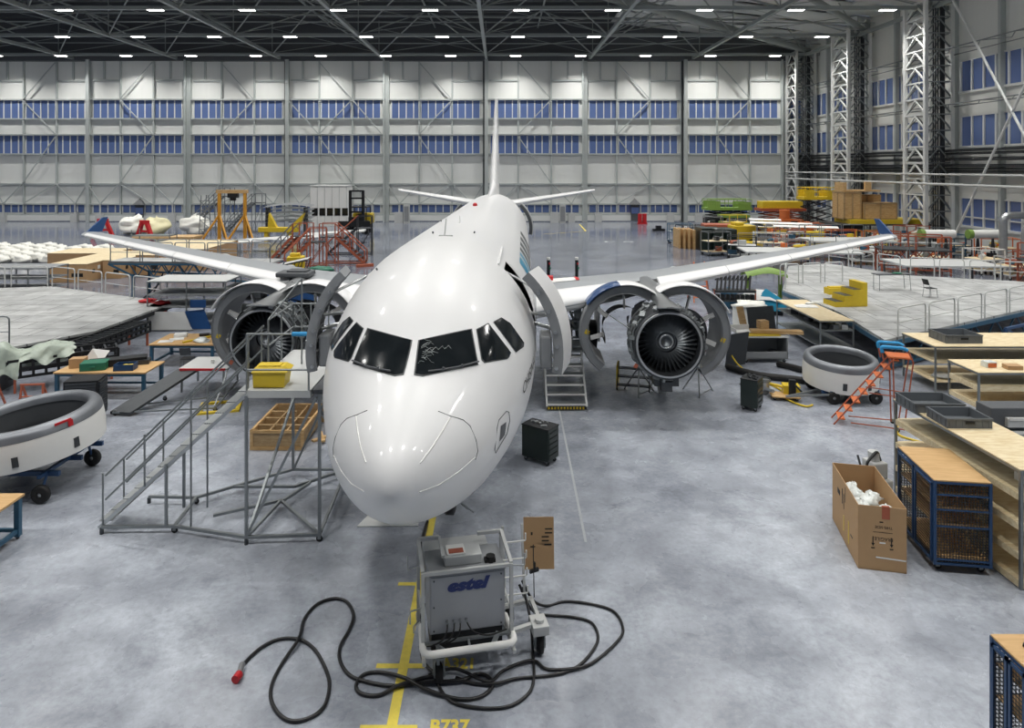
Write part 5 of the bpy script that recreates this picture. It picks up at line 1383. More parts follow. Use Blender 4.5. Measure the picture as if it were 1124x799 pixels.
MB().add([(2.02, 0, .1), (2.9, 0, .1), (2.5, .15, .95), (1.62, .15, .87)], [(0, 1, 2, 3)]).b2((1.9, .05, 1.05), (2.6, .1, 1.4)).build('blue_panel', M['wingblue'], t)
put('tall blue board standing behind the left engine', 'board', 'blue_board', MB().b2((0, 0, 0), (2.1, .06, 1.9)).b2((0, -.3, 0), (.1, .3, .08)).b2((2.0, -.3, 0), (2.1, .3, .08)), 'wingblue', (-10.6, 31.5, 0), .05)
put('white faceted cowl panel leaning at the blue board', 'panel', 'engine_cowling', MB().add([(0, 0, 0), (1.4, 0, 0), (1.6, .1, .8), (1.1, .2, 1.35), (.3, .2, 1.35), (-.1, .1, .7), (0, .08, 0), (1.4, .08, 0), (1.6, .18, .8), (1.1, .28, 1.35), (.3, .28, 1.35), (-.1, .18, .7)], [(0, 1, 2, 5), (2, 3, 4, 5), (11, 8, 7, 6), (11, 10, 9, 8), (0, 6, 7, 1), (1, 7, 8, 2), (2, 8, 9, 3), (3, 9, 10, 4), (4, 10, 11, 5), (5, 11, 6, 0)]), 'paper', (-11.3, 30.7, 0), 0)
put('white bottle standing on the blue board top', 'bottle', 'spray_bottle', MB().lathe([(0, 0), (.12, 0), (.12, .5), (.06, .62), (.06, .75), (0, .75)], n=14), 'paper', (-10.4, 30.4, 1.25)).location.z = 0
# ---- blue wing dock under the left wing
t = thing('wing_dock', 'petrol blue trussed wing dock under the left wing tip', 'work dock', (-21.6, 38.2, 0), -.05)
MB().b2((0, 0, 2.1), (9.2, 1.6, 2.2)).build('deck_surface', M['deckgrey'], t)
m = MB()
for y in (0, 1.6):
    m.bar((0, y, 2.05), (9.2, y, 2.05), .09); m.bar((1.4, y, 1.4), (9.2, y, 1.1), .09); m.bar((0, y, 2.05), (1.4, y, 1.4), .09)
    for k in range(9): m.bar((1.2 + k * .9, y, 2.05), (1.65 + k * .9, y, 1.38), .05); m.bar((1.65 + k * .9, y, 1.38), (2.1 + k * .9, y, 2.05), .05)
m.build('truss', M['petrol'], t)
for x in (1.4, 8.6):
    for y in (0, 1.6): MB().bar((x, y, 0), (x, y, 1.5), .12).build('leg', M['petrol'], t)
MB().bar((1.9, 0, .1), (3.2, 0, 1.3), .06).bar((1.6, 1.6, .1), (2.2, 1.6, 1.3), .06).build('leg_brace', M['dark'], t)
for k in range(5):
    for y in (0.02, 1.58):
        MB().bent([(.1 + k * 1.82, y, 2.2), (.1 + k * 1.82, y, 3.25), (1.78 + k * 1.82, y, 3.25), (1.78 + k * 1.82, y, 2.2)], .03, 6, .1).tube((.1 + k * 1.82, y, 2.7), (1.78 + k * 1.82, y, 2.7), .02, n=5).build('guard_rail_hoop', M['steel'], t)
# ---- long cartons behind the left dock
bx = [(-29.0, 44.5, 2.45, 7.0, 1.15, 'nearest long brown carton behind the left dock'), (-26.4, 46.0, 1.2, 8.0, 1.2, 'narrow brown carton squeezed between two long ones'), (-25.0, 47.5, 1.7, 6.0, 1.35, 'long brown carton right of the narrow one'), (-23.2, 49.5, 2.0, 6.5, 1.5, 'rightmost brown carton under the left wing tip'),
      (-33.0, 50.5, 4.5, 3.2, 1.1, 'wide flat brown carton behind at left'), (-28.3, 54.5, 4.6, 5.0, 1.15, 'broad brown carton farthest back beneath the wing tip')]
for x, y, w, l, h, lab in bx:
    t = thing('long_carton', lab, 'box', (x, y, 0), 0, 'long cartons')
    MB().b2((0, 0, 0), (w, l, h)).build('carton_body', M['card'], t, bevel=.01)
    MB().b2((-.02, -.02, h), (w + .02, l + .02, h + .03)).build('carton_lid', M['ply'], t)
    m = MB(); m.b2((w, .6, h * .45), (w + .006, .9, h * .65)).b2((w * .6, -.006, h * .3), (w * .9, 0, h * .5)); m.build('printed_mark', M['ink'], t)
    MB().b2((w, 1.2, h * .6), (w + .006, 1.5, h * .8)).build('paper_label', M['paper'], t)
rack('empty grey steel shelf frame in front of the long cartons', -32.5, 38.6, -25.2, 40.4, 1.75, (1.15, .6, .15), .05, posts=[0, 2.6, 4.3, 6.2, 7.3], top='grey', shelfm='grey')
# wrapped parcels
rr = random.Random(21); par0 = MB().blob((0, 0, .35), (.85, .5, .35), 9, .35, 3, flat=0).build('wrapped_parcel', M['whitefab'])
for k in range(46):
    x, y = -46 + 1.95 * (k % 7) + rr.uniform(-.15, .15), 52.8 + 1.45 * (k // 7) + rr.uniform(-.12, .12)
    o = par0 if k == 0 else par0.copy()
    if k: C.objects.link(o)
    solo(o, 'white film-wrapped parcel, %s from the left in the %s row of the left heap' % (['first', 'second', 'third', 'fourth', 'fifth', 'sixth', 'seventh'][k % 7], ['nearest', 'second', 'third', 'fourth', 'fifth', 'sixth', 'farthest'][k // 7]), 'parcel', (x, y, 0), rr.uniform(-.35, .35), 'white wrapped parcels')

# ================================================================ RIGHT MIDDLE GROUND
RD = [(13.7, 24.8), (22.8, 30.2), (29.5, 34.2), (28.6, 37.3), (23.2, 39.7), (21.0, 44.6), (18, 43.5), (14.2, 35.0), (14.4, 29.5)]
rt = deck('work_dock', 'wide light grey work dock surface at the photo right edge', 'work dock', RD, 1.2, .1, legs=((14.0, 25.6), (18.5, 28.2), (24, 31.4), (28.7, 34.6), (20.8, 44), (15, 35), (18.4, 42.6)), leg='petrol')
m = MB()
for k in range(6): m.bar((15.2 + k * 2.0, 28 + k * 1.15, 1.203), (16.4 + k * 2.0, 41 + k * .3, 1.203), .03, .004)
m.build('panel_joint', M['grey'], rt)
m = MB()
for k in range(10):
    a = Vector((14 + k * 1.5, 25.2 + k * .88)); m.bar((a.x, a.y, .15), (a.x + .75, a.y + .44, 1.0), .05); m.bar((a.x + .75, a.y + .44, 1.0), (a.x + 1.5, a.y + .88, .15), .05)
m.bar((13.9, 25.1, .12), (29, 34, .12), .08); m.build('underframe', M['petrol'], rt)
def rails(z, pts, labels, group, h=1.05, mt='lgrey'):
    for i in range(len(pts) - 1):
        p, q = pts[i], pts[i + 1]; v = Vector((q[0] - p[0], q[1] - p[1])).normalized() * .1
        guard(labels % i if '%' in labels else labels[i], (p[0] + v.x, p[1] + v.y), (q[0] - v.x, q[1] - v.y), z, h, group, mt)
def along(a, b, n): return [(a[0] + (b[0] - a[0]) * i / n, a[1] + (b[1] - a[1]) * i / n) for i in range(n + 1)]
ordn = ['first', 'second', 'third', 'fourth', 'fifth', 'sixth', 'seventh', 'eighth', 'ninth']
rails(1.2, along((14.3, 25.15), (28.6, 33.6), 8), ['%s guard rail hoop from the left along the front edge of the right dock' % o for o in ordn], 'rails on the right dock')
rails(1.2, along((29.4, 34.4), (28.5, 37.2), 2), ['%s guard rail hoop from the front along the right end of the right dock' % o for o in ordn], 'rails on the right dock')
rails(1.2, along((28.4, 37.3), (23.2, 39.6), 4), ['%s guard rail hoop from the right along the back edge of the right dock' % o for o in ordn], 'rails on the right dock')
rails(1.2, along((23.0, 39.8), (20.9, 44.5), 3), ['%s guard rail hoop from the front along the notch behind the folding table' % o for o in ordn], 'rails on the right dock')
rails(1.2, along((14.6, 36.6), (18.6, 37.6), 3), ['%s guard rail hoop from the left across the deck behind the yellow blocks' % o for o in ordn], 'rails on the right dock')
rails(1.2, along((17.7, 43.0), (14.4, 35.2), 4), ['%s guard rail hoop from the back along the left end of the right dock' % o for o in ordn], 'rails on the right dock')
# second dock panels farther back
for k, (x, y, w, l, z) in enumerate(((17.5, 49.5, 8, 3.2, 1.35), (25.0, 42.9, 6.0, 3.4, 1.3), (24.5, 54.5, 6.5, 3.0, 1.6))):
    lab = ['flat pale dock section just behind the right dock', 'flat pale dock section right behind the chair', 'pale dock section behind and right of the wing tip', 'pale dock section far back left of the crates', 'pale dock section below the wooden crates'][k]
    t = thing('dock_section', lab, 'work dock', (x, y, 0), -.12 + .05 * k, 'dock sections behind')
    MB().b2((0, 0, z - .1), (w, l, z)).build('deck_surface', M['lgrey'], t)
    for a in (.2, w - .2):
        for b in (.2, l - .2): MB().bar((a, b, 0), (a, b, z - .1), .09).build('leg', M['dgrey'], t)
    for a in range(int(w // 1.8)):
        MB().bent([(.1 + a * 1.8, l - .05, z), (.1 + a * 1.8, l - .05, z + 1.05), (1.75 + a * 1.8, l - .05, z + 1.05), (1.75 + a * 1.8, l - .05, z)], .025, 6, .1).build('guard_rail_hoop', M['steel'], t)
chair('black seated chair with steel legs standing on the right dock', (20.4, 33.0, 1.2), -1.4, 'dark', 'dark')
t = thing('folding_table', 'narrow grey folding table on the right dock left of the chair', 'table', (18.8, 34.6, 1.2), .12)
MB().b2((0, 0, .78), (1.9, .55, .82)).build('table_top', M['dgrey'], t)
for x in (.1, 1.8):
    for y in (.05, .5): MB().tube((x, y, 0), (x * .96, y, .78), .015).build('leg', M['steel'], t)
put('teal cloth on the grey folding table', 'cloth', 'teal_cloth', MB().blob((0, 0, .03), (.25, .15, .04), 7, .4, 8, flat=0), 'mgreen', (19.9, 34.9, 2.021))
t = thing('step_stool', 'yellow painted three step block on the right dock', 'step block', (14.75, 30.6, 1.2), .12)
for k in range(3): MB().b2((0 + .42 * k, 0, 0), (.42 * (k + 1), .95, .22 + .26 * k)).build('step', M['yellow'], t); MB().b2((.42 * k + .02, .04, .22 + .26 * k), (.42 * (k + 1) - .02, .91, .235 + .26 * k)).build('tread_mat', M['dsteel'], t)
MB().b2((1.26, 0, 0), (1.5, .95, 1.05)).build('back_box', M['yellow'], t)
put('low yellow block behind the three step block', 'step block', 'yellow_block', MB().b2((0, 0, 0), (1.1, .5, .3)).b2((.1, .1, .3), (1.0, .4, .36)), 'yellow', (15.9, 33.6, 1.2), .1)
put('red cross-shaped tag hung on the back dock rail', 'tag', 'red_tag', MB().box((0, 0, 0), (.75, .04, .1)).box((0, 0, 0), (.2, .04, .34)), 'red', (16.4, 39.6, 2.2))
# plywood table over shelves
t = rack('plywood topped metal shelf table left of the right dock', 12.6, 27.4, 13.9, 31.7, 1.3, (.95, .3), .05, shelfm='steel')
put('white cut-out sheet lying on the plywood shelf table', 'sheet', 'cut_sheet', MB().prism([(0, 0), (.9, -.1), (1.0, .5), (.5, .7), (.05, .5)], 0, .02), 'paper', (12.75, 29.9, 1.324))
put('spotted white gloves right of the cut-out sheet', 'gloves', 'work_gloves', MB().blob((0, 0, .05), (.2, .12, .06), 7, .4, 2).blob((.3, .12, .05), (.2, .12, .06), 7, .4, 3), 'whitefab', (13.6, 30.6, 1.324))
rr = random.Random(4)
for k in range(9):
    put('metal fitting stored on the shelf under the plywood table, ' + ['front left', 'front centre', 'front right', 'middle left', 'middle', 'middle right', 'back left', 'back centre', 'back right'][k], 'fitting', 'metal_fitting',
        MB().box((0, 0, .09), (.3, .22, .18)).tube((0, 0, .18), (.1, .1, .24), .04), ['dsteel', 'steel', 'lgrey'][k % 3], (12.85 + .4 * (k % 3), 27.6 + 1.4 * (k // 3), .952), rr.uniform(0, 3))
# steel trough cabinet
t = thing('steel_trough', 'open fronted grey steel trough with yellow top left of the shelf table', 'cabinet', (9.15, 26.1, 0), .02)
m = MB(); m.b2((0, .9, .15), (1.65, .95, .95)).b2((0, 0, .15), (.05, .95, .95)).b2((1.6, 0, .15), (1.65, .95, .95)).b2((0, 0, .15), (1.65, .95, .2)).b2((0, 0, .15), (1.65, .05, .42)); m.build('trough_body', M['grey'], t)
MB().b2((-.03, -.03, .95), (1.68, .98, 1.0)).build('trough_top', M['lgrey'], t)
MB().b2((.05, .05, 1.0), (1.4, .8, 1.03)).build('yellow_tray', M['yellow'], t)
for x in (.1, 1.55):
    for y in (.1, .85): castor(t, x, y, .06)
put('coil of parts inside the open steel trough', 'coil', 'cable_coil', MB().lathe([(.12, 0), (.2, .02), (.2, .12), (.12, .14)], n=16).lathe([(.1, .14), (.18, .15), (.18, .2)], n=16), 'dsteel', (10.35, 26.5, .2))
put('white polystyrene tray on the steel trough', 'tray', 'foam_tray', MB().b2((0, 0, 0), (.75, .5, .03)).b2((0, .47, 0), (.75, .5, .22)).b2((0, 0, 0), (.03, .5, .15)), 'paper', (8.95, 26.5, 1.032), .1)
put('long pine plank lying over the steel trough', 'plank', 'pine_plank', MB().box((0, 0, .06), (1.9, .35, .12)), 'crate', (10.5, 26.5, 1.04), -.12)
put('stubby pine block on the long plank', 'block', 'pine_block', MB().b2((0, 0, 0), (.35, .3, .3)), 'crate', (9.95, 26.6, 1.165), .2)
put('leaning pine board behind the steel trough', 'board', 'pine_board', MB().box((0, 0, .8), (.3, .06, 1.7), 0, tilt=('X', -.35)), 'crate', (9.9, 28.3, .04), .3)
put('dark perforated panel leaning beside the steel trough', 'panel', 'perforated_panel', MB().box((0, 0, .62), (1.0, .05, 1.25), .5, tilt=('X', .15)), 'dsteel', (8.7, 25.6, .03))
put('second dark perforated panel behind the steel trough', 'panel', 'perforated_panel', MB().box((0, 0, .75), (1.3, .05, 1.5), .3, tilt=('X', -.2)), 'dsteel', (10.9, 29.0, .04))
# black hose and yellow hose
solo(MB().path(smooth([(8.2, 25.2, .14), (8.9, 24.3, .12), (9.9, 23.8, .12), (10.7, 23.6, .12), (10.9, 24.6, .12), (10.2, 25.6, .12)]), .11, 10).build('air_duct_hose', M['black']), 'fat black duct hose curling before the steel trough', 'hose')
solo(MB().path(smooth([(8.55, 26.3, 1.1), (8.45, 25.7, .6), (8.6, 25.0, .2), (9.0, 23.8, .04), (9.2, 22.8, .04), (9.0, 22.0, .04), (9.3, 21.3, .04), (9.6, 21.4, .04)]), .03, 6).build('yellow_hose', M['yellow']), 'yellow hose running from the steel trough to the inlet cowl', 'hose')
solo(MB().path(smooth([(11.4, 20.2, .03), (11.2, 19.6, .03), (10.9, 19.0, .03), (11.3, 18.4, .03), (11.6, 17.9, .03), (12.2, 17.5, .03)]), .03, 6).build('yellow_hose', M['yellow']), 'yellow hose on the floor under the orange ladder', 'hose')
t = thing('engine_valve', 'bright valve assembly standing on a black hose', 'valve', (8.55, 22.6, .0))
MB().cyl((0, 0, .3), .18, .3).tube((-.05, 0, .2), (.1, -.55, .25), .06).b2((-.12, -.12, .02), (.12, .12, .16)).build('valve_body', M['alu'], t); MB().lathe([(.2, 0), (.22, .05), (.2, .1)], (0, 0, .4), n=16).build('flange', M['steel'], t)
t = thing('pump_dolly', 'small board dolly with yellow pump left of the right inlet cowl', 'dolly', (8.55, 21.9, 0), -.2)
MB().b2((0, 0, .1), (.85, .55, .14)).build('board', M['crate'], t)
MB().b2((.4, .3, .14), (.9, .7, .4)).tube((.5, .5, .3), (-.4, .9, .35), .05).build('pump', M['yellow'], t)
MB().b2((.55, .2, .14), (.75, .35, .62)).tube((.6, .3, .6), (.9, .1, .3), .03).build('pump_handle', M['dark'], t)
for x, y in ((.1, .1), (.75, .1), (.1, .45), (.75, .45)): castor(t, x, y, .045)
# black toothed rack, green and blue cowl noses
t = thing('blade_rack', 'black rack holding a row of toothed black clamps', 'rack', (10.6, 34.4, 0), -.05)
for k in range(9):
    MB().bar((.1 + .2 * k, .1, 1.25), (.25 + .2 * k, .4, 1.95), .09, .05).bar((.25 + .2 * k, .4, 1.95), (.15 + .2 * k, .5, 1.7), .08, .05).build('clamp', M['dark'], t)
for k in range(8): MB().b2((.1 + .24 * k, .05, .8), (.26 + .24 * k, .3, 1.05)).build('clamp_foot', M['dark'], t)
MB().b2((0, 0, 1.15), (2.0, .6, 1.28)).b2((0, 0, .7), (2.1, .5, .8)).build('shelf', M['dsteel'], t)
for x in (0, 2.0): MB().bar((x, .1, 0), (x, .1, 1.3), .06).build('leg', M['redorange'], t)
put('white dust sheet lump in front of the clamp rack', 'sheet', 'dust_sheet', MB().blob((0, 0, .95), (.85, .5, .2), 9, .35, 12).b2((-.7, -.4, 0), (.7, .4, .85)), 'whitefab', (11.6, 32.3, 0))
put('green moulded cowl piece on the frame behind', 'cowl', 'green_cowl', MB().grid([[(2.2 * u, .5 * math.cos(v), 1.45 + .25 * math.sin(PI * u) + .3 * math.sin(v)) for v in (0, .5, 1, 1.5, 2, 2.6, 3.1)] for u in (0, .2, .4, .6, .8, 1)]).b2((.1, -.1, 0), (.25, .1, 1.5)).b2((1.9, -.1, 0), (2.05, .1, 1.5)), 'lgreen', (13.1, 37.5, 0))
t = thing('radome_section', 'pale grey and blue wedge shaped cowl left of the shelf table', 'cowl', (11.95, 35.5, .25))
MB().grid([[(2.0 * u + .1 * v, .9 * v - .3, .95 * math.sin(PI * (.15 + .6 * u)) * (1 - .5 * v * v)) for v in (-.9, -.5, 0, .5, .9)] for u in (0, .25, .5, .75, 1)]).build('pale_skin', M['lgrey'], t)
MB().add([(.3, -1.15, 0), (2.2, -1.15, 0), (2.2, -1.0, .45), (1.3, -.8, 1.05)], [(0, 1, 2, 3)]).add([(.3, -1.05, 0), (2.2, -1.05, 0), (2.2, -.9, .45), (1.3, -.7, 1.05)], [(3, 2, 1, 0)]).build('blue_skin', M['teal'], t)
MB().b2((0, -.9, -.25), (2.1, .8, 0)).build('stand', M['dsteel'], t)
# orange A ladder beyond the right wing
t = thing('orange_ladder', 'narrow orange step ladder beyond the right engine', 'ladder', (10.6, 37.8, 0), .1)
for y, x in ((0, 0), (0, .75)): MB().bar((x * 1.1 - .1, 0, 0), (x * .8 + .12, 0.6, 2.15), .05).build('ladder_rail', M['orange'], t)
for k in range(7): MB().b2((-.05 + .03 * k, .08 * k, .25 + .29 * k), (.75 - .02 * k, .08 * k + .12, .29 + .29 * k)).build('step', M['orange'], t)
MB().bar((1.2, .9, 0), (.7, .6, 2.1), .04).bar((.1, 1.5, 0), (.15, .6, 2.1), .04).build('rear_leg', M['redorange'], t)
put('dark drum standing beside the narrow orange ladder', 'drum', 'drum', MB().cyl((0, 0, .4), .42, .8, n=18).cyl((0, 0, .9), .12, .3), 'petrol', (12.0, 36.6, 0))
# things under the right engine
t = thing('engine_steps', 'low dark steps with yellow side left under the right engine', 'steps', (3.75, 22.9, 0), -.25)
for k in range(3): MB().b2((.1, -.1 + .28 * k, .2 + .2 * k), (1.1, .12 + .28 * k, .23 + .2 * k)).build('step', M['dsteel'], t)
MB().bar((.08, -.15, .1), (.08, .75, .75), .03, .1).bar((1.12, -.15, .1), (1.12, .75, .75), .03, .1).build('stringer', M['dark'], t); MB().b2((.02, .3, 0), (.07, .9, .75)).build('side_plate', M['yellow'], t)
MB().bar((1.1, .3, 0), (1.5, .9, .9), .04).build('brace', M['steel'], t)
for k, (x, lab) in enumerate(((4.5, 'left grey tripod stand under the right engine'), (6.45, 'right grey tripod stand under the right engine'))):
    t = thing('tripod_stand', lab, 'stand', (x, 22.7, 0))
    for a in (0.3, 2.4, 4.5): MB().tube((.55 * math.cos(a), .55 * math.sin(a), 0), (0, 0, .85), .022).build('leg', M['steel'], t)
    MB().tube((.5 * math.cos(.3), .5 * math.sin(.3), .08), (.5 * math.cos(4.5), .5 * math.sin(4.5), .08), .015).build('tie_bar', M['steel'], t)
    MB().cyl((0, 0, .88), .06, .1).build('stand_head', M['alu'], t)
put('white plastic bucket below the right engine steps', 'bucket', 'bucket', MB().lathe([(0, .0), (.14, 0), (.18, .38)], n=16).lathe([(.18, .38), (.19, .38), (.19, .41), (.17, .41)], n=16), 'lgrey', (5.25, 22.6, 0))
for k, px in enumerate((602, 633)):
    x = (px - VX) / 20.0
    t = thing('marker_post', ['left', 'right'][k] + ' black marker post with coloured lamps behind the right wing root', 'post', (x, 38.1, 0))
    MB().cyl((0, 0, .03), .3, .06).tube((0, 0, .06), (0, 0, 2.3), .09).build('post', M['dark'], t); MB().cyl((0, 0, 2.36), .1, .14).build('lamp_cap', M['paper'], t); MB().cyl((0.05, -.06, 2.1), .05, .1).build('red_lamp', M['red'], t); MB().cyl((0.08, -.08, 1.85), .05, .1).build('green_lamp', M['mgreen'], t)
# under-aircraft jacks and gear surroundings
for k, (lx, ly, hh, lab) in enumerate(((-.0, 6.6, 1.7, 'jack under the aircraft nose'), (1.1, 15.2, 1.9, 'jack under the right wing root'), (-1.1, 15.2, 1.9, 'jack under the left wing root'))):
    c, s_ = math.cos(-.031), math.sin(-.031); X, Y = -1.413 + lx * c - ly * s_, 8.727 + lx * s_ + ly * c
    t = thing('aircraft_jack', 'steel tripod ' + lab, 'jack', (X, Y, 0))
    MB().tube((0, 0, .15), (0, 0, hh * .7), .12).tube((0, 0, hh * .7), (0, 0, hh), .06).build('jack_ram', M['steel'], t)
    for a in (.5, 2.6, 4.7): MB().bar((.65 * math.cos(a), .65 * math.sin(a), .05), (0.1 * math.cos(a), .1 * math.sin(a), hh * .6), .07).build('leg', M['yellow' if k else 'dark'], t)
put('thin grey steel plate on the floor under the nose', 'plate', 'floor_plate', MB().add([(0, 0, .0), (1.25, .02, .0), (1.15, 1.2, .0), (.35, 1.1, .0), (0, 0, .02), (1.25, .02, .02), (1.15, 1.2, .02), (.35, 1.1, .02)], [(3, 2, 1, 0), (4, 5, 6, 7), (0, 1, 5, 4), (1, 2, 6, 5), (2, 3, 7, 6), (3, 0, 4, 7)]), 'lgrey', (-2.95, 14.2, 0))
# extra machine behind mesh trolley
t = thing('floor_machine', 'small pale machine with hoses behind the blue mesh trolley', 'machine', (8.15, 15.1, 0), .2)
MB().b2((0, 0, .1), (.45, .6, .5)).b2((.05, .1, .5), (.4, .5, .85)).cyl((.2, .3, .95), .12, .2).build('machine_body', M['lgrey'], t, bevel=.03)
MB().bent([(-.1, 0, .1), (-.15, .1, .9), (.2, .2, 1.1), (.45, .3, .6)], .03).tube((-.2, -.1, .1), (-.05, .5, .9), .025).build('machine_hose', M['dark'], t)
for x, y in ((.05, .05), (.4, .05), (.05, .55), (.4, .55)): castor(t, x, y, .05)
# ================================================================ BACKGROUND, LEFT
t = thing('gantry_crane', 'yellow gantry crane with chain hoist and splayed legs', 'gantry crane', (-28.6, 70.5, 0))
MB().b2((-.3, -.15, 4.75), (2.9, .15, 5.1)).build('beam', M['crate'], t)
yl = mat('crane_yellow', 'c98f2a', .5, 0, .1, 3)
for x in (0, 2.6):
    MB().b2((x - .14, -.14, .1), (x + .14, .14, 4.75)).build('leg', yl, t)
    for d in (-1, 1): MB().bar((x + .0, 0, 2.6), (x + d * 1.25, -1.2, .1), .16).bar((x, 0, 2.6), (x, 1.3, .1), .12).build('brace', yl, t)
    MB().b2((x - 1.3, -1.3, .05), (x + 1.3, -1.1, .2)).build('foot_beam', yl, t)
MB().b2((.9, -.25, 4.3), (1.9, .25, 4.75)).cyl((1.4, 0, 4.2), .2, .5, 'X').tube((1.5, 0, 4.2), (1.5, 0, 2.6), .03).build('chain_hoist', M['dark'], t)
t = thing('forklift', 'large forklift with tall black mast and yellow rear at the back', 'forklift', (-16.9, 76.0, 0), 0)
MB().b2((0, .6, .5), (2.0, 3.6, 1.4)).b2((.1, .4, .4), (1.9, .6, 1.9)).build('chassis', M['dark'], t)
MB().b2((.1, 2.4, 1.0), (2.3, 4.0, 2.2)).build('counterweight', M['yellow'], t, bevel=.12)
for x in (.35, 1.75): MB().b2((x - .14, .1, .1), (x + .14, .45, 4.85)).build('mast_rail', M['dark'], t)
for z in (.4, 2.4, 3.9, 4.7): MB().b2((.3, .1, z), (1.8, .35, z + .18)).build('mast_crossbar', M['dark'], t)
MB().b2((-.9, -.1, .9), (2.6, .05, 1.5)).build('fork_carriage', M['dark'], t)
for x in (.1, 1.7): MB().b2((x, -1.4, .8), (x + .2, 0, .9)).build('fork', M['dsteel'], t)
m = MB()
for x in (.15, 1.95):
    for y in (1.0, 3.4): m.bar((x, y, 1.4), (x, y, 2.9), .09)
m.b2((.1, .9, 2.9), (2.0, 3.5, 3.0)); m.build('cab_guard', M['dark'], t)
MB().b2((.7, 1.8, 1.3), (1.3, 2.3, 2.1)).build('seat', M['black'], t)
for x in (0, 2.0):
    for y in (.9, 3.2): MB().lathe([(0, -.2), (.3, -.2), (.5, -.15), (.5, .15), (.3, .2), (0, .2)], (x, y, .5), 'X', 20).build('tyre', M['black'], t)
t = thing('site_cabin', 'white ribbed site cabin with dark window band against the doors', 'cabin', (-24.1, 87.6, 0))
MB().b2((0, 0, 0), (4.6, 3.5, 5.0)).build('cabin_wall', M['paper'], t)
for k in range(5): w = MB().b2((.25 + k * .95, -.06, 1.3), (.98 + k * .95, 0, 2.25)).build('window', M['glassdark'], t)
m = MB()
for k in range(6): m.b2((-.02 + k * .92, -.05, .1), (.03 + k * .92, 0, 5.0))
m.b2((-.05, -.08, 4.95), (4.65, 3.55, 5.1)); m.build('cladding_rib', M['lgrey'], t)
t = thing('tow_cradle', 'yellow cradle with two upturned horns left of the orange stairs', 'cradle', (-25.4, 72.5, 0))
MB().b2((0, 0, .6), (4.1, .8, 1.1)).b2((.6, .1, 0), (1.0, .7, .6)).b2((3.0, .1, 0), (3.4, .7, .6)).build('cradle_body', M['yellow'], t, bevel=.05)
MB().add([(1.0, .1, 1.1), (1.9, .1, 1.1), (1.1, .1, 2.6), (1.0, .7, 1.1), (1.9, .7, 1.1), (1.1, .7, 2.6)], [(0, 1, 2), (5, 4, 3), (0, 3, 4, 1), (1, 4, 5, 2), (2, 5, 3, 0)]).build('horn', M['yellow'], t)
MB().add([(3.2, .1, 1.1), (4.3, .1, 1.2), (4.8, .1, 2.6), (3.2, .7, 1.1), (4.3, .7, 1.2), (4.8, .7, 2.6)], [(0, 1, 2), (5, 4, 3), (0, 3, 4, 1), (1, 4, 5, 2), (2, 5, 3, 0)]).build('horn', M['yellow'], t)
def stairs(label, x, y, rz, w, n, rise, run, mt, name='mobile_stairs', group=None, railm=None):
    t = thing(name, label, 'mobile stairs', (x, y, 0), rz, group); H = n * rise
    for k in range(n): MB().b2((run * k, 0, rise * (k + 1) - .04), (run * (k + 1), w, rise * (k + 1))).build('step', M['dsteel'], t)
    for yy in (0, w):
        MB().bar((0, yy, .05), (run * n, yy, H), .06, .2).build('stringer', M[mt], t)
        MB().tube((0, yy, 1.0), (run * n, yy, H + 1.0), .05).tube((0, yy, .1), (0, yy, 1.0), .05).tube((run * n / 2, yy, H / 2), (run * n / 2, yy, H / 2 + 1), .05).build('handrail', M[railm or mt], t)
        MB().bar((run * n, yy, 0), (run * n, yy, H + 1.0), .08).bar((run * n + 1.2, yy, 0), (run * n + 1.2, yy, H + 1), .08).bar((run * n, yy, H + 1), (run * n + 1.2, yy, H + 1), .05).bar((run * n, yy, .2), (run * n + 1.2, yy, H), .05).bar((0, yy, .1), (run * n + 1.2, yy, .1), .07).build('tower_frame', M[mt], t)
    MB().b2((run * n, 0, H - .06), (run * n + 1.2, w, H)).build('platform', M['dsteel'], t)
    return t
stairs('orange mobile stairs at the right of the stair cluster behind the left wing', -10.4, 53.9, PI, 1.0, 8, .26, .28, 'redorange')
stairs('orange mobile stairs in the middle of the stair cluster', -15.9, 51.0, .3, 1.0, 7, .26, .26, 'redorange')
stairs('orange mobile stairs with grey rails at the left of the stair cluster', -18.2, 54.5, -.2, 1.1, 8, .25, .25, 'redorange', railm='steel')
stairs('grey mobile stairs with red rails behind the orange stair cluster', -14.6, 58.0, .1, 1.1, 9, .25, .28, 'dsteel', railm='redorange')
t = thing('dock_ramp', 'dark lattice ramp before the orange stair cluster', 'ramp', (-17.8, 47.0, 0), .1)
MB().add([(0, 0, .1), (4.6, 0, 1.1), (4.6, 1.4, 1.1), (0, 1.4, .1)], [(0, 1, 2, 3)]).build('deck_surface', M['lgrey'], t)
m = MB()
for y in (0, 1.4):
    m.bar((0, y, .05), (4.6, y, 1.05), .1); m.bar((0, y, .05), (4.6, y, .1), .1)
    for k in range(9): m.bar((.5 * k + .3, y, .08), (.5 * k + .55, y, .12 + .11 * k), .05)
m.build('truss', M['dsteel'], t)
put('yellow machine block among the orange stairs', 'machine', 'hydraulic_pump', MB().b2((0, 0, .3), (1.2, .9, 1.0)).b2((.2, .2, 1.0), (.9, .7, 1.25)).b2((0, 0, 0), (.3, .9, .3)).b2((.9, 0, 0), (1.2, .9, .3)), 'yellow', (-15.2, 49.2, 0), .2, bevel=.05)
put('teal tarpaulin bundle at the right foot of the stair cluster', 'tarpaulin', 'tarpaulin', MB().blob((0, 0, .25), (.95, .45, .28), 9, .4, 6, flat=0), 'mgreen', (-12.6, 48.0, 0))
put('lone orange beam on the floor left of the fuselage', 'beam', 'orange_beam', MB().box((0, 0, .1), (1.3, .25, .2), .5), 'redorange', (-10.1, 51.5, 0))
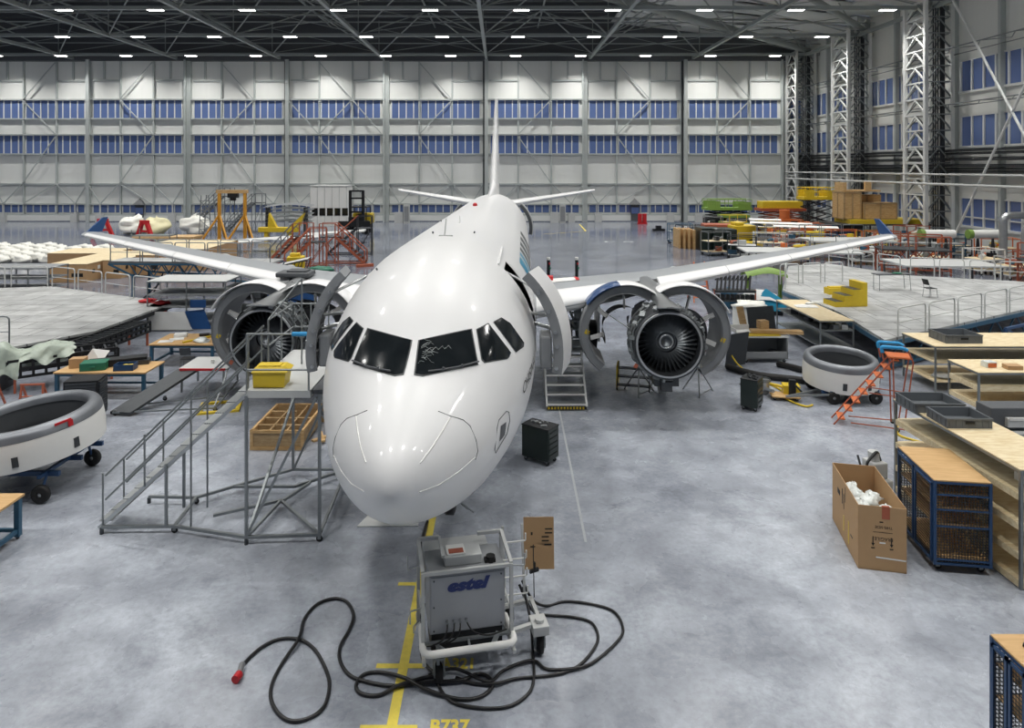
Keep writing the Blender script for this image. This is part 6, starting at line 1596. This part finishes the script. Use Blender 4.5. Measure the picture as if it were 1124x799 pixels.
put('pale grey wing slat lying behind the left wing', 'slat', 'slat_assembly', MB().grid([[(7.5 * u, .9 * v, .9 + .3 * u + .22 * math.cos(v * 1.5)) for v in (-1, -.6, -.2, .2, .6, 1)] for u in (0, .3, .6, 1)]).b2((.5, -.3, 0), (.7, .3, 1.0)).b2((6.5, -.3, 0), (6.7, .3, 1.2)), 'lgrey', (-23.5, 60.0, 0), .3)
put('second pale panel on trestles behind the left wing', 'panel', 'wing_assembly', MB().box((3, 1, 1.0), (6, 2.2, .12), 0, tilt=('Y', -.06)).b2((.5, 0, 0), (.7, 2, .8)).b2((5, 0, 0), (5.2, 2, 1.1)), 'lgrey', (-19.2, 66.5, 0), .1)
for k, (x, y, w, lab) in enumerate(((-27.0, 78.5, 5.5, 'stack of curved silver skin panels right of the gantry crane'), (-35.5, 66.5, 6.0, 'low wooden pallet platform left of the gantry crane'), (-33, 62, 3.4, 'grey parts cart left of the gantry crane feet'))):
    if k == 0:
        t = thing('skin_panel_stack', lab, 'panel stack', (x, y, 0))
        for j in range(5): MB().grid([[(w * u, v, 1.0 + .45 * j + .35 * math.sin(PI * u * .9) + .1 * v) for v in (0, .8, 1.6)] for u in (0, .2, .4, .6, .8, 1)]).build('skin_panel', M['alu'], t)
        MB().b2((.3, .2, 0), (.5, 1.4, 2.8)).b2((4.6, .2, 0), (4.8, 1.4, 2.8)).build('stack_stand', M['dsteel'], t)
    elif k == 1:
        t = thing('timber_platform', lab, 'platform', (x, y, 0)); MB().b2((0, 0, .5), (w, 2.5, .7)).build('platform_top', M['crate'], t); MB().b2((.2, .2, 0), (.5, 2.3, .5)).b2((w - .5, .2, 0), (w - .2, 2.3, .5)).build('bearer', M['crate'], t)
    else:
        t = thing('parts_cart', lab, 'cart', (x, y, 0)); MB().b2((0, 0, .4), (w, 1.4, .55)).b2((0, 0, 1.2), (w, 1.4, 1.3)).build('cart_shelf', M['steel'], t)
        for a in (0, w):
            for b in (0, 1.4): MB().bar((a, b, .1), (a, b, 1.8), .06).build('cart_post', M['steel'], t)
rail_m = 0
for k, (x, y, rx, rz_, mt, lab) in enumerate(((-40.4, 76.4, 1.45, .95, 'whitefab', 'white wrapped bundle behind the left wing tip'), (-37.6, 75.8, 1.4, .9, 'cream', 'cream wrapped bundle right of the white one'), (-33.6, 76.5, 1.5, 1.05, 'whitefab', 'rounded white cover left of the gantry crane'))):
    put(lab, 'covered load', 'covered_load', MB().blob((0, 0, .95), (rx, 1.4, rz_), 14, .3, 30 + k, flat=.05), mt, (x, y, 0))
def aframe(label, x, y, rz, s_=1):
    t = thing('red_trestle', label, 'trestle', (x, y, 0), rz)
    for d in (-1, 1):
        MB().bar((d * 1.0 * s_, 0, .05), (d * .25 * s_, 0, 1.9 * s_), .38, .3).build('leg', M['red'], t)
    MB().b2((-.5 * s_, -.15, 1.6 * s_), (.5 * s_, .15, 2.0 * s_)).build('head', M['red'], t); MB().b2((-.6 * s_, -.1, .8 * s_), (.6 * s_, .1, 1.0 * s_)).build('cross_bar', M['red'], t)
aframe('upright red trestle just behind the blue left wingtip', -41.0, 71.5, .1, 1.05); aframe('red trestle leaning in front of the cream bundle', -36.2, 70.5, -.3, 1)
stairs('grey access tower stairs behind the cream bundle', -37.5, 83, 0, 1.4, 14, .28, .28, 'steel'); stairs('grey access stairs left of the gantry crane', -31.5, 79.0, 0, 1.2, 12, .28, .26, 'steel')
t = thing('tall_ladder_frame', 'tall grey frame tower left of the yellow gantry crane', 'frame tower', (-32.2, 74, 0))
for x in (0, 1.3):
    for y in (0, 1.3): MB().bar((x, y, 0), (x * .6 + .25, y, 4.4), .08).build('post', M['steel'], t)
for z in (.8, 1.8, 2.8, 3.8): MB().bar((.1, 0, z), (1.2, 0, z), .06).bar((.1, 0, z), (1.2, 0, z - 1), .05).build('cross_bar', M['steel'], t)
t = thing('tow_tractor', 'small pale tug at the far left by the doors', 'tug', (-68.3, 83, 0))
MB().b2((0, 0, .4), (3.2, 1.6, 1.1)).b2((.2, .1, 1.1), (1.3, 1.5, 2.0)).build('tug_body', M['lgrey'], t, bevel=.08)
for x in (.6, 2.6): MB().cyl((x, 0, .4), .4, .3, 'Y').build('wheel', M['black'], t)
MB().tube((3.2, .8, .5), (5.0, .8, .4), .08).build('tow_bar', M['dark'], t)
# ---- floor items near the far doors
put('small black gadget alone on the far floor', 'device', 'floor_device', MB().b2((0, 0, 0), (1.4, .5, .25)).b2((.4, 0, .25), (1.0, .5, .6)), 'dark', (17.6, 80.5, 0))
t = thing('fire_extinguisher_cart', 'red fire extinguisher cart by the far doors', 'fire extinguisher', (17.8, 90.5, 0)); MB().cyl((.3, 0, .75), .28, 1.2).cyl((.9, 0, .75), .28, 1.2).build('cylinder', M['red'], t); MB().b2((0, -.3, .0), (1.2, .3, .2)).build('cart_base', M['red'], t)
for x, lab in ((7.8, 'pale control cabinet by the far doors right of the tail'), (-13.0, 'pale control cabinet by the far doors left of the tail')):
    t = thing('control_cabinet', lab, 'cabinet', (x, 92.3, 0)); MB().b2((0, 0, 0), (.8, .7, 2.4)).build('cabinet_body', M['lgrey'], t); MB().b2((-1.2, .1, 0), (-.1, .7, 1.4)).build('side_box', M['lgrey'], t); MB().b2((.1, -.03, .2), (.7, 0, 2.2)).build('cabinet_door', M['grey'], t)

# ================================================================ BACKGROUND, RIGHT
def scissor(label, x, y, w, h0, h1, c1, c2, c3, rz=0, railed=True):
    t = thing('scissor_lift', label, 'scissor lift', (x, y, 0), rz)
    MB().b2((0, 0, .35), (w, 1.9, h0)).build('chassis', M[c2], t, bevel=.05)
    m = MB()
    for y_ in (.1, 1.8):
        for k in range(3): z0 = h0 + (h1 - h0) * k / 3; z1 = h0 + (h1 - h0) * (k + 1) / 3; m.bar((.3, y_, z0), (w - .3, y_, z1), .1); m.bar((w - .3, y_, z0), (.3, y_, z1), .1)
    m.build('scissor_arms', M[c3], t)
    MB().b2((-.1, -.1, h1), (w + .1, 2.0, h1 + .3)).build('platform', M[c1], t)
    if railed:
        for y_ in (-.05, 1.95):
            m = MB(); m.tube((0, y_, h1 + 1.3), (w, y_, h1 + 1.3), .05).tube((0, y_, h1 + .8), (w, y_, h1 + .8), .04)
            for k in range(6): m.tube((w * k / 5, y_, h1 + .3), (w * k / 5, y_, h1 + 1.3), .04)
            m.b2((.1, y_ - .02, h1 + .3), (w * .3, y_ + .02, h1 + 1.1)); m.b2((w * .7, y_ - .02, h1 + .3), (w - .1, y_ + .02, h1 + 1.0))
            m.build('guard_rail', M[c1], t)
    for x_ in (.5, w - .5):
        for y_ in (.0, 1.9): MB().cyl((x_, y_, .35), .35, .25, 'Y').build('wheel', M['black'], t)
    return t
scissor('lime green scissor lift before the far doors', 24.9, 84, 5.4, 1.2, 2.2, 'lgreen', 'dark', 'dark')
scissor('second lime green lift chassis in front of the first', 26.0, 81.2, 3.0, 1.0, 1.5, 'lgreen', 'lgreen', 'dark', railed=False)
scissor('yellow topped orange scissor lift right of the green one', 29.6, 79, 5.0, 1.2, 2.4, 'redorange', 'dark', 'redorange', railed=False)
put('long yellow deck box riding on the orange scissor lift', 'deck box', 'deck_box', MB().b2((0, 0, 0), (4.6, 1.8, .8)), 'yellow', (29.8, 79.1, 2.7), bevel=.04)
t = scissor('orange and yellow boom lift left of the small clutter', 19.6, 66.5, 3.4, 1.5, 1.6, 'redorange', 'orange', 'dark', rz=-.1, railed=False)
t = thing('yellow_lift', 'yellow lift body in front of the orange boom lift', 'lift', (21.4, 63.9, 0)); MB().b2((0, 0, .5), (2.1, 1.8, 2.0)).b2((.2, .1, 2.0), (1.0, 1.6, 2.3)).build('lift_body', M['yellow'], t, bevel=.08)
for x in (.4, 1.7): MB().cyl((x, 0, .4), .4, .3, 'Y').build('wheel', M['black'], t)
put('yellow wheeled undercarriage in front of the yellow lift', 'cart', 'lift_base', MB().b2((0, 0, .2), (2.3, 1.4, .7)).bar((0, 0, .3), (1, -.6, .3), .15).cyl((.4, 0, .25), .25, .2, 'Y').cyl((1.8, 0, .25), .25, .2, 'Y'), 'yellow', (20.9, 61.5, 0))
# black/green tall cabinets and wooden boards
for k in range(3):
    put(['left', 'middle', 'right'][k] + ' tall dark green cabinet of three beside the yellow lift', 'cabinet', 'tall_cabinet', MB().b2((0, 0, .08), (.85, 2.4, 2.0)).b2((.1, -.03, .2), (.75, 0, 1.85)).b2((.05, .1, 0), (.8, 2.2, .08)), 'green', (17.7 + .92 * k, 61.2 - .6 * k, 0), 0, group='dark green cabinets', bevel=.04)
for k in range(4):
    put('%s upright yellow wooden crate board left of the green cabinets' % ordn[k], 'crate board', 'crate_board', MB().b2((0, 0, 0), (.16, 2.2, 1.75)), 'crate', (16.2 + .36 * k, 63.2 - .3 * k, 0), 0, group='crate boards')
put('black battery box in front of the green cabinets', 'box', 'battery_box', MB().b2((0, 0, .1), (2.0, 1.2, .7)).b2((.2, .1, .7), (1.2, 1.0, .9)).b2((0, 0, 0), (.2, 1.2, .1)).b2((1.8, 0, 0), (2.0, 1.2, .1)), 'dark', (20.0, 58.2, 0))
# yellow/orange stacked lifts and blue machine by tower
t = scissor('yellow and orange stacked lift near the second wall tower', 32.6, 74.5, 3.4, 1.4, 3.9, 'yellow', 'orange', 'dsteel')
t = thing('blue_machine', 'blue boxed machine between the stacked lift and the tower', 'machine', (35.2, 72.2, 0)); MB().b2((0, 0, .2), (2.6, 1.8, 2.6)).b2((.2, .2, 2.6), (1.2, 1.4, 3.2)).b2((.1, .1, 0), (.4, 1.7, .2)).b2((2.2, .1, 0), (2.5, 1.7, .2)).build('machine_body', M['blue'], t, bevel=.06)
MB().b2((.3, -.05, 1.0), (1.2, 0, 2.3)).b2((1.5, -.05, .6), (2.4, 0, 1.4)).build('machine_panel', M['dark'], t)
put('orange drum below the stacked lift', 'drum', 'orange_drum', MB().cyl((0, 0, .7), .7, 1.2, n=18).cyl((0, 0, 1.5), .3, .4), 'orange', (32.0, 72.6, 0)); put('orange drum behind the stacked lift foot', 'drum', 'orange_drum', MB().cyl((0, 0, 2.2), .55, .9, n=18).b2((-.5, -.5, 0), (.5, .5, 1.75)), 'orange', (31.6, 77.4, 0))
# yellow gantry beam and crates
t = thing('crate_platform', 'long yellow steel platform carrying the wooden crates', 'platform', (33.5, 66.6, 0), .0)
MB().b2((0, 0, 1.95), (7.6, 3.2, 2.35)).build('platform_beam', M['yellow'], t)
MB().b2((-1.4, -.3, 1.8), (7.6, 3.5, 1.95)).build('platform_base', M['dsteel'], t)
for x in (.3, 3.5, 7.2):
    for y in (.2, 3.0): MB().bar((x, y, 0), (x, y, 1.8), .14).build('leg', M['dsteel'], t)
def crate(label, x, y, z, w, l, h):
    t = thing('wooden_crate', label, 'crate', (x, y, z), 0, 'wooden crates by the wall')
    MB().b2((0, 0, 0), (w, l, h)).build('crate_panel', M['crate'], t)
    m = MB()
    for a in (0, w / 2, w): m.b2((a - .07, -.05, 0), (a + .07, 0, h))
    m.b2((0, -.05, h - .12), (w, 0, h + .03)); m.b2((0, -.05, 0), (w, 0, .12)); m.b2((-.05, 0, h - .1), (0, l, h + .03)); m.b2((-.05, 0, 0), (0, l, .1)); m.b2((-.05, l / 2, 0), (0, l / 2 + .14, h))
    m.build('crate_batten', M['pine'], t)
crate('large upright wooden crate on the yellow platform', 33.2, 67.2, 2.37, 1.6, 2.4, 2.6)
crate('long low wooden crate right of the upright one', 35.0, 66.9, 2.37, 3.1, 1.6, 1.6)
crate('wide wooden crate behind the low one', 34.9, 68.7, 2.37, 2.6, 1.0, 2.3)
put('wooden pallet lid resting on top of the crates', 'pallet', 'pallet_lid', MB().b2((0, 0, 0), (3.6, 2.0, .15)).b2((0, 0, .15), (.3, 1.8, .9)).b2((2.1, 0, .15), (2.7, .3, .95)), 'crate', (33.2, 67.3, 5.02))
put('yellow box below the wing tip clutter', 'box', 'yellow_box', MB().b2((0, 0, 0), (2.4, 1.2, 1.0)), 'yellow', (29.6, 68.5, 1.0)).location.z = .0
# clutter carts in the back right
rr = random.Random(77)
cols = ['steel', 'dsteel', 'lgrey', 'redorange', 'petrol', 'paper', 'grey', 'orange', 'yellow']
names = {'steel': 'steel', 'dsteel': 'dark steel', 'lgrey': 'pale grey', 'redorange': 'rust red', 'petrol': 'petrol blue', 'paper': 'white', 'grey': 'grey', 'orange': 'orange', 'yellow': 'yellow'}
def cart(label, x, y, rz, c, w, l, h, seed, group):
    r2 = random.Random(seed)
    t = thing('parts_trolley', label, 'trolley', (x, y, 0), rz, group)
    m = MB()
    for a in (0, w):
        for b in (0, l): m.bar((a, b, .1), (a, b, h), .07)
    for z in (.3, h * .6, h): 
        for b in (0, l): m.bar((0, b, z), (w, b, z), .06)
        for a in (0, w): m.bar((a, 0, z), (a, l, z), .06)
    m.bar((0, 0, .3), (w, 0, h * .6), .04)
    m.build('trolley_frame', M[c], t)
    MB().b2((0, 0, h * .6), (w, l, h * .6 + .04)).b2((0, 0, .3), (w, l, .34)).build('shelf', M['lgrey' if seed % 2 else 'ply'], t)
    for k in range(5):
        a, b = r2.uniform(.2, w - .6), r2.uniform(.1, l - .4); q = MB()
        zb = h * .6 + .04 if k < 3 else .34
        if k % 2: q.box((a + .2, b + .15, zb + .18), (r2.uniform(.3, .8), r2.uniform(.2, .5), .36), r2.uniform(0, 3))
        else: q.tube((a, b, zb + .15), (a + r2.uniform(.3, 1), b + .3, zb + .2), r2.uniform(.08, .16))
        q.build('stored_part', M[cols[(seed + k) % len(cols)]], t)
    for a in (.1, w - .1):
        for b in (.1, l - .1): MB().cyl((a, b, .1), .1, .06, 'Y', 10).build('castor', M['black'], t)
spots = [(17.2, 57.6), (18.2, 55.8), (20.7, 56.8), (23.5, 60.0), (26.2, 58.8), (22.6, 68.3), (25.4, 66.5), (28.4, 70.8), (25.6, 77.8), (24.4, 72.3), (31.2, 59.3), (33.9, 60.0), (36.4, 62.3), (35.5, 56.0), (30.2, 49.6), (33.9, 55.3), (37.0, 53.5), (27.6, 75.6), (22, 75), (18.5, 70.5), (33.2, 45.3), (35.6, 47.6), (32.2, 70.6), (18.6, 64.0), (21.2, 54.0), (29.0, 61.0), (33.3, 63.6), (27.8, 67.8), (36.6, 57.8), (26.6, 52.6), (30.6, 57.0), (16.3, 67.2), (32.8, 47.4)]
place = ['in the row just behind the right wing', 'near the right wing tip', 'among the clutter by the far right wall', 'between the lifts and the dock sections']
for k, (x, y) in enumerate(spots):
    c = cols[k % len(cols)]
    same = sorted((q for q in range(len(spots)) if cols[q % len(cols)] == c), key=lambda q: spots[q][0] / spots[q][1])
    cart('%s parts trolley in the back right clutter, %s from left of that colour' % (names[c], ordn[same.index(k)]), x, y, rr.uniform(-.4, .4), c, rr.uniform(1.8, 2.6), rr.uniform(1.1, 1.6), rr.uniform(1.4, 2.1), k, 'trolleys in the right clutter')
# white flat panels on trestles in the clutter
for k, (x, y, w, l, z, rz) in enumerate(((22.5, 62.8, 5.2, 1.4, 2.35, -.35), (25.2, 64.2, 5.5, 1.5, 1.9, -.3), (25.0, 69.8, 3.0, 1.2, 2.1, -.2))):
    t = thing('flap_panel', '%s white wing flap on trestles in the right clutter' % ['leftmost', 'middle', 'rightmost'][k], 'wing flap', (x, y, 0), rz)
    MB().grid([[(w * u, l * v, z + .12 * math.sin(PI * v) - .03 * u) for v in (0, .2, .5, .8, 1)] for u in (0, .5, 1)]).grid([[(w * u, l * v, z - .05) for v in (0, .5, 1)] for u in (0, 1)]).build('flap_skin', M['paper'], t)
    for a in (.6, w - .6): MB().bar((a, .1, 0), (a, l * .5, z - .05), .08).bar((a, l - .1, 0), (a, l * .5, z - .05), .08).build('trestle_leg', M['steel'], t)
# orange steel frames and white tubes at the right edge
def oframe(label, x, y, w, l, h, rz):
    t = thing('orange_dock_frame', label, 'dock frame', (x, y, 0), rz, 'orange dock frames')
    for a in (0, w / 2, w):
        for b in (0, l): MB().bar((a, b, 0), (a, b, h + 1.0), .11).build('post', M['redorange'], t)
    m = MB()
    for b in (0, l):
        for z in (.3, h, h + 1.0): m.bar((0, b, z), (w, b, z), .08)
        for k in range(4): m.bar((w * k / 4, b, .3), (w * (k + 1) / 4, b, h), .06); m.bar((w * (k + 1) / 4, b, .3), (w * k / 4, b, h), .06)
    for a in (0, w): m.bar((a, 0, h), (a, l, h), .08); m.bar((a, 0, .3), (a, l, h), .06)
    m.build('lacing', M['redorange'], t)
    MB().b2((-.1, -.1, h), (w + .1, l + .1, h + .08)).build('deck_surface', M['dsteel'], t)
oframe('orange dock frame behind the right dock, left one', 26.6, 43.5 + 5, 4.2, 2.0, 1.6, -.3)
oframe('orange dock frame behind the right dock, middle one', 31.3, 41.0, 3.6, 2.2, 1.7, -.35)
oframe('orange dock frame at the photo right edge', 31.4, 36.4, 3.6, 2.2, 1.5, -.3)
for k, (x, y, L) in enumerate(((31.8, 52.5, 2.4), (35.3, 52.3, 2.3))):
    t = thing('white_tube', '%s long white tube on stands under the wall windows' % ['left', 'right'][k], 'tube', (x, y, 0), -.03)
    MB().cyl((L / 2, 0, 2.35), .32, L, 'X', 20).build('tube_body', M['paper'], t); MB().cyl((0, 0, 2.35), .35, .3, 'X', 20).build('tube_cap', M['lgreen'], t)
    for a in (.6, L - .6): MB().bar((a, -.3, 0), (a, 0, 2.15), .1).bar((a, .3, 0), (a, 0, 2.15), .1).build('stand_leg', M['dsteel'], t)
t = thing('air_duct', 'large grey insulated pipe loop at the right wall', 'pipe', (36.3, 50.2, 0))
MB().bent([(0, 0, 0), (0, 0, 3.9), (4.3, .2, 3.9)], .26, 14, .5).build('duct', M['alu'], t); MB().bent([(1.1, -.6, 0), (1.1, -.6, 3.1), (4.3, -.5, 3.1)], .22, 14, .45).build('duct', M['grey'], t); MB().b2((2.2, -.4, 0), (4.1, .2, 2.5)).build('duct_box', M['dgrey'], t)
put('blue and orange bench end at the photo right edge', 'bench', 'bench_end', MB().b2((0, 0, 1.2), (2.4, 1.2, 1.35)).b2((.2, .2, 0), (.4, 1.0, 1.2)).b2((1.9, .2, 0), (2.1, 1.0, 1.2)), 'orange', (30.6, 32.6, 0), 0)
put('blue steel trestle below the front edge of the right dock', 'trestle', 'blue_trestle', MB().bar((0, 0, 0), (3.4, 1.9, .1), .1).bar((0, 0, .9), (3.4, 1.9, .9), .1).bar((0, 0, 0), (0, 0, .9), .1).bar((3.4, 1.9, 0), (3.4, 1.9, .9), .1).bar((0, 0, .9), (1.7, .95, .1), .07).bar((1.7, .95, .1), (3.4, 1.9, .9), .07), 'blue', (20.2, 27.8, 0), 0)
